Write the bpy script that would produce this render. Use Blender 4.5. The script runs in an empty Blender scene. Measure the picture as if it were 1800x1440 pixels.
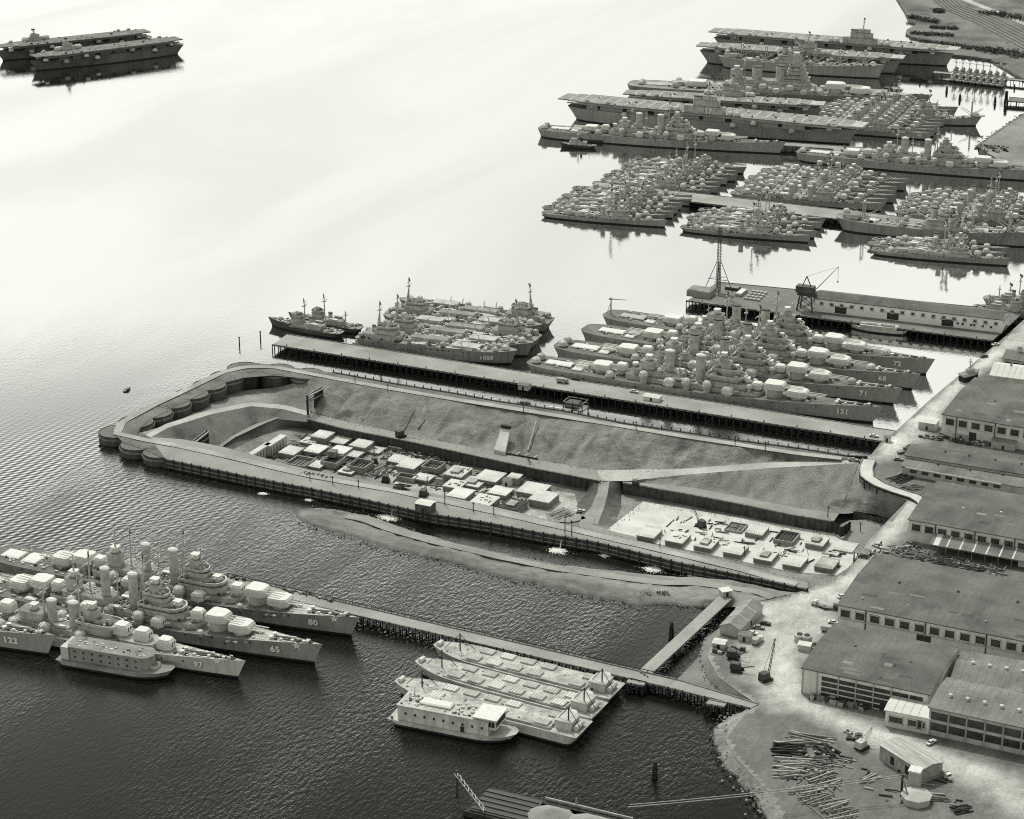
# Aerial view of a naval shipyard: laid-up warships, a cofferdam with a dry dock under construction, piers and shops.
import bpy, math, random
from mathutils import Vector, Matrix, noise
from mathutils.geometry import tessellate_polygon

R = math.radians
random.seed(7)
scene = bpy.context.scene
COL = scene.collection

# ------------------------------------------------------------------ camera, sky, sun, exposure
CAM_H, FOC, VIEW_ROT = 410.0, 3750.0, R(25.5)        # metres above the water, focal length in photo pixels, heading
PITCH = math.atan(1420 / FOC)
cam_data = bpy.data.cameras.new('camera')
cam = bpy.data.objects.new('camera', cam_data)
COL.objects.link(cam)
cam.location = (0, 0, CAM_H)
cam.rotation_euler = (math.pi / 2 - PITCH, 0, VIEW_ROT)
cam_data.sensor_width = 36.0
cam_data.lens = 36.0 * FOC / 1800.0
cam_data.clip_start = 5.0
cam_data.clip_end = 30000.0
scene.camera = cam

SUN_AZ, SUN_EL = R(135), R(55)                       # world angle the light comes from, measured from +X
TINT = (0.985, 1.0, 0.925)
world = bpy.data.worlds.new('World')
scene.world = world
world.use_nodes = True
wn, wl = world.node_tree.nodes, world.node_tree.links
wn.clear()
sky = wn.new('ShaderNodeTexSky')
sky.sky_type = 'NISHITA'
sky.sun_disc = False
sky.sun_elevation = SUN_EL
sky.sun_rotation = math.pi / 2 - SUN_AZ
sky.air_density, sky.dust_density, sky.ozone_density = 1.0, 2.0, 1.0
bw = wn.new('ShaderNodeRGBToBW')
tin = wn.new('ShaderNodeMix'); tin.data_type = 'RGBA'; tin.blend_type = 'MULTIPLY'
tin.inputs[0].default_value = 1.0
tin.inputs[7].default_value = (*TINT, 1)
bg = wn.new('ShaderNodeBackground'); bg.inputs[1].default_value = 0.15
wo = wn.new('ShaderNodeOutputWorld')
wl.new(sky.outputs[0], bw.inputs[0]); wl.new(bw.outputs[0], tin.inputs[6])
wl.new(tin.outputs[2], bg.inputs[0]); wl.new(bg.outputs[0], wo.inputs[0])

sun_data = bpy.data.lights.new('sun', 'SUN')
sun_data.energy = 1.5
sun_data.angle = R(2.0)
sun_data.color = (0.99, 1.0, 0.945)
sun = bpy.data.objects.new('sun', sun_data)
COL.objects.link(sun)
sun.rotation_euler = Vector((math.cos(SUN_AZ) * math.cos(SUN_EL), math.sin(SUN_AZ) * math.cos(SUN_EL), math.sin(SUN_EL))).to_track_quat('Z', 'Y').to_euler()

vs = scene.view_settings
vs.view_transform = 'Standard'; vs.look = 'None'; vs.gamma = 1.0; vs.use_curve_mapping = False
vs.exposure = 0.6
scene.cycles.use_denoising = False                  # the plate is grainy; keep fine texture unsmoothed
scene.cycles.max_bounces = 6
scene.cycles.filter_width = 1.1
scene.cycles.sample_clamp_indirect = 4.0

# ------------------------------------------------------------------ survey helpers
_ca, _sa, _ct, _st = math.cos(VIEW_ROT), math.sin(VIEW_ROT), math.cos(PITCH), math.sin(PITCH)
def W(px, py, z=0.0):
    """ground position of a point surveyed in the photograph (1800 x 1440) that lies z metres above the water"""
    u = (px - 900) / FOC; v = (720 - py) / FOC
    t = (z - CAM_H) / (-_st + v * _ct)
    X, Y = u * t, (_ct + v * _st) * t
    return (X * _ca - Y * _sa, X * _sa + Y * _ca)
def W3(px, py, z=0.0): return Vector((*W(px, py, z), z))
def PL(*pts): return [W3(*p) for p in pts]
def resample(pts, n):
    d = [0]
    for a, b in zip(pts, pts[1:]): d.append(d[-1] + (b - a).length)
    out = []; j = 0
    for i in range(n):
        s = d[-1] * i / (n - 1)
        while j < len(d) - 2 and d[j + 1] < s: j += 1
        k = (s - d[j]) / max(d[j + 1] - d[j], 1e-6)
        out.append(pts[j].lerp(pts[j + 1], min(max(k, 0), 1)))
    return out
def nz(x, y, s, seed=0): return noise.noise(Vector((x * s + seed * 17.3, y * s - seed * 9.1, seed * 3.7)))

# ------------------------------------------------------------------ materials
MATS = {}
def mat(name, g, rough=0.85, var=0.18, scale=0.25, fine=3.0, bump=0.0, stretch=None, streak=0.0, metal=0.0, coord='Object', wet=0.0, slump=0.0, slump_s=.045):
    """grey procedural paint / earth / timber: two noises (blotches and grain) and optional vertical streaks"""
    if name in MATS: return MATS[name]
    m = bpy.data.materials.new(name); m.use_nodes = True
    n, l = m.node_tree.nodes, m.node_tree.links
    b = n['Principled BSDF']
    b.inputs['Roughness'].default_value = rough
    b.inputs['Metallic'].default_value = metal
    b.inputs['Specular IOR Level'].default_value = 0.3
    tc = n.new('ShaderNodeTexCoord'); mp = n.new('ShaderNodeMapping')
    l.new(tc.outputs[coord], mp.inputs[0])
    oi = n.new('ShaderNodeObjectInfo')
    va = n.new('ShaderNodeVectorMath'); va.operation = 'SCALE'; va.inputs[0].default_value = (91, 57, 33)
    l.new(oi.outputs['Random'], va.inputs['Scale'])
    if coord == 'Object': l.new(va.outputs[0], mp.inputs['Location'])
    if stretch: mp.inputs['Scale'].default_value = stretch
    n1 = n.new('ShaderNodeTexNoise'); n1.inputs['Scale'].default_value = scale; n1.inputs['Detail'].default_value = 5
    n2 = n.new('ShaderNodeTexNoise'); n2.inputs['Scale'].default_value = fine; n2.inputs['Detail'].default_value = 3
    l.new(mp.outputs[0], n1.inputs[0]); l.new(mp.outputs[0], n2.inputs[0])
    a1 = n.new('ShaderNodeMapRange'); a1.inputs[1].default_value = .3; a1.inputs[2].default_value = .7
    a1.inputs[3].default_value = 1 - var * 1.2; a1.inputs[4].default_value = 1 + var * 1.2
    a2 = n.new('ShaderNodeMapRange'); a2.inputs[1].default_value = .25; a2.inputs[2].default_value = .75
    a2.inputs[3].default_value = 1 - var * .7; a2.inputs[4].default_value = 1 + var * .7
    l.new(n1.outputs[0], a1.inputs[0]); l.new(n2.outputs[0], a2.inputs[0])
    mu = n.new('ShaderNodeMath'); mu.operation = 'MULTIPLY'
    l.new(a1.outputs[0], mu.inputs[0]); l.new(a2.outputs[0], mu.inputs[1])
    n4 = n.new('ShaderNodeTexNoise'); n4.inputs['Scale'].default_value = fine * 2.3 + 1.0; n4.inputs['Detail'].default_value = 2
    l.new(tc.outputs[coord], n4.inputs[0])
    a4 = n.new('ShaderNodeMapRange'); a4.inputs[1].default_value = .3; a4.inputs[2].default_value = .7
    a4.inputs[3].default_value = 1 - var * .6 - .03; a4.inputs[4].default_value = 1 + var * .6 + .03
    l.new(n4.outputs[0], a4.inputs[0])
    m4 = n.new('ShaderNodeMath'); m4.operation = 'MULTIPLY'
    l.new(mu.outputs[0], m4.inputs[0]); l.new(a4.outputs[0], m4.inputs[1])
    last = m4.outputs[0]
    if wet:                                           # soaked below the tide mark
        ge = n.new('ShaderNodeNewGeometry'); sx = n.new('ShaderNodeSeparateXYZ'); l.new(ge.outputs['Position'], sx.inputs[0])
        ad = n.new('ShaderNodeMath'); ad.operation = 'MULTIPLY_ADD'; l.new(n1.outputs[0], ad.inputs[0]); ad.inputs[1].default_value = -1.6; l.new(sx.outputs[2], ad.inputs[2])
        aw = n.new('ShaderNodeMapRange'); aw.inputs[1].default_value = -.7; aw.inputs[2].default_value = .1; aw.inputs[3].default_value = wet; aw.inputs[4].default_value = 1.0
        l.new(ad.outputs[0], aw.inputs[0]); mw = n.new('ShaderNodeMath'); mw.operation = 'MULTIPLY'; l.new(last, mw.inputs[0]); l.new(aw.outputs[0], mw.inputs[1]); last = mw.outputs[0]
    if slump:                                         # damp dark slumps in the bank
        mpz = n.new('ShaderNodeMapping'); mpz.inputs['Scale'].default_value = (1, .6, 1); l.new(tc.outputs[coord], mpz.inputs[0])
        n5 = n.new('ShaderNodeTexNoise'); n5.inputs['Scale'].default_value = slump_s; n5.inputs['Detail'].default_value = 6; n5.inputs['Roughness'].default_value = .65; n5.inputs['Distortion'].default_value = .8
        l.new(mpz.outputs[0], n5.inputs[0]); a5 = n.new('ShaderNodeMapRange'); a5.inputs[1].default_value = .54; a5.inputs[2].default_value = .66; a5.inputs[3].default_value = 1.0; a5.inputs[4].default_value = slump
        l.new(n5.outputs[0], a5.inputs[0]); m5 = n.new('ShaderNodeMath'); m5.operation = 'MULTIPLY'; l.new(last, m5.inputs[0]); l.new(a5.outputs[0], m5.inputs[1]); last = m5.outputs[0]
    if streak:
        ms = n.new('ShaderNodeMapping'); ms.inputs['Scale'].default_value = (.45, .45, .05)
        l.new(tc.outputs[coord], ms.inputs[0])
        n3 = n.new('ShaderNodeTexNoise'); n3.inputs['Scale'].default_value = .9; n3.inputs['Detail'].default_value = 4
        l.new(ms.outputs[0], n3.inputs[0])
        a3 = n.new('ShaderNodeMapRange'); a3.inputs[1].default_value = .42; a3.inputs[2].default_value = .62
        a3.inputs[3].default_value = 1 + streak * .15; a3.inputs[4].default_value = 1 - streak * .6
        l.new(n3.outputs[0], a3.inputs[0])
        m2 = n.new('ShaderNodeMath'); m2.operation = 'MULTIPLY'
        l.new(last, m2.inputs[0]); l.new(a3.outputs[0], m2.inputs[1]); last = m2.outputs[0]
    sc = n.new('ShaderNodeVectorMath'); sc.operation = 'SCALE'
    sc.inputs[0].default_value = (g * TINT[0], g * TINT[1], g * TINT[2])
    l.new(last, sc.inputs['Scale']); l.new(sc.outputs[0], b.inputs['Base Color'])
    if bump:
        bp = n.new('ShaderNodeBump'); bp.inputs['Strength'].default_value = min(bump, 1); bp.inputs['Distance'].default_value = bump
        l.new(n2.outputs[0], bp.inputs['Height']); l.new(bp.outputs[0], b.inputs['Normal'])
    MATS[name] = m
    return m

HULL = mat('haze_grey_hull_paint', .35, .6, .10, .08, 1.2, streak=.22)
HULL_D = mat('weathered_grey_hull_paint', .29, .65, .14, .08, 1.2, streak=.25)
HULL_L = mat('pale_grey_hull_paint', .50, .6, .12, .08, 1.0, streak=.25)
BOOT = mat('black_boot_topping', .02, .6, .3)
DECK = mat('dark_deck_paint', .15, .85, .22, .12, 1.5)
DECK_M = mat('weathered_deck_planking', .24, .85, .22, .12, 1.5)
DECK_L = mat('pale_deck_covering', .42, .85, .2, .25, 1.5)
HOUSE = mat('superstructure_grey_paint', .46, .6, .22, .35, 1.6, streak=.15)
COVER = mat('white_weather_cover', .62, .6, .08, .5, 3.0)
COVER_G = mat('grey_weather_cover', .36, .6, .12, .5, 3.0)
DARK = mat('dark_opening', .025, .7, .2)
STEEL = mat('dark_steelwork', .06, .6, .25)
NUMW = mat('white_hull_number_paint', .9, .6, .05)
NUMB = mat('black_number_shading', .02, .6, .05)

# ------------------------------------------------------------------ mesh building
class MB:
    def __init__(s): s.v = []; s.f = []; s.m = []
    def add(s, vs, fs, mi=0):
        o = len(s.v); s.v += [tuple(p) for p in vs]; s.f += [tuple(i + o for i in f) for f in fs]; s.m += [mi] * len(fs); return s
    def box(s, x0, x1, y0, y1, z0, z1, mi=0):
        return s.add([(x0, y0, z0), (x1, y0, z0), (x1, y1, z0), (x0, y1, z0), (x0, y0, z1), (x1, y0, z1), (x1, y1, z1), (x0, y1, z1)],
                     [(3, 2, 1, 0), (4, 5, 6, 7), (0, 1, 5, 4), (1, 2, 6, 5), (2, 3, 7, 6), (3, 0, 4, 7)], mi)
    def prism(s, poly, z0, z1, mi=0, top=None, mtop=None):
        """extrude an xy polygon (counter-clockwise); top: optional inset/scaled polygon for the upper face"""
        n = len(poly); t = top or poly
        vs = [(p[0], p[1], z0) for p in poly] + [(p[0], p[1], z1) for p in t]
        s.add(vs, [(i, (i + 1) % n, n + (i + 1) % n, n + i) for i in range(n)] + [tuple(range(n - 1, -1, -1))], mi)
        s.add([(p[0], p[1], z1) for p in t], [tuple(range(n))], mi if mtop is None else mtop)
        return s
    def lathe(s, prof, n=12, c=(0, 0, 0), mi=0, a0=0.0, sy=1.0):
        vs = []; fs = []
        for r, z in prof:
            for i in range(n):
                a = a0 + 2 * math.pi * i / n
                vs.append((c[0] + r * math.cos(a), c[1] + r * math.sin(a) * sy, c[2] + z))
        for k in range(len(prof) - 1):
            for i in range(n):
                j = (i + 1) % n
                fs.append((k * n + i, k * n + j, (k + 1) * n + j, (k + 1) * n + i))
        fs.append(tuple(range(n - 1, -1, -1))); fs.append(tuple((len(prof) - 1) * n + i for i in range(n)))
        return s.add(vs, fs, mi)
    def tube(s, p, q, r=.2, r2=None, n=5, mi=0):
        p, q = Vector(p), Vector(q); d = q - p
        if d.length < 1e-6: return s
        d.normalize()
        a = d.orthogonal().normalized(); b = d.cross(a); r2 = r if r2 is None else r2
        vs = [p + (a * math.cos(2 * math.pi * i / n) + b * math.sin(2 * math.pi * i / n)) * r for i in range(n)]
        vs += [q + (a * math.cos(2 * math.pi * i / n) + b * math.sin(2 * math.pi * i / n)) * r2 for i in range(n)]
        return s.add(vs, [(i, (i + 1) % n, n + (i + 1) % n, n + i) for i in range(n)] + [tuple(range(n - 1, -1, -1)), tuple(range(n, 2 * n))], mi)
    def beam(s, p, q, w, h, mi=0):
        """rectangular bar between two points, w across, h upright"""
        p, q = Vector(p), Vector(q); d = (q - p).normalized()
        up = Vector((0, 0, 1)) if abs(d.z) < .95 else Vector((1, 0, 0))
        a = d.cross(up).normalized() * w / 2; b = a.cross(d).normalized() * h / 2
        vs = [p - a - b, p + a - b, p + a + b, p - a + b, q - a - b, q + a - b, q + a + b, q - a + b]
        return s.add(vs, [(0, 1, 2, 3), (7, 6, 5, 4), (0, 4, 5, 1), (1, 5, 6, 2), (2, 6, 7, 3), (3, 7, 4, 0)], mi)
    def grid(s, rows, mi=0, flip=False):
        n = len(rows[0]); vs = [p for r in rows for p in r]; fs = []
        for k in range(len(rows) - 1):
            for i in range(n - 1):
                q = (k * n + i, k * n + i + 1, (k + 1) * n + i + 1, (k + 1) * n + i)
                fs.append(q[::-1] if flip else q)
        return s.add(vs, fs, mi)
    def mesh(s, name, mats, smooth=False):
        me = bpy.data.meshes.new(name); me.from_pydata(s.v, [], s.f)
        for m in (mats if isinstance(mats, (list, tuple)) else [mats]): me.materials.append(m)
        if any(s.m): me.polygons.foreach_set('material_index', s.m)
        if smooth: me.polygons.foreach_set('use_smooth', [True] * len(s.f))
        me.update(); return me
    def build(s, name, mats, parent=None, loc=(0, 0, 0), rz=0.0, smooth=False):
        return ob(name, s.mesh(name, mats, smooth), parent, loc, rz)

def ob(name, me, parent=None, loc=(0, 0, 0), rz=0.0, sc=None, kind=None):
    o = bpy.data.objects.new(name, me); COL.objects.link(o)
    o.location = loc; o.rotation_euler = (0, 0, rz)
    if sc: o.scale = sc if isinstance(sc, (tuple, list)) else (sc, sc, sc)
    if parent: o.parent = parent
    if kind: o['kind'] = kind
    return o
def tag(o, label, cat, group=None):
    o['label'] = label; o['category'] = cat
    if group: o['group'] = group
    return o
def thing(name, label, cat, loc=(0, 0, 0), rz=0.0, group=None):
    return tag(ob(name, None, None, loc, rz), label, cat, group)
def struct(o): o['kind'] = 'structure'; return o
def flat(poly, z, name, m, kind='structure'):
    tris = tessellate_polygon([[Vector((p[0], p[1], 0)) for p in poly]])
    b = MB(); b.add([(p[0], p[1], z) for p in poly], tris)
    me = b.mesh(name, m)
    if sum(p.normal.z for p in me.polygons) < 0: me.flip_normals()
    o = ob(name, me)
    if kind: o['kind'] = kind
    return o
MC = {}
def cached(key, fn):
    if key not in MC: MC[key] = fn()
    return MC[key]
# ------------------------------------------------------------------ water
WATER_POW, WATER_GAIN = 3.35, 330.0
def water_material():
    m = bpy.data.materials.new('harbour_water'); m.use_nodes = True
    n, l = m.node_tree.nodes, m.node_tree.links
    n.remove(n['Principled BSDF'])
    deep = n.new('ShaderNodeBsdfDiffuse'); deep.inputs[0].default_value = (.007, .0075, .006, 1)
    glo = n.new('ShaderNodeBsdfGlossy'); glo.inputs[0].default_value = (1, 1, 1, 1)
    mix = n.new('ShaderNodeMixShader'); l.new(mix.outputs[0], n['Material Output'].inputs[0])
    l.new(deep.outputs[0], mix.inputs[1]); l.new(glo.outputs[0], mix.inputs[2])
    fr = n.new('ShaderNodeFresnel'); fr.inputs['IOR'].default_value = 1.333
    g = n.new('ShaderNodeNewGeometry')
    def noise_tex(scale, detail, rot=0.0, sc=(1, 1, 1), dist=0.0):
        mp = n.new('ShaderNodeMapping'); mp.inputs['Rotation'].default_value = (0, 0, rot); mp.inputs['Scale'].default_value = sc
        l.new(g.outputs['Position'], mp.inputs[0])
        t = n.new('ShaderNodeTexNoise'); t.inputs['Scale'].default_value = scale; t.inputs['Detail'].default_value = detail
        t.inputs['Distortion'].default_value = dist
        l.new(mp.outputs[0], t.inputs[0]); return t.outputs[0]
    def math_(op, a, c):
        q = n.new('ShaderNodeMath'); q.operation = op
        if op == 'MULTIPLY_ADD': q.inputs[2].default_value = WATER_GAIN
        for i, x in enumerate((a, c)):
            if isinstance(x, (int, float)): q.inputs[i].default_value = x
            else: l.new(x, q.inputs[i])
        return q.outputs[0]
    def ramp(x, a, c, lo=0.0, hi=1.0):
        q = n.new('ShaderNodeMapRange'); q.interpolation_type = 'SMOOTHSTEP'
        for i, val in zip((1, 2, 3, 4), (a, c, lo, hi)): q.inputs[i].default_value = val
        l.new(x, q.inputs[0]); return q.outputs[0]
    sep = n.new('ShaderNodeSeparateXYZ'); l.new(g.outputs['Position'], sep.inputs[0])
    X, Y = sep.outputs[0], sep.outputs[1]
    # sheltered basins to the north-east lie calm, the open roads to the south-west carry wind ripples and wakes
    dist = math_('ADD', math_('MULTIPLY', X, -.25), Y)
    openw = ramp(dist, 780, 1250, 1.0, .15)
    wind = ramp(noise_tex(.011, 4, .4, (1, .3, 1), .5), .36, .62, .25, 1.15)
    rip = noise_tex(.62, 3, R(20), (1, .45, 1))
    rip2 = noise_tex(1.7, 2, R(-15), (1, .5, 1))
    def wavetrain(lam, rot, dist_, dscale):
        mp = n.new('ShaderNodeMapping'); mp.inputs['Rotation'].default_value = (0, 0, rot)
        l.new(g.outputs['Position'], mp.inputs[0])
        w = n.new('ShaderNodeTexWave'); w.wave_type = 'BANDS'; w.bands_direction = 'X'
        w.inputs['Scale'].default_value = 2 * math.pi / (20 * lam); w.inputs['Distortion'].default_value = dist_
        w.inputs['Detail'].default_value = 1.5; w.inputs['Detail Scale'].default_value = dscale
        l.new(mp.outputs[0], w.inputs[0]); return w.outputs[1]
    a, c = W(30, 960), W(250, 815)
    rot = -(math.atan2(c[1] - a[1], c[0] - a[0]) - math.pi / 2)
    train = wavetrain(4.2, rot, 7.0, .16)
    train2 = wavetrain(2.9, rot + R(40), 6.0, .2)
    cx, cy = W(90, 880)
    dx = math_('MULTIPLY', math_('SUBTRACT', X, cx), 1.0); dy = math_('SUBTRACT', Y, cy)
    rr = math_('SQRT', math_('ADD', math_('MULTIPLY', dx, dx), math_('MULTIPLY', dy, dy)), 0)
    wake = math_('MULTIPLY', ramp(rr, 20, 150, 1.0, 0.0), ramp(noise_tex(.02, 3, .9, (1, .5, 1)), .35, .6, .35, 1.0))
    hgt = math_('ADD', math_('MULTIPLY', rip, .34), math_('MULTIPLY', rip2, .13))
    hgt = math_('MULTIPLY', math_('MULTIPLY', hgt, wind), openw)
    hgt = math_('ADD', hgt, math_('MULTIPLY', math_('ADD', math_('MULTIPLY', train, .115), math_('MULTIPLY', train2, .07)), wake))
    bp = n.new('ShaderNodeBump'); bp.inputs['Strength'].default_value = 1.0; bp.inputs['Distance'].default_value = 1.0
    l.new(hgt, bp.inputs['Height'])
    for q in (glo, fr): l.new(bp.outputs[0], q.inputs['Normal'])
    l.new(ramp(openw, 0, 1, .05, .12), glo.inputs['Roughness'])
    calm = math_('MULTIPLY', ramp(X, -500, -360), ramp(Y, 985, 1015))         # windless slips behind the piers mirror more of the sky
    fac = math_('MULTIPLY', math_('POWER', fr.outputs[0], WATER_POW), math_('MULTIPLY_ADD', calm, WATER_GAIN * 2.4))
    fac = math_('MULTIPLY', math_('MINIMUM', fac, ramp(calm, 0, 1, .68, .8)), ramp(noise_tex(.005, 4, .5, (1, .3, 1), .6), .35, .6, .9, 1.0))
    l.new(fac, mix.inputs[0])
    return m

C_OUT_S = PL((1420, 1036, 5), (1350, 1020, 5), (1200, 990, 5), (1050, 953, 5), (950, 936, 5), (850, 917, 5), (762, 904, 5), (637, 877, 5), (550, 859, 5), (470, 844, 5), (382, 826, 5), (291, 807, 5))
_c0, _c1 = W3(205, 758, 5), W3(428, 646, 5)          # line of the seaward cells
C_OUT_W = PL((250, 789, 5), (216, 778, 5)) + [_c0.lerp(_c1, f) + Vector((-3.0, 0, 0)) for f in (0, .25, .5, .75, 1)] + PL((450, 638, 5), (520, 647, 5), (585, 655, 5))
C_OUT_N = PL((700, 676, 5), (800, 692, 5), (870, 705, 5), (985, 722, 5), (1100, 745, 5), (1200, 760, 5), (1300, 775, 5), (1400, 788, 5), (1490, 802, 5))
C_EAST = PL((1515, 812, 4), (1522, 830, 4), (1530, 850, 4), (1560, 868, 4), (1595, 880, 4), (1525, 951, 4), (1505, 985, 4), (1480, 1008, 4))
LOOP = C_OUT_S + C_OUT_W + C_OUT_N + C_EAST
outer = [Vector(p) for p in ((-9000, -3000, 0), (6000, -3000, 0), (6000, 14000, 0), (-9000, 14000, 0))]
hole = [Vector((p.x, p.y, 0)) for p in LOOP]
b = MB(); b.add(outer + hole, tessellate_polygon([outer, hole]))
me = b.mesh('water', water_material())
if sum(p.normal.z * p.area for p in me.polygons) < 0: me.flip_normals()
struct(ob('water', me))

# ------------------------------------------------------------------ land
YARD = mat('yard_gravel', .225, .95, .30, .03, .6, bump=.15, coord='Object')
ROAD = mat('dusty_road', .40, .95, .22, .045, .7, bump=.1)
EARTH = mat('grey_earth', .145, .95, .28, .07, .9, bump=.5, slump=.65, slump_s=.08)
EARTH_S = mat('eroded_bank_earth', .215, .95, .20, .12, 1.2, bump=.8, stretch=(1, .5, 1), slump=.42, slump_s=.045)
SAND = mat('wet_sand', .21, .9, .28, .05, .5, bump=.4, wet=.45, stretch=(.5, 1.6, 1), slump=.65, slump_s=.08)
SAND_L = mat('dry_sand', .26, .95, .16, .05, .8, bump=.2)
MUD = mat('mud_flat', .17, .8, .2, .08, 1.0, bump=.2)
CONC = mat('pale_concrete', .56, .9, .12, .12, 1.0)
CONC_D = mat('form_timber_grey', .30, .9, .25, .4, 2.0)
PILE = mat('creosoted_timber', .035, .9, .4, .5, 2.0)
TIMBER = mat('weathered_timber', .20, .9, .3, .5, 2.0)
PLANK = mat('pier_deck_planking', .30, .92, .18, .06, .9, bump=.1)
PLANK_D = mat('dark_pier_decking', .17, .92, .2, .06, .9, bump=.1)
SHEET = mat('rusted_sheet_piling', .085, .8, .3, .3, 1.5, streak=.3)
GRASS = mat('rough_grass', .15, .95, .35, .03, .4, bump=.4, slump=.5, slump_s=.03)
WALLQ = mat('quay_wall_concrete', .16, .9, .3, .3, 1.0, streak=.4)

def slab(poly, z1, z0, name, mtop, mside):
    n = len(poly); b = MB()
    tris = tessellate_polygon([[Vector((p[0], p[1], 0)) for p in poly]])
    area = sum(poly[i][0] * poly[(i + 1) % n][1] - poly[(i + 1) % n][0] * poly[i][1] for i in range(n))
    if area < 0: poly = poly[::-1]; tris = tessellate_polygon([[Vector((p[0], p[1], 0)) for p in poly]])
    t2 = []
    for t in tris:
        p, q, r_ = (poly[i] for i in t)
        s = (q[0] - p[0]) * (r_[1] - p[1]) - (q[1] - p[1]) * (r_[0] - p[0])
        t2.append(t if s > 0 else t[::-1])
    b.add([(p[0], p[1], z1) for p in poly], t2, 0)
    b.add([(p[0], p[1], z0) for p in poly] + [(p[0], p[1], z1) for p in poly], [(i, (i + 1) % n, n + (i + 1) % n, n + i) for i in range(n)], 1)
    return struct(b.build(name, [mtop, mside]))

land = [W(*p, 4) for p in ((2600, 1900), (1420, 1900), (1390, 1500), (1372, 1440), (1350, 1392), (1318, 1358), (1290, 1330), (1275, 1300), (1285, 1270), (1310, 1252), (1334, 1240), (1300, 1218),
        (1262, 1190), (1244, 1155), (1252, 1120), (1286, 1090), (1294, 1064), (1330, 1058), (1380, 1048), (1420, 1036))]
land += [(p.x, p.y) for p in reversed(C_EAST)]
land += [W(*p, 4) for p in ((1490, 804), (1530, 801), (1549, 777), (1574, 758), (1640, 698), (1757, 600), (1800, 562), (1860, 515), (1900, 450), (1900, 340), (1850, 303), (1765, 286), (1738, 270), (1722, 257), (1757, 232), (1800, 203), (1900, 160), (2600, 150))]
slab(land, 4.0, -4, 'ground', YARD, WALLQ)

def strip(rows_px, name, m, nu=60, nv=6, amp=0.0, s=.08, gully=0.0, kind='structure', seed=1):
    """terrain lofted between surveyed break lines, roughened by noise that fades out along the break lines"""
    rows = [resample(r, nu) for r in rows_px]
    out = []
    for k in range(len(rows) - 1):
        for j in range(nv + (1 if k == len(rows) - 2 else 0)):
            f = j / nv; fade = math.sin(math.pi * f) if len(rows) == 2 else math.sin(math.pi * (k + f) / (len(rows) - 1))
            line = []
            for i, (a, c) in enumerate(zip(rows[k], rows[k + 1])):
                p = a.lerp(c, f)
                if amp or gully:
                    dz = amp * (nz(p.x, p.y, s, seed) + .5 * nz(p.x, p.y, s * 2.7, seed + 1) + .32 * nz(p.x, p.y, s * 6.5, seed + 2)) - gully * max(0, nz(p.x, p.y * .25, s * 2.2, seed + 3)) * 1.6
                    p = Vector((p.x, p.y, p.z + dz * min(1, fade * 1.6)))
                line.append(p)
            out.append(line)
    b = MB(); b.grid(out)
    me = b.mesh(name, m, True)
    if sum(q.normal.z for q in me.polygons) < 0: me.flip_normals()
    o = ob(name, me)
    if kind: o['kind'] = kind
    return o

# far shore with railway, upper right
far = [W(*p, 2) for p in ((1560, -30), (1590, 18), (1598, 36), (1612, 42), (1594, 52), (1592, 58), (1604, 64), (1625, 70), (1608, 78), (1602, 84), (1620, 92), (1660, 95), (1700, 98), (1742, 104), (1765, 118), (1805, 142), (1900, 190), (2600, 160), (2600, -200), (1500, -200))]
slab(far, 2.0, -2, 'far_shore_ground', GRASS, SAND)
strip([PL((1560, -60, 2.05), (1660, 18, 2.05), (1720, 45, 2.05), (1810, 95, 2.05)), PL((1620, -60, 2.05), (1690, 8, 2.05), (1750, 30, 2.05), (1815, 62, 2.05))], 'railway_ballast', mat('railway_ballast', .17, .95, .2, .1, 1, stretch=(1, 1, 1)), 12, 3)
for k in range(6):
    f = k / 5
    pts = [p.lerp(q, .08 + .84 * f) for p, q in zip(PL((1560, -60, 2.1), (1660, 18, 2.1), (1720, 45, 2.1), (1810, 95, 2.1)), PL((1620, -60, 2.1), (1690, 8, 2.1), (1750, 30, 2.1), (1815, 62, 2.1)))]
    b = MB()
    for p, q in zip(pts, pts[1:]): b.beam(p + Vector((0, 0, .2)), q + Vector((0, 0, .2)), 1.6, .3)
    tag(b.build('railway_track', mat('dark_rail_track', .08, .8, .3, .3, 2)), 'dark railway track on the far shore, %s counted from the water' % ('first second third fourth fifth sixth'.split()[k]), 'railway track', 'parallel railway tracks on the far shore')
strip([PL((1640, -40, 2.1), (1690, 0, 2.1), (1760, 28, 2.1), (1820, 52, 2.1)), PL((1650, -44, 2.1), (1698, -3, 2.1), (1766, 24, 2.1), (1824, 47, 2.1))], 'lineside_road', ROAD, 14, 2)

# ------------------------------------------------------------------ the cofferdam basin (dry dock under construction)
flat([(p.x, p.y) for p in LOOP], -13.0, 'dock_floor', mat('dock_floor_rubble', .20, .95, .4, .06, .7, bump=.4))
IN_S = PL((1420, 1024, 5), (1300, 992, 5), (1200, 968, 5), (1100, 946, 5), (1000, 923, 5), (900, 898, 5), (800, 876, 5), (690, 853, 5), (620, 840, 5), (550, 827, 5), (500, 815, 5), (440, 798, 5), (390, 785, 5), (320, 772, 5), (262, 768, 5))
IN_W = PL((262, 768, 5), (240, 756, 5), (268, 735, 5), (310, 714, 5), (352, 694, 5), (392, 674, 5), (430, 664, 5), (480, 660, 5), (540, 666, 5))
IN_N = PL((540, 666, 5), (640, 679, 5), (750, 698, 5), (860, 713, 5), (960, 729, 5), (1060, 748, 5), (1200, 770, 5), (1340, 790, 5), (1440, 803, 5), (1500, 809, 4.6))
crest_rows = C_OUT_S[::-1]
strip([C_OUT_S, IN_S], 'cofferdam_crest_south', SAND_L, 90, 4, .15)
strip([C_OUT_S[-1:] + C_OUT_W, IN_S[-1:] + IN_W], 'cofferdam_crest_west', EARTH, 60, 4, .2)
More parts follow.
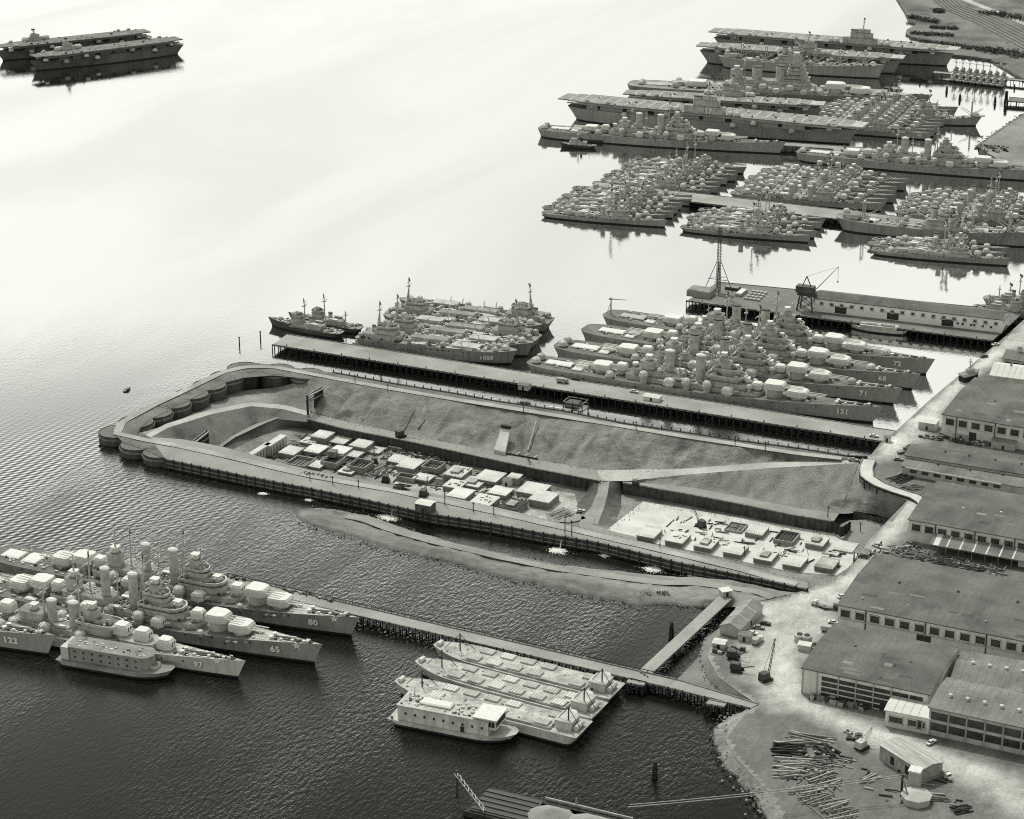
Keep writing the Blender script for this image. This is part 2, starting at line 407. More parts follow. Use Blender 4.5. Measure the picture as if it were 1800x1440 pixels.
strip([C_OUT_W[-1:] + C_OUT_N + PL((1515, 812, 4.6)), IN_N], 'cofferdam_crest_north', EARTH, 70, 3, .1)
def ribbon(mid, w, name, m, dz=.06, n=60, kind='structure'):
    mid = resample(mid, n); A_, B_ = [], []
    for i, p in enumerate(mid):
        t = (mid[min(i + 1, n - 1)] - mid[max(i - 1, 0)]); t.z = 0; t.normalize(); q = Vector((-t.y, t.x, 0)) * w / 2
        ww = 1 + .15 * nz(p.x, p.y, .06, 5)
        A_.append(p - q * ww + Vector((0, 0, dz))); B_.append(p + q * ww + Vector((0, 0, dz)))
    b = MB(); b.grid([A_, B_]); me = b.mesh(name, m)
    if sum(f.normal.z for f in me.polygons) < 0: me.flip_normals()
    o = ob(name, me); o['kind'] = kind; return o
ribbon(PL((1400, 1028, 5.2), (1300, 1000, 5.2), (1100, 953, 5.2), (900, 907, 5.2), (690, 862, 5.2), (550, 838, 5.2), (440, 812, 5.2), (330, 787, 5.2), (250, 772, 5.2), (205, 762, 5.2), (215, 742, 5.2), (270, 712, 5.2), (330, 684, 5.2), (390, 655, 5.2), (430, 645, 5.2), (480, 645, 5.2), (560, 660, 5.2), (640, 675, 5.2), (750, 694, 5.2), (900, 718, 5.2), (1000, 734, 5.2), (1200, 767, 5.2), (1400, 797, 5.2), (1480, 806, 5.2)), 4.6, 'crest_road', mat('crest_track', .33, .95, .22, .06, .9, bump=.1), .12, 160)

# west: cells stand proud; slope below them, ramp road, south-west slope
RAMP_O = PL((250, 768, 4.9), (292, 745, 3), (370, 721, 0), (440, 707, -3), (500, 712, -5), (545, 724, -6))
RAMP_I = PL((258, 773, 4.9), (295, 752, 3), (372, 728, 0), (441, 714, -3), (497, 719, -5), (543, 731, -6.3))
base_w = [Vector((p.x, p.y, -2.5)) for p in IN_W]
base_w[0].z = 4.4; base_w[1].z = 2.5; base_w[-1].z = 4
strip([base_w, RAMP_O], 'west_bank', mat('pale_bank_earth', .22, .95, .3, .05, .6, bump=.5), 60, 8, 1.0, .06, .8)
strip([RAMP_O, RAMP_I], 'ramp_road', ROAD, 40, 2, .1)
strip([RAMP_I, PL((345, 792, -6), (372, 800, -13), (405, 772, -10), (450, 750, -9), (492, 737, -8), (540, 742, -7.5))], 'south_west_bank', EARTH, 40, 6, .6)
strip([PL((262, 776, 4.9), (320, 777, 5), (345, 783, 5)), PL((262, 776, 4.7), (330, 785, -2), (345, 792, -6))], 'corner_bank', EARTH, 12, 4, .2)
strip([PL((345, 792, -6), (372, 800, -13), (405, 772, -10), (450, 750, -9), (492, 737, -8), (540, 742, -7.5)), PL((350, 800, -13), (382, 806, -13.05), (418, 786, -13.05), (462, 765, -13.05), (508, 752, -13.05), (548, 752, -13.05))], 'south_west_toe', EARTH, 40, 4, .4)
ribbon(PL((490, 732, -7.6), (450, 748, -8.6), (408, 768, -9.6), (385, 785, -11)), 4.5, 'lower_haul_road', SAND_L, .35, 20)
# north: long eroded bank from crest to bench
TOE_N = PL((545, 724, -6), (640, 748, -7), (760, 773, -7), (900, 800, -7), (1050, 827, -7), (1200, 824, -4), (1350, 813, 1), (1500, 809, 4.6))
strip([IN_N, TOE_N], 'north_bank', EARTH_S, 330, 30, 1.6, .07, 1.9)
WALL1 = PL((540, 737, -7), (600, 753, -7), (718, 776, -7), (801, 794, -7), (940, 824, -7), (1055, 846, -7))
TOE_B = PL((540, 724, -6.3), (640, 748, -7), (760, 773, -7), (900, 800, -7), (1050, 827, -7), (1062, 830, -7))
strip([TOE_B, WALL1], 'bench_road', SAND_L, 50, 3, .15)
RISE_O = PL((1050, 827, -7), (1200, 824, -4), (1350, 813, 1), (1500, 809, 4.6))
RISE_I = PL((1058, 845, -7), (1100, 846, -7), (1200, 835, -4), (1350, 823, 1), (1510, 814, 4.6))
strip([RISE_O, RISE_I], 'rising_road', ROAD, 40, 2, .1)
WALL2 = PL((1095, 849, -7), (1200, 867, -7), (1300, 886, -7), (1397, 906, -7), (1465, 917, -7))
TOE_S2 = PL((1100, 847, -7), (1210, 856, -7), (1300, 873, -7), (1400, 893, -7), (1475, 903, -7))
strip([PL((1100, 846, -7), (1200, 835, -4), (1350, 823, 1), (1510, 814, 4.6)), TOE_S2], 'inner_bank', EARTH_S, 90, 10, 1.0, .06, 1.8, seed=4)
strip([TOE_S2, WALL2], 'lower_bench', SAND_L, 30, 2, .15)
strip([PL((1510, 814, 4.6), (1522, 832, 4), (1532, 852, 4), (1562, 869, 4), (1595, 882, 4)), PL((1475, 903, -7), (1490, 903, -7), (1510, 900, -7.5), (1540, 905, -8), (1570, 915, -9))], 'east_bank', EARTH_S, 30, 8, .8, .06, .8, seed=6)
strip([PL((1462, 930, -12.9), (1492, 915, -9.5), (1530, 913, -8.5), (1572, 918, -9)), PL((1465, 950, -12.95), (1500, 966, -13), (1525, 966, -13), (1545, 945, -12.5))], 'east_fill', SAND_L, 20, 6, .7)
# earth ramp from the bench to the floor, splitting the wall
RA = PL((1054, 842, -7), (1050, 866, -9.5), (1040, 890, -11.5), (1018, 915, -13)); RB = PL((1072, 845, -7), (1068, 868, -9.5), (1062, 892, -11.5), (1050, 922, -13))
strip([RA, RB], 'floor_ramp', SAND_L, 30, 6, .6, .2)
strip([PL((1040, 845, -7), (1030, 868, -12.9), (1014, 888, -12.95), (995, 910, -13)), RA], 'ramp_flank_west', SAND, 30, 6, .6, .2)
strip([RB, PL((1090, 849, -7), (1092, 872, -12.9), (1092, 892, -12.95), (1082, 918, -13))], 'ramp_flank_east', SAND, 30, 6, .6, .2)
ribbon(PL((1035, 905, -12.6), (1030, 925, -12.6), (1075, 940, -12.6), (1120, 950, -12.6)), 7, 'floor_track', SAND_L, .1, 20); ribbon(PL((1025, 908, -12.6), (1000, 915, -12.6), (960, 912, -12.6)), 6, 'floor_track_west', SAND_L, .1, 14)
flat([W(*p, -12.9) for p in ((1060, 937), (1130, 882), (1330, 915), (1560, 955), (1470, 1012), (1390, 1005), (1200, 965))], -12.88, 'concrete_invert_east', CONC)
flat([W(*p, -12.9) for p in ((640, 815), (760, 835), (1010, 868), (1020, 905), (940, 925), (860, 905), (760, 880), (690, 850))], -12.89, 'concrete_invert_west', mat('soiled_concrete', .36, .9, .4, .08, .9))

def sheet_wall(pts, z1, z0, name, label, m=SHEET, pitch=1.6, amp=.3, cap=True, capm=None):
    """steel sheet piling: one wall whose corrugations are real folds, with a waling cap"""
    L = sum((b_ - a_).length for a_, b_ in zip(pts, pts[1:])); n = max(int(L / (pitch / 2)), 4)
    ps = resample(pts, n); top = []; bot = []
    for i, p in enumerate(ps):
        t = ps[min(i + 1, n - 1)] - ps[max(i - 1, 0)]; t.normalize()
        q = Vector((-t.y, t.x, 0)) * (amp if (i // 2) % 2 else -amp)
        za = z1 if not callable(z1) else z1(i / (n - 1))
        top.append((p.x + q.x, p.y + q.y, za)); bot.append((p.x + q.x, p.y + q.y, z0))
    t = thing(name, label, 'wall', tuple(ps[0].xy) + (z0,))
    off = Vector((ps[0].x, ps[0].y, z0))
    b = MB(); b.grid([[Vector(p) - off for p in bot], [Vector(p) - off for p in top]])
    b.build('sheet_piling', m, t)
    if cap:
        c = MB()
        for a_, d_ in zip(pts, pts[1:]):
            a2 = Vector((a_.x, a_.y, (z1 if not callable(z1) else z1(0)) + .1)) - off; d2 = Vector((d_.x, d_.y, (z1 if not callable(z1) else z1(1)) + .1)) - off
            c.beam(a2, d2, 1.2, .5)
        c.build('waling_cap', capm or TIMBER, t)
    return t
sheet_wall(WALL1, -6.9, -13, 'sheet_pile_wall', 'dark sheet pile wall below the bench road, west of the earth ramp')
sheet_wall(WALL2, -6.9, -13, 'sheet_pile_wall', 'dark sheet pile wall below the bench, east of the earth ramp')
sheet_wall(PL((1500, 903, -7.5), (1535, 912, -7.5), (1565, 918, -7.5)), -6, -12, 'sheet_pile_wall', 'short dark sheet pile wall below the curved trestle', cap=False)
sheet_wall(PL((1462, 917, -7), (1480, 928, -7), (1495, 918, -7)), -6.6, -12, 'sheet_pile_wall', 'dark timber bulkhead at the end of the lower bench', PILE, cap=False)
sheet_wall([Vector((p.x, p.y, 5)) for p in IN_S], 5.0, -13, 'sheet_pile_wall', 'inner sheet pile face of the south cofferdam arm', cap=False)
sheet_wall(C_OUT_S, 5.0, -5, 'sheet_pile_wall', 'outer sheet pile face of the south cofferdam arm with timber posts')
sheet_wall([C_OUT_W[-1]] + C_OUT_N + PL((1525, 803, 5)), 5.0, -5, 'sheet_pile_wall', 'outer sheet pile face of the north cofferdam arm facing the slip', capm=PILE)
sheet_wall(C_OUT_S[-1:] + C_OUT_W, 4.9, -5, 'sheet_pile_wall', 'hidden core wall behind the cofferdam cells at the seaward end', cap=False)
sheet_wall(PL((1595, 880, 4), (1560, 916, 4), (1525, 951, 4), (1505, 985, 4), (1480, 1008, 4), (1420, 1036, 4)), 3.9, -13, 'sheet_pile_wall', 'retaining wall under the yard road at the shore end of the dock', cap=False)

# round cofferdam cells at the seaward end
cells = []
x0, y0 = W(205, 758, 5); x1, y1 = W(428, 646, 5)
for k in range(8):
    f = k / 7; cells.append((x0 + (x1 - x0) * f, y0 + (y1 - y0) * f, 'west', k))
for k, (px, py) in enumerate(((243, 780), (283, 793))): cells.append((*W(px, py, 5), 'south', k))
for k, (px, py) in enumerate(((488, 649), (540, 657))): cells.append((*W(px, py, 5), 'north', k))
ORD = 'first second third fourth fifth sixth seventh eighth ninth tenth eleventh twelfth thirteenth fourteenth fifteenth sixteenth seventeenth eighteenth nineteenth twentieth twenty-first twenty-second twenty-third twenty-fourth twenty-fifth twenty-sixth twenty-seventh twenty-eighth twenty-ninth thirtieth thirty-first thirty-second thirty-third'.split()
def cell_mesh():
    b = MB(); r = 9.2; n = 40
    rows = [[], []]
    for i in range(n + 1):
        a = 2 * math.pi * i / n; rr = r + (.25 if i % 2 else 0)
        rows[0].append((rr * math.cos(a), rr * math.sin(a), -8)); rows[1].append((rr * math.cos(a), rr * math.sin(a), 5.1))
    b.grid(rows); return b.mesh('cell_wall', SHEET)
def cell_top():
    b = MB(); n = 28; vs = [(0, 0, 4.9)]
    for k, rr in enumerate((4.5, 9.1)):
        for i in range(n): vs.append((rr * math.cos(2 * math.pi * i / n), rr * math.sin(2 * math.pi * i / n), 4.85 + .1 * nz(i * 3, k, .4)))
    fs = [(0, 1 + i, 1 + (i + 1) % n) for i in range(n)] + [(1 + i, 1 + n + i, 1 + n + (i + 1) % n, 1 + (i + 1) % n) for i in range(n)]
    b.add(vs, fs); return b.mesh('earth_fill', EARTH)
def cell_rim():
    b = MB(); n = 32
    for i in range(n):
        a, c = 2 * math.pi * i / n, 2 * math.pi * (i + 1) / n
        b.beam((9.5 * math.cos(a), 9.5 * math.sin(a), 3.2), (9.5 * math.cos(c), 9.5 * math.sin(c), 3.2), .5, .9)
    return b.mesh('waling_band', TIMBER)
for x, y, side, k in cells:
    lab = {'west': 'round sheet pile cell at the seaward end of the cofferdam, %s from the near corner' % ORD[k],
           'south': 'round sheet pile cell on the near side by the seaward corner, %s along' % ORD[k],
           'north': 'round sheet pile cell on the far side near the long pier head, %s along' % ORD[k]}[side]
    t = thing('cofferdam_cell', lab, 'cofferdam cell', (x, y, 0), 0, 'round cells of the cofferdam')
    for nm, fn in (('cell_wall', cell_mesh), ('earth_fill', cell_top), ('waling_band', cell_rim)): ob(nm, cached(nm, fn), t)

# ------------------------------------------------------------------ spit and mud
TOPE = PL((513, 905, -.4), (530, 894, -.4), (560, 892, -.4), (650, 908, -.4), (775, 950, -.4), (850, 968, -.4), (1000, 996, -.4), (1175, 1013, -.4), (1262, 1019, -.4), (1330, 1034, -.4), (1400, 1042, 3.9))
BOTE = PL((513, 906, -.4), (528, 921, -.4), (560, 934, -.4), (625, 948, -.4), (662, 966, -.4), (750, 984, -.4), (800, 992, -.4), (850, 1010, -.4), (925, 1028, -.4), (997, 1044, -.4), (1050, 1055, -.4), (1100, 1064, -.4), (1128, 1070, -.4), (1160, 1064, -.4), (1235, 1072, -.4), (1280, 1068, -.2), (1300, 1066, 3.9))
def mid(f, z): return [Vector((*a.lerp(c, f).xy, z)) for a, c in zip(resample(TOPE, 30), resample(BOTE, 30))]
def ridge(f, z):
    r = mid(f, z)
    for i in range(len(r)):
        e = min(1, i / 3); r[i].z = -.3 + (z + .3) * e + max(0, (i - 22) / 7) * (4.0 - z)
    return r
strip([resample(TOPE, 30), ridge(.14, 1.6), ridge(.4, 2.6), ridge(.7, 2.3), ridge(.86, .5), resample(BOTE, 30)], 'sand_spit', SAND, 170, 6, .7, .12)
ribbon(ridge(.42, 2.7)[4:], 5, 'spit_track', SAND_L, .3, 70)
flat([W(*p, 1) for p in ((1184, 1199), (1216, 1166), (1300, 1080), (1312, 1100), (1280, 1190), (1345, 1245), (1300, 1240))], .6, 'mud_flat', MUD)
strip([PL((1294, 1064, 3.9), (1286, 1090, 3.9), (1252, 1120, 3.9), (1244, 1155, 3.9), (1262, 1190, 3.9), (1300, 1218, 3.9), (1334, 1240, 3.9)), PL((1292, 1076, .5), (1278, 1096, .5), (1238, 1122, .5), (1228, 1155, .5), (1242, 1195, .5), (1272, 1222, .5), (1312, 1244, .5))], 'inlet_bank', MUD, 30, 4, .4, .15)
strip([PL((1334, 1240, 3.9), (1310, 1252, 3.9), (1285, 1270, 3.9), (1275, 1300, 3.9), (1290, 1330, 3.9), (1318, 1358, 3.9), (1350, 1392, 3.9), (1372, 1440, 3.9), (1390, 1500, 3.9)), PL((1300, 1250, -.5), (1272, 1262, -.5), (1252, 1280, -.5), (1252, 1310, -.5), (1266, 1345, -.5), (1290, 1372, -.5), (1320, 1405, -.5), (1345, 1448, -.5), (1362, 1510, -.5))], 'beach', SAND, 90, 10, 1.3, .2)
strip([PL((1722, 257, 3.9), (1757, 232, 3.9), (1800, 203, 3.9), (1900, 160, 3.9)), PL((1716, 256, -.5), (1752, 230, -.5), (1796, 200, -.5), (1895, 157, -.5))], 'rubble_shore', EARTH, 20, 3, .4)

# yard surface: gravel worn pale along the traffic lanes (a graded sheet over the ground)
def yard_surface():
    polys = [[W(*p, 4) for p in q] for q in (
        ((1549, 778), (1574, 759), (1757, 601), (1800, 564), (1830, 590), (1745, 640), (1700, 672), (1655, 740), (1620, 775), (1590, 800), (1560, 812), (1528, 806)),
        ((1334, 1238), (1310, 1200), (1290, 1160), (1325, 1100), (1320, 1062), (1420, 1038), (1500, 1008), (1545, 985), (1475, 1075), (1475, 1110), (1430, 1120), (1413, 1180), (1413, 1222), (1560, 1285), (1640, 1312), (1795, 1365), (1850, 1420), (1790, 1430), (1700, 1380), (1600, 1340), (1500, 1300), (1430, 1265), (1380, 1250)),
        ((1545, 985), (1625, 878), (1600, 868), (1528, 950), (1520, 985), (1500, 1008)))]
    lanes = [[W(*p, 4) for p in q] for q in (((1340, 1080), (1375, 1130), (1378, 1190), (1395, 1225), (1500, 1275), (1640, 1325), (1850, 1400)), ((1400, 1050), (1480, 1030), (1540, 965), (1610, 885)), ((1560, 790), (1640, 715), (1770, 600)))]
    def inside(x, y, poly):
        c = False; n = len(poly); j = n - 1
        for i in range(n):
            (xi, yi), (xj, yj) = poly[i], poly[j]
            if (yi > y) != (yj > y) and x < (xj - xi) * (y - yi) / (yj - yi) + xi: c = not c
            j = i
        return c
    def dist(x, y, pts, closed):
        best = 1e9; n = len(pts)
        for i in range(n if closed else n - 1):
            (ax, ay), (bx_, by_) = pts[i], pts[(i + 1) % n]; dx, dy = bx_ - ax, by_ - ay
            t = max(0, min(1, ((x - ax) * dx + (y - ay) * dy) / (dx * dx + dy * dy + 1e-9))); best = min(best, math.hypot(x - ax - dx * t, y - ay - dy * t))
        return best
    st, x0, x1, y0, y1 = 2.5, -345, -95, 560, 1265
    nx, ny = int((x1 - x0) / st), int((y1 - y0) / st); idx = {}; vs_, wear, fs = [], [], []
    ok = {}
    for j in range(ny + 1):
        for i in range(nx + 1):
            x, y = x0 + i * st, y0 + j * st; ok[i, j] = inside(x, y, land)
    for j in range(ny):
        for i in range(nx):
            q = ((i, j), (i + 1, j), (i + 1, j + 1), (i, j + 1))
            if all(ok[p] for p in q):
                f = []
                for p in q:
                    if p not in idx:
                        x, y = x0 + p[0] * st, y0 + p[1] * st; idx[p] = len(vs_); vs_.append((x, y, 4.02))
                        w_ = 0.0
                        for po in polys:
                            dd = dist(x, y, po, True); s_ = dd if inside(x, y, po) else -dd
                            w_ = max(w_, min(1, max(0, .45 + s_ / 9.0 + .55 * nz(x, y, .07, 8) + .3 * nz(x, y, .2, 9))))
                        for la in lanes: w_ = max(w_ * .86, min(1.1, w_ * .86 + .34 * math.exp(-(dist(x, y, la, False) / 4.5) ** 2)))
                        wear.append(w_)
                    f.append(idx[p])
                fs.append(tuple(f))
    m = bpy.data.materials.new('worn_yard_gravel'); m.use_nodes = True; n, l = m.node_tree.nodes, m.node_tree.links; bs = n['Principled BSDF']; bs.inputs['Roughness'].default_value = .95; bs.inputs['Specular IOR Level'].default_value = .2
    at_ = n.new('ShaderNodeAttribute'); at_.attribute_name = 'wear'; g = n.new('ShaderNodeNewGeometry')
    def nt(s_, d_, sc_=(1, 1, 1)):
        mp = n.new('ShaderNodeMapping'); mp.inputs['Scale'].default_value = sc_; l.new(g.outputs['Position'], mp.inputs[0]); t = n.new('ShaderNodeTexNoise'); t.inputs['Scale'].default_value = s_; t.inputs['Detail'].default_value = d_; t.inputs['Roughness'].default_value = .65; l.new(mp.outputs[0], t.inputs[0]); return t.outputs[0]
    def mr(x, lo, hi, a_, c_):
        q = n.new('ShaderNodeMapRange'); l.new(x, q.inputs[0])
        for k, v in zip((1, 2, 3, 4), (lo, hi, a_, c_)): q.inputs[k].default_value = v
        return q.outputs[0]
    def mu(x, y):
        q = n.new('ShaderNodeMath'); q.operation = 'MULTIPLY'; l.new(x, q.inputs[0]); l.new(y, q.inputs[1]); return q.outputs[0]
    tone = mu(mu(mr(at_.outputs['Fac'], 0, 1.1, .155, .60), mr(nt(.05, 6), .3, .7, .72, 1.25)), mr(nt(1.1, 4), .3, .7, .8, 1.2))
    tone = mu(tone, mr(nt(.25, 5, (1, .35, 1)), .35, .65, .85, 1.12))
    sc = n.new('ShaderNodeVectorMath'); sc.operation = 'SCALE'; sc.inputs[0].default_value = TINT; l.new(tone, sc.inputs['Scale']); l.new(sc.outputs[0], bs.inputs['Base Color'])
    bp = n.new('ShaderNodeBump'); bp.inputs['Distance'].default_value = .3; l.new(nt(.6, 4), bp.inputs['Height']); l.new(bp.outputs[0], bs.inputs['Normal'])
    b = MB(); b.add(vs_, fs); me = b.mesh('yard_surface', m); at2 = me.attributes.new('wear', 'FLOAT', 'POINT'); at2.data.foreach_set('value', wear); struct(ob('yard_surface', me))
yard_surface()
# ------------------------------------------------------------------ ship parts
class Hull:
    """lofted ship hull; local x runs aft (-) to bow (+), z = 0 is the waterline"""
    def __init__(s, L, B, hb, hm, hs, te=.55, pw=2.2, rake=3.5, stern=.55, ts=.12, flare=.75, step=None, blunt=0.0, counter=2.0):
        s.__dict__.update(locals())
    def half(s, t):
        s_ = s
        w = 1.0
        if t > s.te: w = 1 - ((t - s.te) / (1 - s.te)) ** s.pw * (1 - s.blunt)
        if t < s.ts: w = min(w, s.stern + (1 - s.stern) * math.sqrt(max(0, 1 - ((s.ts - t) / s.ts) ** 2)))
        return max(w, .012) * s.B / 2
    def halfw(s, t):
        w = 1.0
        te = s.te - .12
        if t > te: w = 1 - ((t - te) / (1 - te)) ** (s.pw * .8) * (1 - s.blunt * .6)
        if t < s.ts * 1.4: w = min(w, s.stern * .6 + (1 - s.stern * .6) * math.sqrt(max(0, 1 - ((s.ts * 1.4 - t) / (s.ts * 1.4)) ** 2)))
        return min(max(w, .01) * s.B / 2, s.half(t))
    def h(s, t):
        if s.step:
            t0, dh = s.step
            base = s.hm + (dh if t > t0 else 0)
            return base + (s.hb - s.hm - dh) * max(0, (t - t0) / (1 - t0)) ** 2 if t > t0 else base + (s.hs - s.hm) * max(0, (.4 - t) / .4) ** 2
        return s.hm + (s.hb - s.hm) * max(0, (t - .45) / .55) ** 1.8 + (s.hs - s.hm) * max(0, (.35 - t) / .35) ** 2
    def ts_list(s, n=26):
        a = [0, .01, .025, .05] + [.08 + .84 * i / (n - 8) for i in range(n - 7)] + [.945, .965, .982, .993, 1.0]
        if s.step: a += [s.step[0] - .0005, s.step[0] + .0005]
        return sorted(set(a))
    def pt(s, t, f):
        """f: 0 = just above boot topping, 1 = deck edge, on the +y side"""
        x1 = (t - .5) * s.L
        wl, wd = s.halfw(t), s.half(t)
        x0 = x1 - (s.rake * max(0, (t - .7) / .3) ** 2 if t > .7 else 0) + (s.counter * max(0, (.12 - t) / .12) ** 2 if t < .12 else 0)
        k = f ** 1.35 if t > .5 else f
        return Vector((x0 + (x1 - x0) * f, wl + (wd - wl) * k, .9 + (s.h(t) - .9) * f))
    def mesh(s, mats):
        b = MB(); T = s.ts_list(); rows = []
        for side in (1, -1):
            R0 = [[], [], [], [], [], []]
            for t in T:
                for k, f in enumerate((-1.0, 0, .35, .7, 1.0, 1.0)):
                    if f < 0: p = s.pt(t, 0); p.z = -1.5
                    else: p = s.pt(t, f)
                    if k == 5: p = Vector((p.x, p.y - .18, p.z)) if p.y > .3 else p
                    R0[k].append((p.x, p.y * side, p.z))
            b.grid(R0[:2], 1, side > 0); b.grid(R0[1:], 0, side > 0)
        p = [s.pt(0, f) for f in (0, .35, .7, 1)]
        for a, c in zip(p, p[1:]): b.add([(a.x, a.y, a.z), (a.x, -a.y, a.z), (c.x, -c.y, c.z), (c.x, c.y, c.z)], [(0, 1, 2, 3)])
        a = p[0]; b.add([(a.x, a.y, -1.5), (a.x, -a.y, -1.5), (a.x, -a.y, a.z), (a.x, a.y, a.z)], [(0, 1, 2, 3)], 1)
        if s.blunt:
            p = [s.pt(1, f) for f in (0, .35, .7, 1)]
            for a, c in zip(p, p[1:]): b.add([(a.x, a.y, a.z), (a.x, -a.y, a.z), (c.x, -c.y, c.z), (c.x, c.y, c.z)], [(3, 2, 1, 0)])
            a = p[0]; b.add([(a.x, a.y, -1.5), (a.x, -a.y, -1.5), (a.x, -a.y, a.z), (a.x, a.y, a.z)], [(3, 2, 1, 0)], 1)
        return b.mesh('hull', mats)
    def deck(s, m, t0=0.0, t1=1.0, dz=-.12):
        b = MB(); T = [t for t in s.ts_list() if t0 <= t <= t1]
        A_ = []; B_ = []
        for t in T:
            p = s.pt(t, 1); A_.append((p.x, max(p.y - .12, .02), p.z + dz)); B_.append((p.x, -max(p.y - .12, .02), p.z + dz))
        b.grid([B_, A_]); return b.mesh('deck', m)
    def frame_on(s, t, f):
        """local matrix on the -y hull side: x forward, y up along the plating, z outward"""
        p, q, r_ = s.pt(t, f), s.pt(t + .02, f), s.pt(t, min(f + .2, 1.0))
        for v in (p, q, r_): v.y = -v.y
        ex = (q - p).normalized(); up = (r_ - p); ez = ex.cross(up).normalized(); ey = ez.cross(ex)
        return Matrix(((ex.x, ey.x, ez.x, p.x), (ex.y, ey.y, ez.y, p.y), (ex.z, ey.z, ez.z, p.z), (0, 0, 0, 1)))

def text_mesh(txt, size):
    def mk():
        c = bpy.data.curves.new('lettering', 'FONT'); c.body = txt; c.size = size; c.align_x = 'CENTER'; c.extrude = .03; c.resolution_u = 3; c.offset = .045 * size; c.space_character = 1.12
        o = bpy.data.objects.new('lettering', c); COL.objects.link(o)
        me = bpy.data.meshes.new_from_object(o.evaluated_get(bpy.context.evaluated_depsgraph_get()))
        bpy.data.objects.remove(o); me.name = 'lettering'; return me
    me = cached(('txt', txt, size), mk)
    return me
def letter(root, txt, size, mtx, m=NUMW, shade=True, name='hull_number'):
    for k, (mm, d, dz) in enumerate(((NUMB, .35, .30), (m, 0, .42))) if shade else ((1, (m, 0, .40)),):
        key = ('txtm', txt, size, mm.name)
        def mk():
            me = text_mesh(txt, size).copy(); me.materials.clear(); me.materials.append(mm); return me
        o = ob(name if k else 'number_shading', cached(key, mk), root)
        o.matrix_basis = mtx @ Matrix.Translation((d * size * .12, -d * size * .12, dz))

def P(root, name, key, fn, x, y, z, rz=0.0, sc=None): return ob(name, cached(key, fn), root, (x, y, z), rz, sc)

def m_turret(l, w, h, slots, kind):
    def f():
        b = MB()
        lo = [(-l * .5, -w * .42), (-l * .38, -w * .5), (l * .22, -w * .5), (l * .5, -w * .36), (l * .5, w * .36), (l * .22, w * .5), (-l * .38, w * .5), (-l * .5, w * .42)]
        k = .93 if kind != 'round' else .78
        b.prism(lo, 0, h * .72, 0)
        hi = [(x * k - (.04 * l if x > 0 else 0), y * k) for x, y in lo]
        b.prism(lo, h * .72, h, 0, top=hi)
        if slots:
            for i in range(slots):
                y = (i - (slots - 1) / 2) * w * .26
                b.box(l * .36, l * .5 + .08, y - w * .05, y + w * .05, h * .3, h * .74, 1)
        return b.mesh('gun_turret', [COVER, DARK])
    return f
def m_barrel(l, r): return lambda: MB().tube((0, 0, 0), (l, 0, .25), r * 1.2, r * .8, 6).mesh('gun_barrel', COVER)
def m_barbette(r, h, m=None): return lambda: MB().lathe([(r, 0), (r, h)], 14).mesh('barbette', m or HOUSE)
def turret(root, x, y, z, rz, l, w, h, nb, bl, bh=2.0, kind='flat', name='gun_turret', r=.3):
    if bh: P(root, 'barbette', ('barb', round(w * .46, 1), bh), m_barbette(w * .46, bh), x, y, z)
    t = P(root, name, ('tur', l, w, h, nb if kind == 'round' else 0, kind), m_turret(l, w, h, nb if kind == 'round' else 0, kind), x, y, z + bh, rz)
    for i in range(nb):
        P(t, 'gun_barrel', ('bar', bl, r), m_barrel(bl, r), l * .45, (i - (nb - 1) / 2) * w * .24, h * .5)
    return t
def m_dome(r, m):
    def f():
        b = MB(); n = 12; rings = [(1, 0), (1, .35), (.9, .68), (.62, .92), (.22, 1.06)]
        b.lathe([(q * r, z * r) for q, z in rings], n)
        for i in range(0, n, 2):                      # raised ribs of the cover
            a = 2 * math.pi * i / n
            for (q, z), (q2, z2) in zip(rings[1:], rings[2:]):
                b.beam((q * r * math.cos(a), q * r * math.sin(a), z * r), (q2 * r * math.cos(a), q2 * r * math.sin(a), z2 * r), .22, .22, 1)
        return b.mesh('gun_cover', [m, COVER_G if m is COVER else COVER])
    return f
def dome(root, x, y, z, r, ped=0.0, grey=False):
    if ped > 0: P(root, 'gun_tub', ('ped', r, ped), lambda: MB().lathe([(r * .8, 0), (r * .8, ped * .7), (r * 1.12, ped * .75), (r * 1.12, ped)], 12).mesh('gun_tub', HOUSE), x, y, z)
    return P(root, 'gun_cover', ('dome', r, grey), m_dome(r, COVER_G if grey else COVER), x, y, z + max(ped, 0) - .02)
def house(root, x0, x1, w, z, h, m=None, name='deckhouse', rnd=1.6, top=None, y=0.0, rail=.35):
    """superstructure block with rounded forward corners, a deck edge and a bulwark lip"""
    l = x1 - x0; m = m or HOUSE; top = top or DECK_M
    def f():
        b = MB(); c = min(rnd, l * .3, w * .4)
        poly = [(-l / 2, -w / 2 + c * .4), (-l / 2 + c * .4, -w / 2), (l / 2 - c, -w / 2), (l / 2 - c * .3, -w / 2 + c * .3), (l / 2, -w / 2 + c), (l / 2, w / 2 - c), (l / 2 - c * .3, w / 2 - c * .3), (l / 2 - c, w / 2), (-l / 2 + c * .4, w / 2), (-l / 2, w / 2 - c * .4)]
        b.prism(poly, 0, h, 0)
        if rail:
            big = [(x * (1 + .5 / l), y_ * (1 + .5 / w)) for x, y_ in poly]
            b.prism(big, h, h + rail, 0, mtop=1)
        return b.mesh(name, [m, top])
    return P(root, name, ('house', round(l, 2), w, h, m.name, top.name, rail, name), f, (x0 + x1) / 2, y, z)
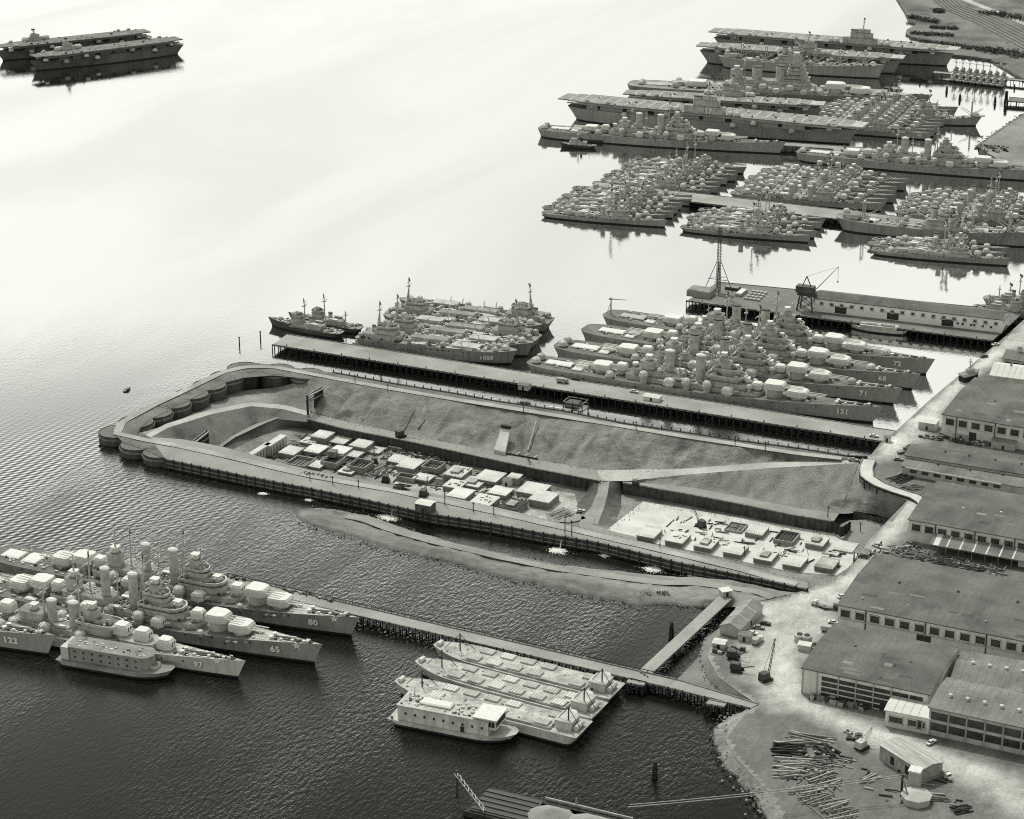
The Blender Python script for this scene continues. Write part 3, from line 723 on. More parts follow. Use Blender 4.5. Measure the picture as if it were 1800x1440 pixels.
def tier(root, x0, x1, w, z, m=None):
    """open bridge platform with an overhanging bulwark"""
    l = x1 - x0
    def f():
        b = MB(); n = 5
        def ring(k): return [(-l / 2 * k, -w / 2 * k)] + [(l / 2 * k - w / 2 * k + w / 2 * k * math.sin(math.pi * i / n), -w / 2 * k * math.cos(math.pi * i / n)) for i in range(n + 1)] + [(-l / 2 * k, w / 2 * k)]
        o, i_ = ring(1.0), ring(.93)
        b.prism(ring(.8), -1.5, 0, 0, mtop=2); b.prism(o, 0, .25, 0, mtop=2)
        nn = len(o)
        for q, z0, z1, fl in ((o, .25, 1.1, False), (i_, .26, 1.1, True)):
            b.add([(p[0], p[1], z0) for p in q] + [(p[0], p[1], z1) for p in q], [((i, (i + 1) % nn, nn + (i + 1) % nn, nn + i) if not fl else (nn + i, nn + (i + 1) % nn, (i + 1) % nn, i)) for i in range(nn)], 0)
        b.add([(p[0], p[1], 1.1) for p in o] + [(p[0], p[1], 1.1) for p in i_], [(i, (i + 1) % nn, nn + (i + 1) % nn, nn + i) for i in range(nn)], 1)
        b.prism(ring(.5), .25, 2.2, 0, mtop=2); rd = random.Random(int(l * 10)); [b.box(q - .5, q + .5, y_ - .4, y_ + .4, .25, rd.uniform(1.2, 2.6), rd.choice((0, 1, 2))) for q, y_ in [(rd.uniform(-.45, .3) * l, rd.uniform(-.42, .42) * w) for _ in range(16)]]
        return b.mesh('bridge_platform', [HOUSE, HULL_L, DECK])
    return P(root, 'bridge_platform', ('tier', round(l, 1), w), f, (x0 + x1) / 2, 0, z)
def funnel(root, x, z, h, l, w, m=None, cap=True, cover=False):
    def f():
        b = MB(); b.lathe([(l / 2 * 1.1, 0), (l / 2, h * .15), (l / 2, h)], 14, sy=w / l)
        return b.mesh('funnel', m or HOUSE)
    t = P(root, 'funnel', ('fun', h, l, w, (m or HOUSE).name), f, x, 0, z)
    def c():
        b = MB(); b.lathe([(l / 2 * 1.06, -.6), (l / 2 * 1.06, .1), (l / 2 * .55, .7 if cover else .15)], 14, sy=w / l); return b.mesh('funnel_cap', COVER if cover else STEEL)
    if cap: P(t, 'funnel_cap', ('funcap', l, w, cover), c, 0, 0, h)
    return t
def mast(root, x, z, h, yard=7.0, legs=0, m=None, radar=True, y=0.0):
    def f():
        b = MB(); b.tube((0, 0, 0), (0, 0, h), .46, .22, 6)
        for k, yy in ((.72, yard), (.86, yard * .6)): b.tube((0, -yy, h * k), (0, yy, h * k), .2, .16, 4)
        if legs:
            for s_ in (-1, 1): b.tube((-legs, s_ * legs * .6, 0), (0, 0, h * .68), .3, .2, 5)
        b.box(-.9, .9, -.9, .9, h * .66, h * .70)
        return b.mesh('mast', m or HOUSE)
    t = P(root, 'mast', ('mast', h, yard, legs, (m or HOUSE).name), f, x, y, z)
    if radar:
        def g():
            b = MB(); b.box(-.25, .25, -1.9, 1.9, 0, 1.5); b.tube((0, 0, -1), (0, 0, .2), .2); return b.mesh('radar_aerial', STEEL)
        P(t, 'radar_aerial', ('radar',), g, .3, 0, h * .9, .6)
    return t
def director(root, x, y, z, r=1.6, h=2.6, cover=True):
    def f():
        b = MB(); b.lathe([(r * .75, 0), (r * .75, h * .45)], 10); b.prism([(-r, -r * .8), (r * .8, -r), (r, 0), (r * .8, r), (-r, r * .8)], h * .45, h, 0); b.tube((0, -r * 1.7, h * .8), (0, r * 1.7, h * .8), .3)
        return b.mesh('gun_director', COVER if cover else HOUSE)
    return P(root, 'gun_director', ('dir', r, h, cover), f, x, y, z)
def clutter(root, key, x0, x1, w, z, n, seed, big=1.0, zf=None, dens=.5):
    """lockers, vents, winches, reels and rafts too small to tell apart: one part"""
    def f():
        rd = random.Random(seed); b = MB()
        for _ in range(n):
            x = rd.uniform(x0, x1); y = rd.uniform(-w / 2, w / 2); zz = (zf(x, y) if zf else 0)
            if zz is None: continue
            a, c, h = rd.uniform(.4, 1.4) * big, rd.uniform(.3, .9) * big, rd.uniform(.4, 1.5) * big
            k = rd.random(); mi = 0 if k < dens else (1 if k < dens + (.22 if dens < .6 else .06) else 2)
            if rd.random() < .3: b.lathe([(c, 0), (c, h), (c * .4, h * 1.1)], 7, (x, y, zz - .1), mi)
            else: b.box(x - a, x + a, y - c, y + c, zz - .1, zz + h, mi)
        return b.mesh('deck_fittings', [HOUSE, COVER, STEEL])
    o = P(root, 'deck_fittings', ('clut',) + tuple(key), f, 0, 0, z); o['kind'] = 'stuff'; return o
def anchors(root, hl, ta, tb, m=COVER):
    """cables, capstans and anchor gear on the forecastle"""
    def f():
        b = MB(); xa, xb = hl.pt(ta, 1).x, hl.pt(tb, 1).x; z = lambda t: hl.h(t) - .05
        for s_ in (-1, 1):
            wa = hl.half(tb) * .45
            b.beam((xa, s_ * .9, z(ta) + .2), (xb, s_ * wa, z(tb) + .2), .55, .35, 1)
            b.beam((xa + 2, s_ * 1.8, z(ta) + .2), ((xa + xb) / 2, s_ * 2.4, z((ta + tb) / 2) + .2), .4, .4, 0)
            b.lathe([(.9, 0), (.9, 1.1), (1.1, 1.2)], 8, (xa - 1, s_ * 1.6, z(ta)), 0)
            b.box(xb - 3, xb - 1.4, s_ * wa * .5 - .7, s_ * wa * .5 + .7, z(tb), z(tb) + 1.0, 0)
        for k in range(7):
            tt = ta + (tb - ta) * (k + .5) / 7
            b.box(hl.pt(tt, 1).x - .6, hl.pt(tt, 1).x + .6, -hl.half(tt) * .6, -hl.half(tt) * .6 + .9, z(tt), z(tt) + .9, 0 if k % 2 else 1)
        return b.mesh('anchor_gear', [m, STEEL])
    return P(root, 'anchor_gear', ('anch', hl.L, hl.B, ta, tb, m.name), f, 0, 0, 0)
def tarp(root, x0, x1, w, z, y=0.0, m=None):
    l = x1 - x0
    def f():
        b = MB(); b.box(-l / 2, l / 2, -w / 2, w / 2, 0, .5); b.prism([(-l / 2, -w / 2), (l / 2, -w / 2), (l / 2, w / 2), (-l / 2, w / 2)], .5, .9, top=[(-l / 2 * .9, -w / 2 * .75), (l / 2 * .9, -w / 2 * .75), (l / 2 * .9, w / 2 * .75), (-l / 2 * .9, w / 2 * .75)]); return b.mesh('hatch_cover', m or COVER)
    return P(root, 'hatch_cover', ('tarp', l, w, (m or COVER).name), f, (x0 + x1) / 2, y, z)
def crane_arm(root, x, z, h=9, l=10):
    def f():
        b = MB(); b.tube((0, 0, 0), (0, 0, h), .6, .4, 6); b.tube((0, 0, h), (l, 0, h + .6), .35, .2, 5); b.tube((-2.5, 0, 0), (0, 0, h * .8), .25, .2, 5); b.box(-1.2, .6, -.8, .8, h - .4, h + .9); return b.mesh('aircraft_crane', HULL_L)
    return P(root, 'aircraft_crane', ('acrane', h, l), f, x, 0, z, .1)
def boat(root, x, y, z, l=7.0, m=None):
    def f():
        b = MB(); hl = Hull(l, l * .3, 1.6, 1.3, 1.4, .5, 2, .4, .6); T = [0, .1, .3, .5, .7, .85, .95, 1]
        lo = [(hl.pt(t, 1).x * .9, hl.half(t) * .5) for t in T]; up = [(hl.pt(t, 1).x, hl.half(t)) for t in T]
        po = lambda q: [(x_, -y_) for x_, y_ in q] + [(x_, y_) for x_, y_ in reversed(q)]
        b.prism(po(lo), 0, 1.4, 0, top=po(up), mtop=0); return b.mesh('ship_boat', m or COVER)
    return P(root, 'ship_boat', ('boat', l, (m or COVER).name), f, x, y, z)

def ship_root(name, label, cat, stern, bow, L=None, group=None, off=0.0, along=0.0, rev=False):
    """root Empty amidships on the waterline, from the surveyed stern and bow waterline points"""
    s, b_ = Vector((*W(*stern), 0)), Vector((*W(*bow), 0))
    d = (b_ - s).normalized(); n = Vector((-d.y, d.x, 0))
    c = b_ - d * ((L or (b_ - s).length) / 2) + n * off + d * along
    return thing(name, label, cat, tuple(c), math.atan2(d.y, d.x), group)

def add_hull(root, key, hl, m, deck, fc=None, fcm=None):
    h = P(root, 'hull', ('hull', key, m.name), lambda: hl.mesh([m, BOOT]), 0, 0, 0)
    P(root, 'main_deck', ('deck', key, deck.name, fc), lambda: hl.deck(deck, 0, fc or 1.0), 0, 0, 0)
    if fc: P(root, 'forecastle_deck', ('fdeck', key, fcm.name), lambda: hl.deck(fcm, fc - .04, 1.0, -.08), 0, 0, 0)
    return h
def hull_gear(root, hl, key, n=14):
    """portholes, scuppers and fairleads in the near plating"""
    def f():
        b = MB(); rd = random.Random(str(key))
        for i in range(n):
            t = .12 + .76 * i / n + rd.uniform(-.01, .01)
            p = hl.pt(t, rd.choice((.45, .62, .8)))
            for s_ in (1, -1): b.box(p.x - .35, p.x + .35, s_ * p.y - .12, s_ * p.y + .12, p.z - .35, p.z + .35)
        return b.mesh('scuttles', DARK)
    o = P(root, 'scuttles', ('scut', key), f, 0, 0, 0); o['kind'] = 'stuff'

# ------------------------------------------------------------------ ship classes
def heavy_cruiser(root, num=None, seed=1, bowdome=True, stern='dome', crane=False, capdark=True, L=205.0):
    hl = Hull(L, 21.6, 10.2, 6.6, 7.0, .52, 1.9, 4.5, .45, .1); k = L / 205
    add_hull(root, ('ca', L), hl, HULL, DECK, .885, DECK_M); hull_gear(root, hl, ('ca', L))
    def D(x): return hl.h(x / L + .5) - .15
    house(root, -42, 36, 13, 6.4, 2.7, rnd=4, top=DECK); house(root, -38, -9, 10, 9.4, 2.8, top=DECK); house(root, 4, 29, 11.5, 9.4, 2.8, top=DECK_M, rnd=4)
    house(root, -34, -26, 7, 12.4, 4.5); house(root, 6, 24, 8.5, 12.4, 2.6, rnd=3.5)
    tier(root, 5, 27, 12, 15.0); tier(root, 8, 24, 8.5, 18.6); house(root, 9, 18, 5.5, 18.5, 4.2, rnd=1.5); house(root, 11, 16, 3.6, 22.8, 2.2)
    director(root, 13.5, 0, 25, 1.7, 2.8); director(root, 21, 0, 19.8, 1.2, 2.0); [dome(root, q, s2 * 4.4, 15.2, 1.1, .5, True) for q in (10, 22) for s2 in (-1, 1)]; director(root, 27, 0, 12.4, 1.8, 3.0); director(root, -30, 0, 17, 2.0, 3.2); director(root, -38, 0, 12, 1.6, 2.6)
    funnel(root, 0, 9.4, 15, 5.4, 3.9, cap=True, cover=not capdark); funnel(root, -18, 9.4, 15, 5.4, 3.9, cap=True, cover=not capdark)
    mast(root, 7, 12.4, 25, 7, 2.5); mast(root, -24, 12.4, 20, 5, 0, radar=seed % 2 == 0); mast(root, 17, 25, 8, 2.5, 0, radar=False); mast(root, -12, 9.4, 16, 3, 0, radar=False)
    turret(root, 56, 0, D(56), 0, 11, 9.2, 3.3, 3, 10.5, 1.6); turret(root, 43, 0, D(43), 0, 11, 9.2, 3.3, 3, 10.5, 4.4); turret(root, -58, 0, D(-58), math.pi, 11, 9.2, 3.3, 3, 10.5, 1.8)
    turret(root, 33, 0, 9.2, 0, 6, 5.4, 3.6, 2, 3.5, .8, 'round', 'gun_mount', .2); turret(root, -46, 0, 7.0, math.pi, 6, 5.4, 3.6, 2, 3.5, 2.4, 'round', 'gun_mount', .2)
    for s_ in (-1, 1):
        for x in (16, -15): turret(root, x + (3 if x > 0 else 0), s_ * 8.3, 6.5, 0 if x > 0 else math.pi, 6, 5.4, 3.5, 2, 3.5, 1.2, 'round', 'gun_mount', .2)
        for x, pd in ((-50, 1.6), (-30, 4.6), (-5, 4.2), (7, 4.4)): dome(root, x, s_ * 8.4, 6.4, 2.35, pd)
        dome(root, 30, s_ * 5.2, 9.4, 1.5, 2.5); dome(root, -22, s_ * 4.6, 12.2, 1.5, 1.5)
        boat(root, -10.5, s_ * 5.8, 10)
    if bowdome: dome(root, 74, 0, D(74), 2.6, .5, seed % 3 == 0)
    if stern == 'dome':
        for s_ in (-1, 1): dome(root, -97, s_ * 3.4, 7.0, 2.6, .6, s_ > 0 and seed % 2 == 1)
    tarp(root, -92, -76, 7, 6.9, 0, COVER if seed % 2 else COVER_G); tarp(root, -74, -68, 5, 6.7, -4, COVER)
    if seed % 2: tarp(root, -75, -67, 7, 6.6, 3.5, DECK_L)
    if crane: crane_arm(root, -99, 7)
    anchors(root, hl, .885, .975)
    zf = lambda x, y: (9.2 if x < 30 and x > -40 else 6.5) if abs(x) < 60 else (None if abs(y) > hl.half(x / L + .5) * .8 else D(x))
    clutter(root, ('catower', seed % 2), -36, 28, 9, 0, 150, 90 + seed % 2, .55, lambda x, y: 12.3 if x < -8 or x > 4 else 9.3, .55); clutter(root, ('cabr',), 6, 26, 11, 0, 60, 95, .5, lambda x, y: 15.2, .5)
    clutter(root, ('ca', seed % 3), -90, 66, 12, 0, 300, seed % 3, .75, zf)
    if num: letter(root, num, 4.2, hl.frame_on(.905, .36), shade=False)
    return hl

def light_cruiser(root, num, seed=1):
    L = 186.0; hl = Hull(L, 20.2, 9.6, 6.2, 6.4, .52, 1.9, 4.0, .45, .1)
    add_hull(root, 'cl', hl, HULL_D, DECK, .86, DECK_L); hull_gear(root, hl, 'cl')
    D = lambda x: hl.h(x / L + .5) - .15
    house(root, -38, 36, 11.5, 6.1, 2.6, rnd=4, top=DECK); house(root, -32, -8, 9, 8.9, 2.7); house(root, 6, 28, 10.5, 8.9, 2.7, rnd=4); house(root, 8, 22, 7.5, 11.8, 2.6, rnd=3)
    tier(root, 7, 28, 11, 13.0); house(root, 9, 20, 6.5, 13.2, 3.4); tier(root, 9, 20, 7.2, 17.6); house(root, 11, 16, 4.2, 18, 3.8); house(root, -31, -25, 6, 11.8, 5.5)
    director(root, 13.5, 0, 21.6, 2.0, 3.0); director(root, 24, 0, 13, 1.8, 3.2); director(root, -28, 0, 17.4, 2.0, 3.0); director(root, -35, 0, 9, 1.8, 3.4)
    funnel(root, 2, 8.9, 15.5, 4.3, 3.4, cover=True); funnel(root, -12, 8.9, 15.5, 4.3, 3.4, cover=True)
    mast(root, 7.5, 11.8, 24, 6.5, 2.2); mast(root, -20, 11.8, 19, 5)
    for x, bh, rz in ((55, 1.4, 0), (44, 4.2, 0), (-45, 4.4, math.pi), (-56, 1.8, math.pi)): turret(root, x, 0, D(x), rz, 9.4, 8.6, 3.4, 3, 7.5, bh)
    turret(root, 34, 0, 8.9, 0, 5.6, 5.2, 3.5, 2, 3.2, 1.6, 'round', 'gun_mount', .2); turret(root, -36.5, 0, 8.8, math.pi, 5.6, 5.2, 3.5, 2, 3.2, 1.6, 'round', 'gun_mount', .2)
    for s_ in (-1, 1):
        for x in (19, -17): turret(root, x, s_ * 7.6, 6.1, 0 if x > 0 else math.pi, 5.6, 5.2, 3.5, 2, 3.2, 1.0, 'round', 'gun_mount', .2)
        dome(root, 9, s_ * 7.8, 6.2, 2.5, 3.0); dome(root, -25, s_ * 7.2, 6.2, 2.3, 3.4); dome(root, 39, s_ * 7.3, D(39), 1.5, .3); dome(root, -6, s_ * 7.6, 6.2, 2.2, 2.4, True)
        boat(root, -4, s_ * 5, 9)
    tarp(root, -88, -78, 8, 6.2, 0); tarp(root, -76, -68, 10, 6.1, 0); tarp(root, -49, -43, 3, 6.1, -7.2)
    anchors(root, hl, .88, .975)
    zf = lambda x, y: (8.9 if -38 < x < 35 and abs(y) < 5.5 else 6.1) if abs(x) < 60 else (None if abs(y) > hl.half(x / L + .5) * .75 else D(x))
    clutter(root, ('cltower',), -32, 28, 8.5, 0, 170, 91, .5, lambda x, y: 11.7 if x < -8 or x > 6 else 9, .55); mast(root, 16, 21, 9, 2.5, 0, radar=False); mast(root, -6, 9, 15, 3, 0, radar=False); mast(root, -28, 20, 8, 2, 0, radar=False)
    clutter(root, ('cl',), -85, 64, 17, 0, 380, 5, .7, zf)
    letter(root, num, 4.0, hl.frame_on(.895, .34)); letter(root, '\u2606', 3.2, hl.frame_on(.945, .72), shade=False, name='bow_star')

def antiaircraft_cruiser(root, num):
    L = 165.0; hl = Hull(L, 16.4, 8.8, 5.4, 5.6, .5, 1.9, 3.8, .45, .1)
    add_hull(root, 'aa', hl, HULL_L, DECK_M, .70, DECK_L); hull_gear(root, hl, 'aa')
    D = lambda x: hl.h(x / L + .5) - .15
    house(root, -30, 24, 10.5, 5.2, 2.6, rnd=3.5, top=DECK_M); house(root, 24, 41, 9, D(30), 2.6, HULL_L, 'gun_platform', 4, DECK_L)
    house(root, 4, 20, 8.5, 8.1, 2.8, rnd=3); tier(root, 4, 24, 10.5, 12.4); house(root, 6, 13, 4.6, 12, 5.6); house(root, -26, -14, 7, 8.1, 3.5)
    director(root, 9.5, 0, 17.6, 1.8, 3.0); director(root, -20, 0, 11.6, 1.8, 3.0)
    funnel(root, 0, 8, 11, 4.6, 3.6, cover=True); funnel(root, -11, 8, 10, 4.6, 3.6, cover=True)
    mast(root, 3, 11, 20, 5); mast(root, -15, 11, 14, 4, 0, radar=False)
    for x, z in ((24, 8.2), (34, 7.6), (45, D(45))): turret(root, x, 0, z, 0, 6.8, 5.8, 4.4, 2, 3.6, 1.4 if x < 40 else .5, 'round', 'gun_mount', .22)
    for x in (-34, -44, -54): turret(root, x, 0, 5.4, math.pi, 6.8, 5.8, 4.2, 2, 3.6, 3.4 if x == -34 else 1.0, 'round', 'gun_mount', .22)
    for s_ in (-1, 1):
        for x in (4, -14): dome(root, x + 3, s_ * 6.2, 5.3, 2.5, 2.2)
        dome(root, -27, s_ * 5.6, 5.3, 2.4, 1.4); boat(root, -4, s_ * 4.4, 8.2, 6)
    anchors(root, hl, .83, .97)
    zf = lambda x, y: (8 if -28 < x < 22 and abs(y) < 4.5 else 5.3) if x < 40 else (None if abs(y) > hl.half(x / L + .5) * .8 else D(x))
    clutter(root, ('aa',), -70, 74, 13, 0, 320, 11, .65, zf)
    letter(root, num, 3.6, hl.frame_on(.88, .34)); letter(root, '\u2606', 2.6, hl.frame_on(.93, .75), shade=False, name='bow_star')

def escort(root, v=0, num=None, m=None):
    """destroyer escort: flush deck, one funnel, cocooned guns; four variants of cover arrangement"""
    L = 93.0; hl = Hull(L, 11.2, 6.0, 3.2, 3.0, .45, 1.8, 2.4, .5, .1)
    m = m or (HULL, HULL_D, HULL, HULL_D)[v]
    add_hull(root, 'de', hl, m, DECK, .90, DECK_M)
    D = lambda x: hl.h(x / L + .5) - .1
    house(root, -22, 20, 6.4, 3.1, 2.3, top=DECK_M); house(root, 6, 18, 5.4, 5.7, 2.4, rnd=2.4); tier(root, 7, 18, 6.6, 9.2); house(root, -30, -22, 5, 3.1, 2.0)
    funnel(root, -1 if v < 2 else -3, 5.6, 5.6, 3.4, 2.6, cover=v % 2 == 0); mast(root, 5, 8, 17 if v != 1 else 13, 4, 0, radar=v != 2)
    director(root, 13, 0, 10.9, 1.1, 1.9, v != 2)
    lay = [((33, 2.2, .3), (25, 2.0, 2.4), (-26, 1.9, 2.2), (-36, 2.2, .2)), ((32, 2.4, .2), (24, 2.2, 2.6), (-20, 1.6, 2.4), (-33, 2.2, .3)),
           ((34, 1.8, .2), (26, 1.7, 2.2), (-28, 2.2, 2.0), (-38, 1.6, .1)), ((31, 2.3, .2), (22, 1.8, 2.8), (-24, 2.2, 2.1), (-35, 1.9, .3))][v]
    for x, r, pd in lay: dome(root, x, 0, D(x), r, pd, (v == 2 and x < 0))
    for s_ in (-1, 1):
        for x in ((-6, -12), (-9, 1), (-4, -15), (-11, 3))[v]: dome(root, x, s_ * 3.6, 3.1, 1.35, 1.8, v == 1)
        boat(root, -14 + 2 * v, s_ * 2.2, 5.4, 6, COVER if v != 2 else COVER_G)
    tarp(root, -18, -12, 3.4, 5.6, 0, COVER if v in (0, 3) else COVER_G)
    zf = lambda x, y: (None if abs(y) > hl.half(x / L + .5) * .8 else (5.5 if -22 < x < 19 and abs(y) < 3 else D(x)))
    clutter(root, ('de', v), -44, 40, 9, 0, 190, 20 + v, .6, zf)
    if num: letter(root, num, 2.2, hl.frame_on(.90, .38), shade=False)
def destroyer(root, v=0, num=None):
    L = 115.0; hl = Hull(L, 12.2, 7.0, 3.9, 3.6, .42, 1.8, 3.0, .5, .1)
    add_hull(root, 'dd', hl, (HULL, HULL_D)[v % 2], DECK, .90, DECK_M)
    D = lambda x: hl.h(x / L + .5) - .1
    house(root, -34, 22, 6.6, 3.8, 2.4, top=DECK_M); house(root, 8, 20, 6, 6.5, 2.6, rnd=2.4); tier(root, 8, 21, 7, 10.4); director(root, 14, 0, 12.1, 1.5, 2.4)
    funnel(root, 2, 6.4, 7.5, 4, 2.8, cover=v % 2 == 0); funnel(root, -12, 6.4, 7.5, 4, 2.8, cover=v % 2 == 0); mast(root, 6, 9, 19, 4.5, 0)
    for x, z, rz in ((37, D(37), 0), (27, D(27) + 2.2, 0), (-30, 6.2, math.pi), (-37, 6.0, math.pi), (-45, 3.7, math.pi)):
        t = turret(root, x, 0, z, rz, 4.4, 3.9, 3.0, 1, 3.4, .4, 'round', 'gun_mount', .2)
        if (v + int(x)) % 3: t.material_slots[0].link = 'OBJECT'; t.material_slots[0].material = COVER_G if (v + int(x)) % 3 == 1 else HOUSE
    for x, y, z in ((22, 3.4, 6), (-8, 3.9, 3.8), (-21, 3.6, 5.5), (-4, 4, 3.8)):
        for s_ in (-1, 1): dome(root, x, s_ * y, z, 1.7, 1.2, v % 3 == 1)
    dome(root, -24, 0, 6.2, 2.0, 1.0); tarp(root, -20, -14, 4, 6.3)
    zf = lambda x, y: (None if abs(y) > hl.half(x / L + .5) * .8 else (6.3 if -33 < x < 21 and abs(y) < 3 else D(x)))
    clutter(root, ('dd', v), -54, 48, 10, 0, 210, 30 + v, .65, zf)
    if num: letter(root, num, 2.2, hl.frame_on(.91, .38), shade=False)

def carrier(root, L, B, num=None, island=True, key='cv', m=None, panels=24, FL=None, FW=None, hz=16.5, dm=None, isl_x=8.0, isl_y=-1, light_bow=True, hullh=11.0, domes=True, isl=1.0):
    """flush or island aircraft carrier: hull, hangar side, sponsons, planked flight deck in panels"""
    m = m or HULL; dm = dm or DECK_M; FL = FL or L * 1.03; FW = FW or B * 1.12
    hl = Hull(L, B, hullh + 1.5, hullh, hullh, .55, 1.9, 6.0, .4, .16, counter=7.0)
    h = add_hull(root, key, hl, m, DECK)
    hang = MB().box(-L * .42, L * .36, -B * .43, B * .43, hullh - .2, hz).mesh('hangar', m)
    hg = ob('hangar_side', hang, root)
    for i in range(9):
        w = (2.2, 3.5, 5.5)[i % 3]
        for s_ in (-1, 1): P(hg, 'hangar_opening', ('hop', w, hullh, hz), lambda: MB().box(0, w, -.15, .15, hullh + .6, hz - 1.2).mesh('hangar_opening', DARK), -L * .38 + L * .72 * i / 8, s_ * B * .43, 0)
    fw = FL / panels
    for i in range(panels):
        x = -FL / 2 + fw * i; e = min(i, panels - 1 - i); w = FW * (.72 if e == 0 else .86 if e == 1 and i < 3 else 1.0)
        if i == panels - 1: w = FW * .62
        if i == panels - 2: w = FW * .82
        last = i == panels - 1
        P(root, 'flight_deck_panel', (key, 'fd', round(w, 1), last), lambda: MB().box(.18, fw - .18, -w / 2, w / 2, 0, .9).mesh('flight_deck_panel', DECK_L if last and light_bow else dm), x, 0, hz)
    bt = MB()
    for i in range(1, panels): bt.box(-FL / 2 + fw * i - .45, -FL / 2 + fw * i + .45, -FW * .36, FW * .36, hz + .2, hz + .97)
    bt.build('deck_seam_strips', HULL_L if dm is not DECK else DECK_M, root)
    g = MB()
    for s_ in (-1, 1): g.box(-FL * .46, FL * .44, s_ * FW / 2 - .3, s_ * FW / 2 + .3, hz - 1.2, hz - .1)
    g.build('catwalk', m, root)
    if domes:
        for k, x in enumerate((-.40, -.28, -.13, .10, .17, .30, .42)):
            for s_ in (-1, 1):
                spn = P(root, 'gun_sponson', (key, 'spon'), lambda: MB().lathe([(1.4, -2.4), (3.1, -.6), (3.1, 0)], 10).mesh('gun_sponson', m), x * L, s_ * (B * .5 + .4 if abs(x) < .38 else B * .36), hullh - 1.5 if k % 2 else hz - 3.5)
                P(spn, 'gun_cover', ('dome', 2.5, k % 3 == 2), m_dome(2.5, COVER_G if k % 3 == 2 else COVER), 0, 0, 0)
    if island:
        y = isl_y * (FW / 2 - 2.5); x = isl_x; z = hz + .9; s = L / 250 * isl
        house(root, x - 18 * s, x + 18 * s, 5.5, z, 4.5 * s + 1, HOUSE, 'island', 3, y=y); house(root, x - 10 * s, x + 13 * s, 5, z + 5 * s + 1.2, 4.5 * s, HOUSE, 'island_bridge', 2.5, y=y); house(root, x - 2 * s, x + 10 * s, 4.4, z + 9.8 * s + 1.5, 3 * s, HOUSE, 'island_bridge', 2, y=y)
        f = funnel(root, x - 6 * s, z + 5 * s, 9 * s, 8 * s, 4); f.location.y = y
        mast(root, x + 3 * s, z + 12 * s, 14 * s, 4, 1.5, y=y)
        if domes:
            for q in (-24, -30, 22, 28): dome(root, x + q * s, y, z, 2.5, 1.2)
        if num: letter(root, num, 5.5, Matrix(((1, 0, 0, x + 4 * s), (0, 0, -1 if isl_y < 0 else 1, y + isl_y * 2.75), (0, 1, 0, z + 1.0), (0, 0, 0, 1))), shade=False)
    if domes:
        for x in (-.44, -.36, .44): dome(root, x * FL * .9, -FW * .42, hz + .9, 1.8, .2, True)
    zf = lambda x, y: 0
    clutter(root, (key, 'fd'), -FL * .45, FL * .42, FW * .9, hz + .9, 40, 77, .9, zf, .3)

def battleship(root):
    L = 268.0; hl = Hull(L, 33, 12.5, 8.0, 8.2, .42, 1.5, 8, .4, .1)
    add_hull(root, 'bb', hl, HULL_D, DECK_M)
    D = lambda x: hl.h(x / L + .5) - .15
    house(root, -50, 38, 22, 7.9, 3.2, rnd=6); house(root, -44, 32, 17, 11.3, 3, rnd=5); house(root, -40, 28, 12, 14.5, 3, rnd=4)
    for i, (a, c, w, z) in enumerate(((4, 27, 12, 17.8), (8, 25, 10, 21.2), (9, 23, 9, 24.5), (10, 22, 8, 28))):
        house(root, a, c, w * .8, z - .3, 3.2); tier(root, a - 1, c + 1, w, z + 2.9)
    house(root, 12, 19, 6, 31, 8); director(root, 15, 0, 39, 2.6, 4); mast(root, 10, 34, 14, 6); mast(root, -30, 18, 22, 6, 3)
    funnel(root, 2, 17, 14, 9, 6.5); funnel(root, -19, 17, 12, 9, 6.5); house(root, -42, -32, 8, 17, 8); director(root, -37, 0, 25, 2.4, 3.6)
    for x, bh, rz in ((72, 1.5, 0), (50, 5, 0), (-72, 1.5, math.pi)): turret(root, x, 0, D(x), rz, 17, 13, 4.4, 3, 15, bh, r=.55)
    for s_ in (-1, 1):
        for k, x in enumerate((24, 12, 0, -12, -24)): turret(root, x, s_ * 11, 8 + (3.2 if k % 2 else 0), 0, 6, 5.4, 3.5, 2, 3.5, 1.2, 'round', 'gun_mount', .2)
        for x in (38, 31, 6, -6, -36, -46, -90): dome(root, x, s_ * 8.5, 8.2, 2.7, 2.5)
    dome(root, 94, 0, D(94), 2.7, .4); dome(root, -122, 3, 8.3, 2.7, .5); dome(root, -122, -3, 8.3, 2.7, .5)
    for k in range(3): tarp(root, 80 + 12 * k, 90 + 12 * k, 14 - 3 * k, D(86 + 12 * k), 0, DECK_L)
    tarp(root, -118, -94, 10, 8.1, 0, DECK_L); anchors(root, hl, .9, .97)
    clutter(root, ('bb',), -100, 70, 22, 0, 260, 41, 1.1, lambda x, y: 11 if -46 < x < 34 else D(x))

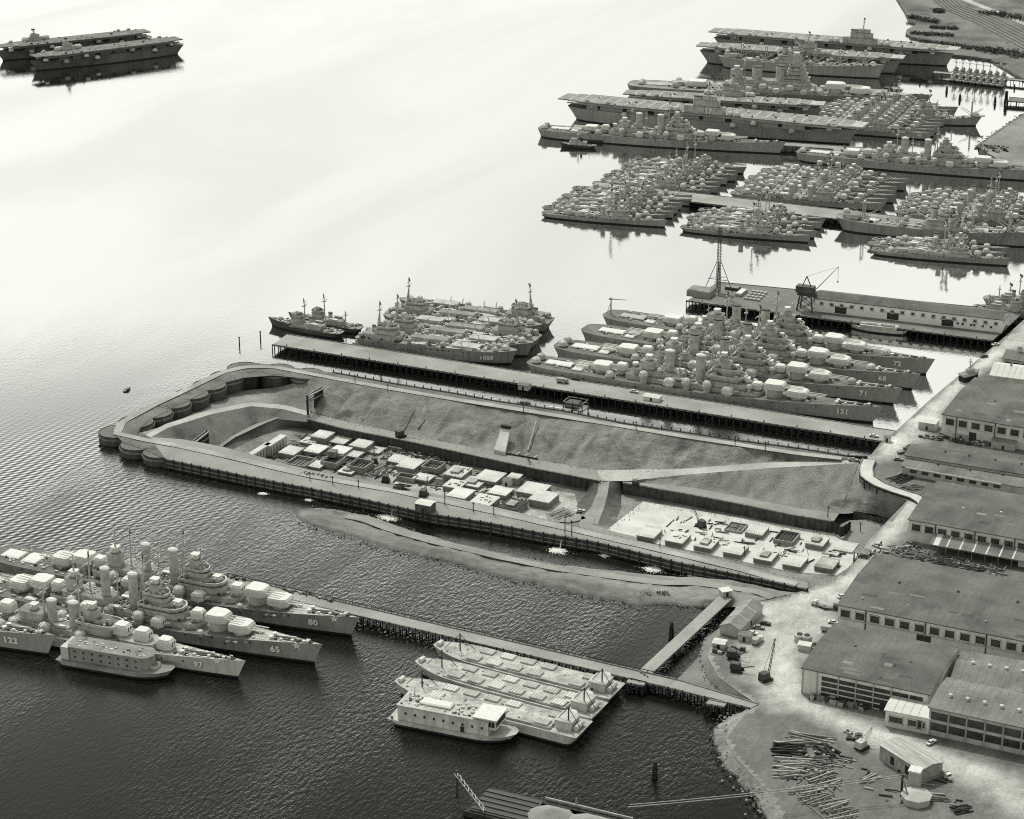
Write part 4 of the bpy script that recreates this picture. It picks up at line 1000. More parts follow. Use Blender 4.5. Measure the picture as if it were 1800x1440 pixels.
def cargo_ship(root, L=140.0, B=19.0, key='ak', m=None, posts=5, seed=3, bridge=0.0, hz=8.0):
    """merchant-built auxiliary: raised forecastle and poop, bridge block, kingposts and booms"""
    m = m or HULL_D; hl = Hull(L, B, hz + 4.5, hz, hz + 1.5, .62, 2.0, 5, .4, .13, counter=5)
    add_hull(root, key, hl, m, DECK_M)
    D = lambda x: hl.h(x / L + .5) - .15
    bx = bridge * L
    house(root, bx - L * .1, bx + L * .1, B * .8, hz - .2, 3); house(root, bx - L * .08, bx + L * .07, B * .7, hz + 3, 2.8); house(root, bx - L * .02, bx + L * .06, B * .75, hz + 6, 2.8); tier(root, bx - L * .02, bx + L * .065, B * .6, hz + 10.2)
    funnel(root, bx - L * .05, hz + 6, 8, 5, 4); house(root, -L * .46, -L * .38, B * .6, hz + 1, 2.8); dome(root, -L * .45, 0, hz + 4, 2.4, .6); dome(root, L * .43, 0, D(L * .43), 2.4, .6)
    for i in range(posts):
        x = -L * .36 + L * .74 * i / (posts - 1)
        if abs(x - bx) < L * .07: continue
        def kp():
            b = MB()
            for s_ in (-1, 1):
                b.tube((0, s_ * 3.5, 0), (0, s_ * 3.5, 14), .5, .35, 6); b.tube((0, s_ * 3.5, 2), (9, s_ * 2.5, 7), .28, .2, 5); b.tube((0, s_ * 3.5, 2), (-9, s_ * 2.5, 7), .28, .2, 5)
            b.box(-.5, .5, -3.6, 3.6, 12.2, 13.2); return b.mesh('kingposts', HOUSE)
        P(root, 'kingposts', ('kp',), kp, x, 0, D(x)); tarp(root, x + 4, x + 11, B * .4, D(x + 5), 0, (COVER, COVER_G, DECK_L)[i % 3])
    for s_ in (-1, 1):
        for x in (.12, .2, -.2): dome(root, bx + x * L, s_ * B * .36, hz, 1.9, 2.4)
        for x in (-.04, .02): boat(root, bx + x * L, s_ * B * .4, hz + 6, 8, COVER_G)
    mast(root, bx + 2, hz + 9, 14, 5)
    clutter(root, (key,), -L * .45, L * .44, B * .7, 0, 160, seed, 1.1, lambda x, y: D(x) if abs(x - bx) > L * .1 else hz + 6)

def landing_ship(root, num, plate=None, seed=1):
    L, B = 100.0, 15.2; hl = Hull(L, B, 9.0, 6.6, 6.2, .78, 2.2, 3.5, .75, .08, step=None, counter=3, blunt=.12)
    add_hull(root, 'lst', hl, HULL_D, DECK_M); hull_gear(root, hl, ('lst',), 20)
    b = MB()
    for s_ in (-1, 1):
        for t in (.2, .35, .5, .65): p = hl.pt(t, .55); b.box(p.x - 5, p.x + 5, s_ * p.y - .15, s_ * p.y + .15, p.z - .2, p.z + .2)
        for i in range(24): p = hl.pt(.1 + .8 * i / 24, .5); b.box(p.x - .12, p.x + .12, s_ * p.y - .1, s_ * p.y + .1, 1.2, 6.4)
    b.build('hull_ribs', HULL_D, root)
    D = lambda x: hl.h(x / L + .5) - .1
    house(root, -44, -22, 11, 6.2, 2.8); house(root, -38, -25, 8.5, 9.2, 2.6); tier(root, -37, -24, 8, 13); mast(root, -36, 12, 16, 4, 1.5); funnel(root, -40, 9, 4, 2.4, 2, cap=True)
    for s_ in (-1, 1):
        for x in (-46, -15, 6, 38): dome(root, x, s_ * (5 if x != 38 else 3.2), D(x), 1.7, 1.5 if x != 38 else .6, x != 38)
        for x in (-8, 14): boat(root, x, s_ * 7, 6.6, 10, HOUSE); 
        for x in (-12, -4, 10, 18): P(root, 'boat_davit', ('dav',), lambda: MB().tube((0, 0, 0), (0, .5, 4.5), .3).tube((0, .4, 4.4), (0, 2.4, 5), .25).mesh('boat_davit', HOUSE), x, s_ * 5, 6.5, 0 if s_ > 0 else math.pi)
    dome(root, 43, 0, D(43), 2.3, .5); dome(root, 36, 0, D(36), 1.6, 2.2)
    bx = house(root, 12, 28, 7.5, 6.6, 2.2, HOUSE, 'cargo_hatch_house', .6, DECK_L, y=-2.6); house(root, -16, 6, 6, 6.5, 2.4, HOUSE, 'stowed_pontoon', .4, DECK_M, y=2.5)
    tarp(root, 29, 33, 6, 6.7, 0, DECK)
    clutter(root, ('lst', seed % 3), -45, 34, 13, 0, 230, 50 + seed % 3, 1.0, lambda x, y: D(x), .75)
    if num: letter(root, num, 3.6, hl.frame_on(.84, .30), shade=False)
    if plate: letter(bx, plate, 2.2, Matrix(((1, 0, 0, 2.5), (0, 0, -1, -3.8), (0, 1, 0, .35), (0, 0, 0, 1))), shade=False)

def small_ship(root, L=55.0, B=9.5, key='ms', m=None, seed=1, hz=3.2, black=False):
    """minesweeper / coastal auxiliary with raised forecastle, deckhouse, funnel and mast"""
    m = m or HULL_D; hl = Hull(L, B, hz + 2.4, hz, hz, .55, 1.9, 2.5, .5, .14, step=(.68, 1.6))
    add_hull(root, key, hl, m, DECK_M)
    house(root, -L * .25, L * .17, B * .6, hz - .1, 2.4); house(root, L * .02, L * .16, B * .5, hz + 2.5, 2.3); tier(root, L * .03, L * .17, B * .55, hz + 6)
    funnel(root, -L * .08, hz + 2.3, 4.2, 2.6, 2.2); mast(root, L * .0, hz + 4, 13, 3.5); mast(root, -L * .28, hz, 9, 2.5, 0, radar=False)
    dome(root, L * .33, 0, hz + 1.6, 1.6, .4, seed % 2 == 0); dome(root, -L * .36, 0, hz, 1.4, .4, True); boat(root, -L * .15, B * .33, hz + 2.4, 6); boat(root, -L * .15, -B * .33, hz + 2.4, 6, COVER_G)
    clutter(root, (key, seed), -L * .45, L * .4, B * .75, 0, 70, 60 + seed, .7, lambda x, y: hz + (1.5 if x > L * .19 else 0))

def tug(root, m=None):
    hl = Hull(30, 8, 4.2, 2.4, 2.6, .6, 2.2, 1.5, .5, .25, step=None); add_hull(root, 'tug', hl, m or STEEL, DECK)
    house(root, -7, 7, 5, 2.4, 2.4); house(root, 1, 6, 4, 4.9, 2.3); funnel(root, -2.5, 4.8, 4, 1.8, 1.8, STEEL); mast(root, 0, 5, 8, 1.5, 0, radar=False)
    clutter(root, ('tug',), -13, 10, 5.5, 2.4, 24, 3, .5)

def ship_box(root, name, L, B, hz, m, bow_r=.35, stern_sq=True, deck=None):
    """barge hull with one pointed and one square end"""
    hl = Hull(L, B, hz + 1.2, hz, hz, 1 - bow_r, 2.6, 2.5, .95 if stern_sq else .5, .03 if stern_sq else .2, counter=2.5, blunt=.22)
    add_hull(root, name, hl, m, deck or DECK_L); return hl
# ------------------------------------------------------------------ the fleet, moored where surveyed
G_HC = 'heavy cruisers moored side by side at the long pier'
for k, (num, st, bw_, sd, kw) in enumerate((('131', (932, 652), (1541, 745), 1, dict(bowdome=False, capdark=False)), ('71', (974, 622), (1577, 712), 3, dict()),
        ('68', (1012, 592), (1609, 686), 5, dict(stern='none')), ('72', (1048, 566), (1634, 660), 4, dict(stern='none', crane=True)))):
    pos = ('nearest the long pier', 'second out from the long pier', 'third out from the long pier', 'farthest out, with a crane on its stern')[k]
    r = ship_root('heavy_cruiser', 'grey heavy cruiser numbered %s, covered turrets, %s' % (num, pos), 'cruiser', st, bw_, 205, G_HC, along=2.5)
    heavy_cruiser(r, num, sd, **kw)

G_LC = 'laid-up cruisers at the lower pier'
def at_bow(name, label, cat, bow, L, group, heading=1.8, z=0, back=0.0):
    x, y = W(*bow); a = R(heading); c = (x - math.cos(a) * (L / 2 - back), y - math.sin(a) * (L / 2 - back), 0)
    return thing(name, label, cat, c, a, group)
light_cruiser(at_bow('light_cruiser', 'grey light cruiser numbered 80 with a pale forecastle, alongside the lower pier', 'cruiser', (622, 1119), 186, G_LC, back=3.0), '80')
light_cruiser(at_bow('light_cruiser', 'grey light cruiser numbered 65 with a pale forecastle, second out from the lower pier', 'cruiser', (557, 1167), 186, G_LC, back=3.0), '65', 2)
antiaircraft_cruiser(at_bow('antiaircraft_cruiser', 'pale cruiser numbered 97 with three stepped white gun mounts ahead of its bridge', 'cruiser', (422, 1193), 165, G_LC, back=3.0), '97')
heavy_cruiser(at_bow('heavy_cruiser', 'cruiser numbered 122 with only its bow inside the picture', 'cruiser', (87, 1152), 205, G_LC, back=4.0), '122', 2)

# barracks barge beside the cruiser bows
def barracks_barge():
    r = ship_root('barracks_barge', 'grey barracks barge with a long rounded deckhouse beside the cruiser numbered 97', 'barge', (128, 1160), (306, 1190), 51)
    hl = ship_box(r, 'apl', 51, 13.5, 2.6, HULL_D, .22, True, DECK_M)
    p = []; n = 8; w, l0, l1 = 9.6, -21, 17
    for i in range(n + 1): a = -math.pi / 2 + math.pi * i / n; p.append((l1 - 4.8 + 4.8 * math.cos(a), w / 2 * math.sin(a)))
    for i in range(n + 1): a = math.pi / 2 + math.pi * i / n; p.append((l0 + 2 + 2 * math.cos(a), w / 2 * math.sin(a)))
    b = MB(); b.prism(p, 2.5, 8.6, 0, mtop=1); d = b.build('deckhouse', [HULL_D, DECK_M], r)
    b = MB(); b.prism([(x * 1.02, y * 1.06) for x, y in p], 8.6, 9.0, 0, mtop=1); b.build('roof', [HULL_L, DECK_M], d)
    for row, z in ((0, 3.9), (1, 6.5)):
        for i in range(8): MB().box(-17 + i * 4 - .4, -17 + i * 4 + .4, -w / 2 - .12, -w / 2 + .1, z, z + .8).build('porthole', DARK, d)
    MB().box(-23.5, -20, -5, 5, 2.5, 8.2).build('stair_house', HULL_L, r)
    b = MB(); b.prism([(x * .25 + 15, y * .5) for x, y in p], 2.6, 4.6, 0, mtop=1); b.build('forward_house', [HULL_L, DECK_M], r)
    clutter(r, ('apl',), -20, 14, 8, 8.9, 26, 9, .6)
barracks_barge()

# three pale fuel barges and the ferry-like barracks vessel
hatch_rows = {0: (.28, .46, .64), 1: (.25, .42, .60, .9), 2: (.22, .40, .58, .86)}
for k, (st, bw_) in enumerate((((1008, 1296), (697, 1216)), ((1046, 1265), (733, 1181)), ((1082, 1232), (765, 1152)))):
    r = ship_root('fuel_barge', 'pale concrete barge with square deck hatches, %s' % ('nearest, behind the white barracks ferry', 'middle of three moored abreast', 'alongside the lower pier')[k], 'barge', st, bw_, 84, 'pale barges moored abreast at the lower pier')
    hl = ship_box(r, 'fuel', 84, 15.4, 4.6, HULL_L, .3, True, mat('pale_barge_deck', .40, .9, .3, .2, 1.4, slump=.7, slump_s=.15))
    wdk = 11.0
    b = MB(); b.box(-30, 26, -6.4, 6.4, 4.4, 5.4); b.build('trunk_deck', mat('pale_barge_deck', .5), r)
    for i in range(6):
        for s_ in (-1, 1):
            if i == 4 and k != 1: continue
            x = 20 - i * 9.4
            h = MB().box(-2.9, 2.9, -2.1, 2.1, 0, .55).build('deck_hatch', DECK_L if (i + k) % 3 else COVER, r, (x + (s_ * 1.2), s_ * 3.7, 5.5))
            for q in range(5): MB().box(-2.4 + q * 1.2 - .12, -2.4 + q * 1.2 + .12, -1.9, 1.9, 0, .12).build('hatch_batten', COVER_G, h, (0, 0, .55))
    house(r, -38, -31, 8, 4.5, 3.4, HULL_L, 'aft_deckhouse', .8, DECK_L); MB().tube((0, -3, 1.1), (0, 3, 1.1), 1.1, 1.1, 10).build('fuel_tank', HULL_L, r, (-39.5, 0, 4.6))
    b = MB(); b.lathe([(2.6, 0), (2.6, 3.6)], 14, (-34, -4.2, 4.5)); b.build('round_tank', HULL_L, r)
    b = MB(); b.tube((-36, 2, 5), (-36, 2, 14), .3); b.tube((-36, 2, 13.6), (-30, 2, 6), .15); b.tube((-36, 2, 13.6), (-41, 2, 6), .15); b.build('derrick', STEEL, r)
    b = MB(); b.tube((30, 0, 5), (30, 0, 13), .3); b.tube((30, 0, 12.5), (36, 2, 6), .15); b.tube((30, 0, 12.5), (24, -2, 6), .15); b.build('forward_derrick', STEEL, r)
    b = MB(); b.tube((39.5, -1.6, 6.3), (39.5, 1.6, 6.3), 1.0, 1.0, 8); b.build('bow_fender', COVER, r)
    clutter(r, ('fuel', k), -40, 36, 12, 5.0, 90, 70 + k, .45, None, .6)
r = ship_root('barracks_ferry', 'white boxy barracks vessel with a glazed wheelhouse in front of the pale barges', 'barge', (716, 1264), (910, 1302), 52)
hl = ship_box(r, 'ferry', 52, 13.5, 2.4, HULL_L, .2, True, DECK_L)
hs = MB().box(-22, 16, -5.6, 5.6, 2.3, 8.6).build('deckhouse', mat('soiled_white_paint', .58, .8, .15, .3, 1.5, streak=.35), r)
MB().box(-22.4, 16.4, -6, 6, 8.6, 9.0).build('roof', DECK_L, hs)
for i in range(9):
    MB().box(-19 + i * 4, -18.2 + i * 4, -5.75, -5.5, 5.2, 6.2).build('porthole', DARK, hs)
MB().box(4.5, 6, -5.8, -5.5, 2.5, 4.8).build('door', DARK, hs)
wh = MB().box(10, 19, -5.2, 5.2, 5.5, 9.6).build('wheelhouse', HULL_L, r)
MB().box(9.4, 19.6, -5.8, 5.8, 9.6, 10.1).build('wheelhouse_roof', COVER, wh)
for i in range(6): MB().box(10.6 + i * 1.35, 11.7 + i * 1.35, -5.35, -5.1, 6.6, 8.9).build('window_pane', DARK, wh)
for i in range(6): MB().box(18.9, 19.15, -4.6 + i * 1.6, -3.4 + i * 1.6, 6.6, 8.9).build('window_pane', DARK, wh)
tarp(r, -14, -1, 5, 9.2); clutter(r, ('ferry',), -21, 9, 9, 9.0, 90, 33, .45)
b = MB(); b.tube((-17, 0, 9), (-17, 0, 15), .2); b.build('mast', HULL_L, r)
b = MB()
for i in range(12): b.box(-25 + i * .1, -24.8 + i * .1, -6, -5.8, 2.4, 3.5)
b.build('stern_rail', HULL_L, r)

# tank landing ships beyond the long pier head
G_LST = 'tank landing ships nested beyond the long pier'
for k in range(5):
    num = ('1088', '976', None, None, None, None)[k]
    lab = ('dark grey landing ship numbered 1088 lying against the long pier', 'dark grey landing ship numbered 976 on its deckhouse, second out from the long pier', 'dark landing ship in the nest by the long pier, third out', 'dark landing ship in the nest by the long pier, fourth out', 'dark landing ship in the nest by the long pier, farthest out')[k]
    rv = k in (2, 4)
    r = ship_root('landing_ship', lab, 'landing ship', (900, 640) if rv else (640, 606), (640, 606) if rv else (900, 640), 100, G_LST, off=(-16.2 if rv else 16.2) * k, along=(3, 7, 2, 0, 6)[k])
    landing_ship(r, num if k == 0 else None, num if k < 2 else None, k)
for k in range(2):
    r = ship_root('minesweeper', ('dark hulled small ship alongside the long pier head', 'dark hulled small ship outside the one at the pier head')[k], 'ship', (604, 594), (472, 572), 52, 'small dark ships at the long pier head', off=-13 * k, along=-6 * k)
    small_ship(r, 52, 9.5, 'ms', mat('dark_ship_paint', .09, .6, .2, .1, 1.2), k)
r = thing('work_raft', 'small white raft on the water between the two ship nests at the pier', 'raft', (*W(630, 604), 0), 0)
MB().box(-3, 3, -2, 2, -.3, 1.0).build('float', COVER, r); MB().box(-1.5, 1.2, -1.2, 1.2, 1.0, 2.6).build('hut', HULL_L, r)

# escort nests
def nest(n, bow, L, space, build, place, group, name, noun, cat, jog=2.5, heading=2.5, nums=None, seed=1, bowshift=0.0):
    rd = random.Random(seed)
    for k in range(n):
        lab = '%s, %s in %s' % (noun, 'nearest the camera' if k == 0 else ('on the far side' if k == n - 1 else ORD[k] + ' from the near side'), place)
        r = at_bow(name, lab, cat, bow, L, group, heading, back=1.2)
        a = R(heading); off = space * k
        r.location.x += -math.sin(a) * off + math.cos(a) * (rd.uniform(-jog, jog) + bowshift * k); r.location.y += math.cos(a) * off + math.sin(a) * jog * 0
        r.rotation_euler.z += R(rd.uniform(-.5, .5)); r.location.y += rd.uniform(-.5, .5)
        build(r, k)
vv = lambda seed: (lambda r, k: escort(r, (k * 3 + seed) % 4))
nest(7, (1165, 400), 93, 11.9, vv(0), 'the nest off the middle pier head', 'destroyer escorts in the near seaward nest', 'destroyer_escort', 'grey destroyer escort', 'warship', heading=4.5, seed=2)
nest(7, (1252, 348), 93, 12.6, vv(1), 'the nest behind the middle pier head', 'destroyer escorts in the far seaward nest', 'destroyer_escort', 'grey destroyer escort', 'warship', heading=4.0, seed=3, bowshift=.6)
nest(7, (1556, 373), 115, 12.4, lambda r, k: destroyer(r, (k * 2) % 3), 'the inshore nest behind the middle pier', 'destroyers in the far inshore nest', 'destroyer', 'grey destroyer', 'warship', heading=4.0, seed=4)
nest(5, (1424, 428), 95, 11.8, vv(3), 'the inshore nest before the middle pier', 'destroyer escorts in the near inshore nest', 'destroyer_escort', 'grey destroyer escort', 'warship', heading=4.5, seed=5)
nest(3, (1768, 468), 93, 12.4, vv(1), 'the escorts before the rounded stern ship', 'destroyer escorts in the shoreward nest', 'destroyer_escort', 'grey destroyer escort', 'warship', heading=5.0, seed=6, bowshift=-1.0, jog=4)
r = ship_root('cargo_ship', 'large auxiliary with a rounded overhanging stern among the shoreward escorts', 'ship', (1493, 402), (1815, 436), 136); cargo_ship(r, 136, 19, 'ak', HULL_D, 5, 3, .05, 7.5)
nest(5, (1860, 408), 115, 13.0, lambda r, k: destroyer(r, k % 3), 'the destroyers behind the rounded stern ship', 'destroyers in the shoreward nest', 'destroyer', 'grey destroyer', 'warship', heading=4.0, seed=7)

# cruisers and carriers farther off
r = ship_root('heavy_cruiser', 'grey heavy cruiser with covered guns lying before the carrier numbered 17', 'cruiser', (952, 238), (1374, 271), 203, along=2); heavy_cruiser(r, None, 7, False, 'dome', False, False)
r = ship_root('heavy_cruiser', 'grey heavy cruiser cut by the picture edge, beyond the escort nests', 'cruiser', (1452, 284), (1862, 322), 205, along=2); heavy_cruiser(r, None, 9, False, 'dome', False, False)
for k, (a, c) in enumerate((((1068, 262), (984, 258)), ((1084, 252), (1004, 247)))):
    tug(ship_root('tugboat', ('dark tugboat outermost beside the cruiser stern', 'dark tugboat between its twin and the cruiser stern')[k], 'tugboat', a, c, 30, 'tugs by the cruiser stern'), STEEL)
r = ship_root('aircraft_carrier', 'large grey aircraft carrier numbered 17 on its island', 'aircraft carrier', (1000, 205), (1501, 255), 250, along=2); carrier(r, 250, 29, '17', True, 'essex', HULL, 26, 264, 31, 16.5, DECK_M, 0, -1)
r = ship_root('aircraft_carrier', 'grey carrier with a pale deck lying between the numbered carrier and the battleship', 'aircraft carrier', (1128, 196), (1440, 215), 168, along=2); carrier(r, 168, 22, None, True, 'cvl', HULL_D, 16, 172, 24, 15.5, DECK_M, 4, 1)
r = ship_root('battleship', 'long low grey battleship with a tall stepped tower, beyond the carriers', 'battleship', (1140, 163), (1632, 191), 262, along=0); battleship(r)
nest(9, (1637, 247), 115, 12.6, lambda r, k: destroyer(r, k % 3, '783' if k == 0 else None), 'the nest beyond the carrier bow', 'destroyers nested off the carrier bow', 'destroyer', 'grey destroyer', 'warship', heading=2.5, seed=9, jog=1.0)
r = ship_root('cargo_ship', 'dark auxiliary inshore of the far destroyer nest', 'ship', (1600, 214), (1722, 222), 70, along=-2); cargo_ship(r, 78, 13, 'aux2', HULL_D, 3, 5, -.1, 5)
r = ship_root('cargo_ship', 'grey auxiliary with tall masts nearest of the three big ships at the top', 'ship', (1295, 118), (1552, 139), 160, along=2); cargo_ship(r, 158, 20, 'ap', HULL, 6, 6, -.05, 9)
r = ship_root('aircraft_carrier', 'grey carrier with a pale bow deck, middle of the three big ships at the top', 'aircraft carrier', (1300, 112), (1588, 131), 200, along=2); carrier(r, 190, 24, None, True, 'cvm', HULL_D, 18, 196, 27, 15.5, DECK_M, 8, -1)
r = ship_root('aircraft_carrier', 'dark hulled carrier, farthest of the big ships at the top', 'aircraft carrier', (1310, 88), (1672, 117), 235, along=2); carrier(r, 235, 28, None, True, 'cvf', HULL_D, 24, 244, 30, 16.5, DECK_M, 30, -1)
# landing craft moored end-on
for k in range(8):
    f = k / 7; px, py = 1672 + 84 * f, 144 + 10 * f
    r = thing('landing_craft', 'small grey landing craft moored end-on to the far pier, %s counted from the sea' % ORD[k], 'landing craft', (*W(px, py), 0), R(92), 'landing craft in a row at the far pier')
    r.location.y += 14
    small_ship(r, 34, 6.6, 'lci', HULL_D, 3, 2.4)

# two escort carriers in the open roads
for k, (st, bw_) in enumerate((((318, 92), (54, 126)), ((250, 80), (-6, 108)))):
    r = ship_root('escort_carrier', ('dark escort carrier moored in the open water, the nearer of two', 'dark escort carrier moored in the open water, the farther of two')[k], 'aircraft carrier', st, bw_, 158, 'escort carriers moored in the open water')
    carrier(r, 158, 21, None, True, 'cve', mat('dark_carrier_paint', .13, .7, .2, .1, 1.0, streak=.2), 18, 152, 24, 13.5, DECK, 36, -1, False, 8.5, isl=.62)
# flat barge by the warehouse pier
r = ship_root('covered_barge', 'pale pointed barge with a flat house beside the warehouse pier', 'barge', (1596, 588), (1493, 577), 36)
hl = Hull(36, 9, 3.2, 2.4, 3.0, .7, 2, 1.5, .35, .25); add_hull(r, 'wb', hl, HULL_L, DECK_L)
MB().box(-11, 11, -3.2, 3.2, 2.3, 3.9).build('deckhouse', HULL_L, r); MB().box(-11.3, 11.3, -3.5, 3.5, 3.9, 4.1).build('roof', DECK_L, r); tarp(r, -9, -1, 3, 4.1, 0, COVER_G); tarp(r, 2, 8, 3, 4.1, 0, COVER_G)
for k, (px, py) in enumerate(((1772, 556), (1790, 540))):
    r = thing('coastal_ship', ('cluttered small grey ship behind the shore end of the warehouse', 'second cluttered small ship outside the one behind the warehouse')[k], 'ship', (*W(px, py), 0), R(3), 'small ships behind the warehouse'); small_ship(r, 44, 9, 'cs', HULL, 4 + k, 4.0)
# motor boat under way
r = ship_root('motor_boat', 'tiny dark launch under way off the cofferdam', 'boat', (222, 687), (229, 683), 6); tugm = Hull(7, 1.9, .9, .6, .6, .5, 2, .4, .7, .1); add_hull(r, 'launch', tugm, HULL_D, DECK); house(r, -1, 1.2, 1.1, .5, .5)
# ------------------------------------------------------------------ piers
def pier(label, a, b_, c, d, deck=None, z=4.0, step=4.0, rows=4, name='pier', posts=True, rail=False, th=.7):
    """timber pier: a-b near edge, d-c far edge (photo survey points at deck level); deck, edge beams, near fender piles one by one"""
    a, b_, c, d = (W3(*p, z) for p in (a, b_, c, d))
    t = thing(name, label, 'pier', (a.x, a.y, 0)); o = Vector((a.x, a.y, 0)); A_, B_, C_, D_ = (p - o for p in (a, b_, c, d))
    m = MB(); m.prism([(p.x, p.y) for p in (A_, B_, C_, D_)], z - th, z, 1, mtop=0); m.build('deck', [deck or PLANK, TIMBER], t)
    def at(p, q, f, dz): v = p.lerp(q, f); return Vector((v.x, v.y, dz))
    for p, q in ((A_, B_), (D_, C_)):
        e = MB(); e.beam(at(p, q, 0, z + .15), at(p, q, 1, z + .15), .5, .4); e.build('stringpiece', TIMBER, t)
    L = (B_ - A_).length; n = max(3, int(L / step))
    pm = cached(('pile', z), lambda: MB().tube((0, 0, -3), (0, 0, z + .5), .32, .28, 6).mesh('fender_pile', PILE))
    nrm = (A_ - D_).normalized() * .35
    for i in range(n + 1):
        v = at(A_, B_, i / n, 0) + nrm; ob('fender_pile', pm, t, (v.x, v.y, random.uniform(-.5, .2)))
    ip = MB()
    for k in range(rows):
        f = (k + .5) / rows
        p, q = A_.lerp(D_, f), B_.lerp(C_, f)
        for i in range(n + 1): v = at(p, q, (i + .3 * (k % 2)) / (n + .5), 0); ip.tube((v.x, v.y, -3), (v.x, v.y, z - th), .3, .3, 5)
    ip.build('inner_piles', PILE, t)['kind'] = 'stuff'
    if posts:
        bm = cached(('bollard',), lambda: MB().lathe([(.4, 0), (.3, .3), (.3, .9), (.5, 1.1)], 8).mesh('bollard', STEEL))
        for i in range(int(L / 18)):
            v = at(A_, B_, (i + .5) / int(L / 18), z) - nrm * 3; ob('bollard', bm, t, tuple(v))
    if rail:
        e = MB(); e.beam(at(D_, C_, 0, z + 1.2), at(D_, C_, 1, z + 1.2), .25, .25)
        for i in range(n + 1): v = at(D_, C_, i / n, 0); e.tube((v.x, v.y, z), (v.x, v.y, z + 1.3), .14)
        e.build('railing', PILE, t)
    return t
pier('long timber pier with the heavy cruisers along its far side', (479, 606), (1549, 776), (1574, 758), (504, 588))
pier('pier carrying the long white warehouse and the portal crane', (1207, 529), (1744, 599), (1800, 548), (1262, 496), PLANK_D, rows=6)
pier('lower pier beside the light cruisers, running out from the shore', (385, 1026), (1175, 1209), (1190, 1195), (400, 1012), step=3.2, rail=True, posts=False)
pier('lower pier trestle between the fork and the beach', (1175, 1209), (1318, 1245), (1334, 1238), (1190, 1195), step=3.0, name='pier', posts=False)
pier('branch pier angling back from the lower pier to the spit', (1122, 1180), (1139, 1190), (1286, 1053), (1269, 1043), z=3.95, step=3, posts=False, rail=False)
pier('middle pier between the destroyer escort nests', (1030, 333), (1830, 428), (1850, 412), (1050, 320), step=8, posts=False)
pier('far pier between the numbered carrier and the heavy cruiser', (1090, 236), (1560, 269), (1562, 263), (1095, 231), step=9, rows=2, posts=False)
pier('narrow far pier behind the end-on landing craft', (1640, 128), (1830, 146), (1832, 143), (1642, 125), step=8, rows=1, posts=False, rail=True)
pier('short dark pier stub at the picture edge near the far shore', (1772, 178), (1850, 184), (1852, 177), (1774, 171), PLANK_D, step=7, rows=2, posts=False)
pier('small timber landing platform on the near side of the lower pier', (1100, 1200), (1130, 1206), (1136, 1200), (1106, 1193), step=2.5, posts=False, rows=2)
pier('second small timber platform below the lower pier trestle', (1240, 1237), (1272, 1243), (1278, 1236), (1246, 1230), step=2.5, posts=False, rows=2)
# fender walings of the cofferdam: posts standing one by one
wt = thing('fender_wall', 'row of timber fender posts along the south cofferdam arm', 'fence', (0, 0, 0))
for i, p in enumerate(resample(C_OUT_S, 64)): ob('fender_post', cached(('fpost',), lambda: MB().tube((0, 0, -3), (0, 0, 6.0), .4, .34, 6).mesh('fender_post', PILE)), wt, (p.x + .1, p.y - .9, 0))
b = MB()
q = resample(C_OUT_S, 40)
for z in (1.2, 3.2):
    for u, v in zip(q, q[1:]): b.beam((u.x, u.y - .7, z), (v.x, v.y - .7, z), .35, .45)
b.build('waling_timber', TIMBER, wt)
wt = thing('fender_wall', 'row of short timber posts along the slip side of the north cofferdam arm', 'fence', (0, 0, 0))
NS = [C_OUT_W[-1]] + C_OUT_N
for p in resample(NS, 58): ob('fender_post', cached(('fpost2',), lambda: MB().tube((0, 0, 4.5), (0, 0, 6.6), .35, .3, 5).mesh('fender_post', PILE)), wt, (p.x, p.y + .7, 0))

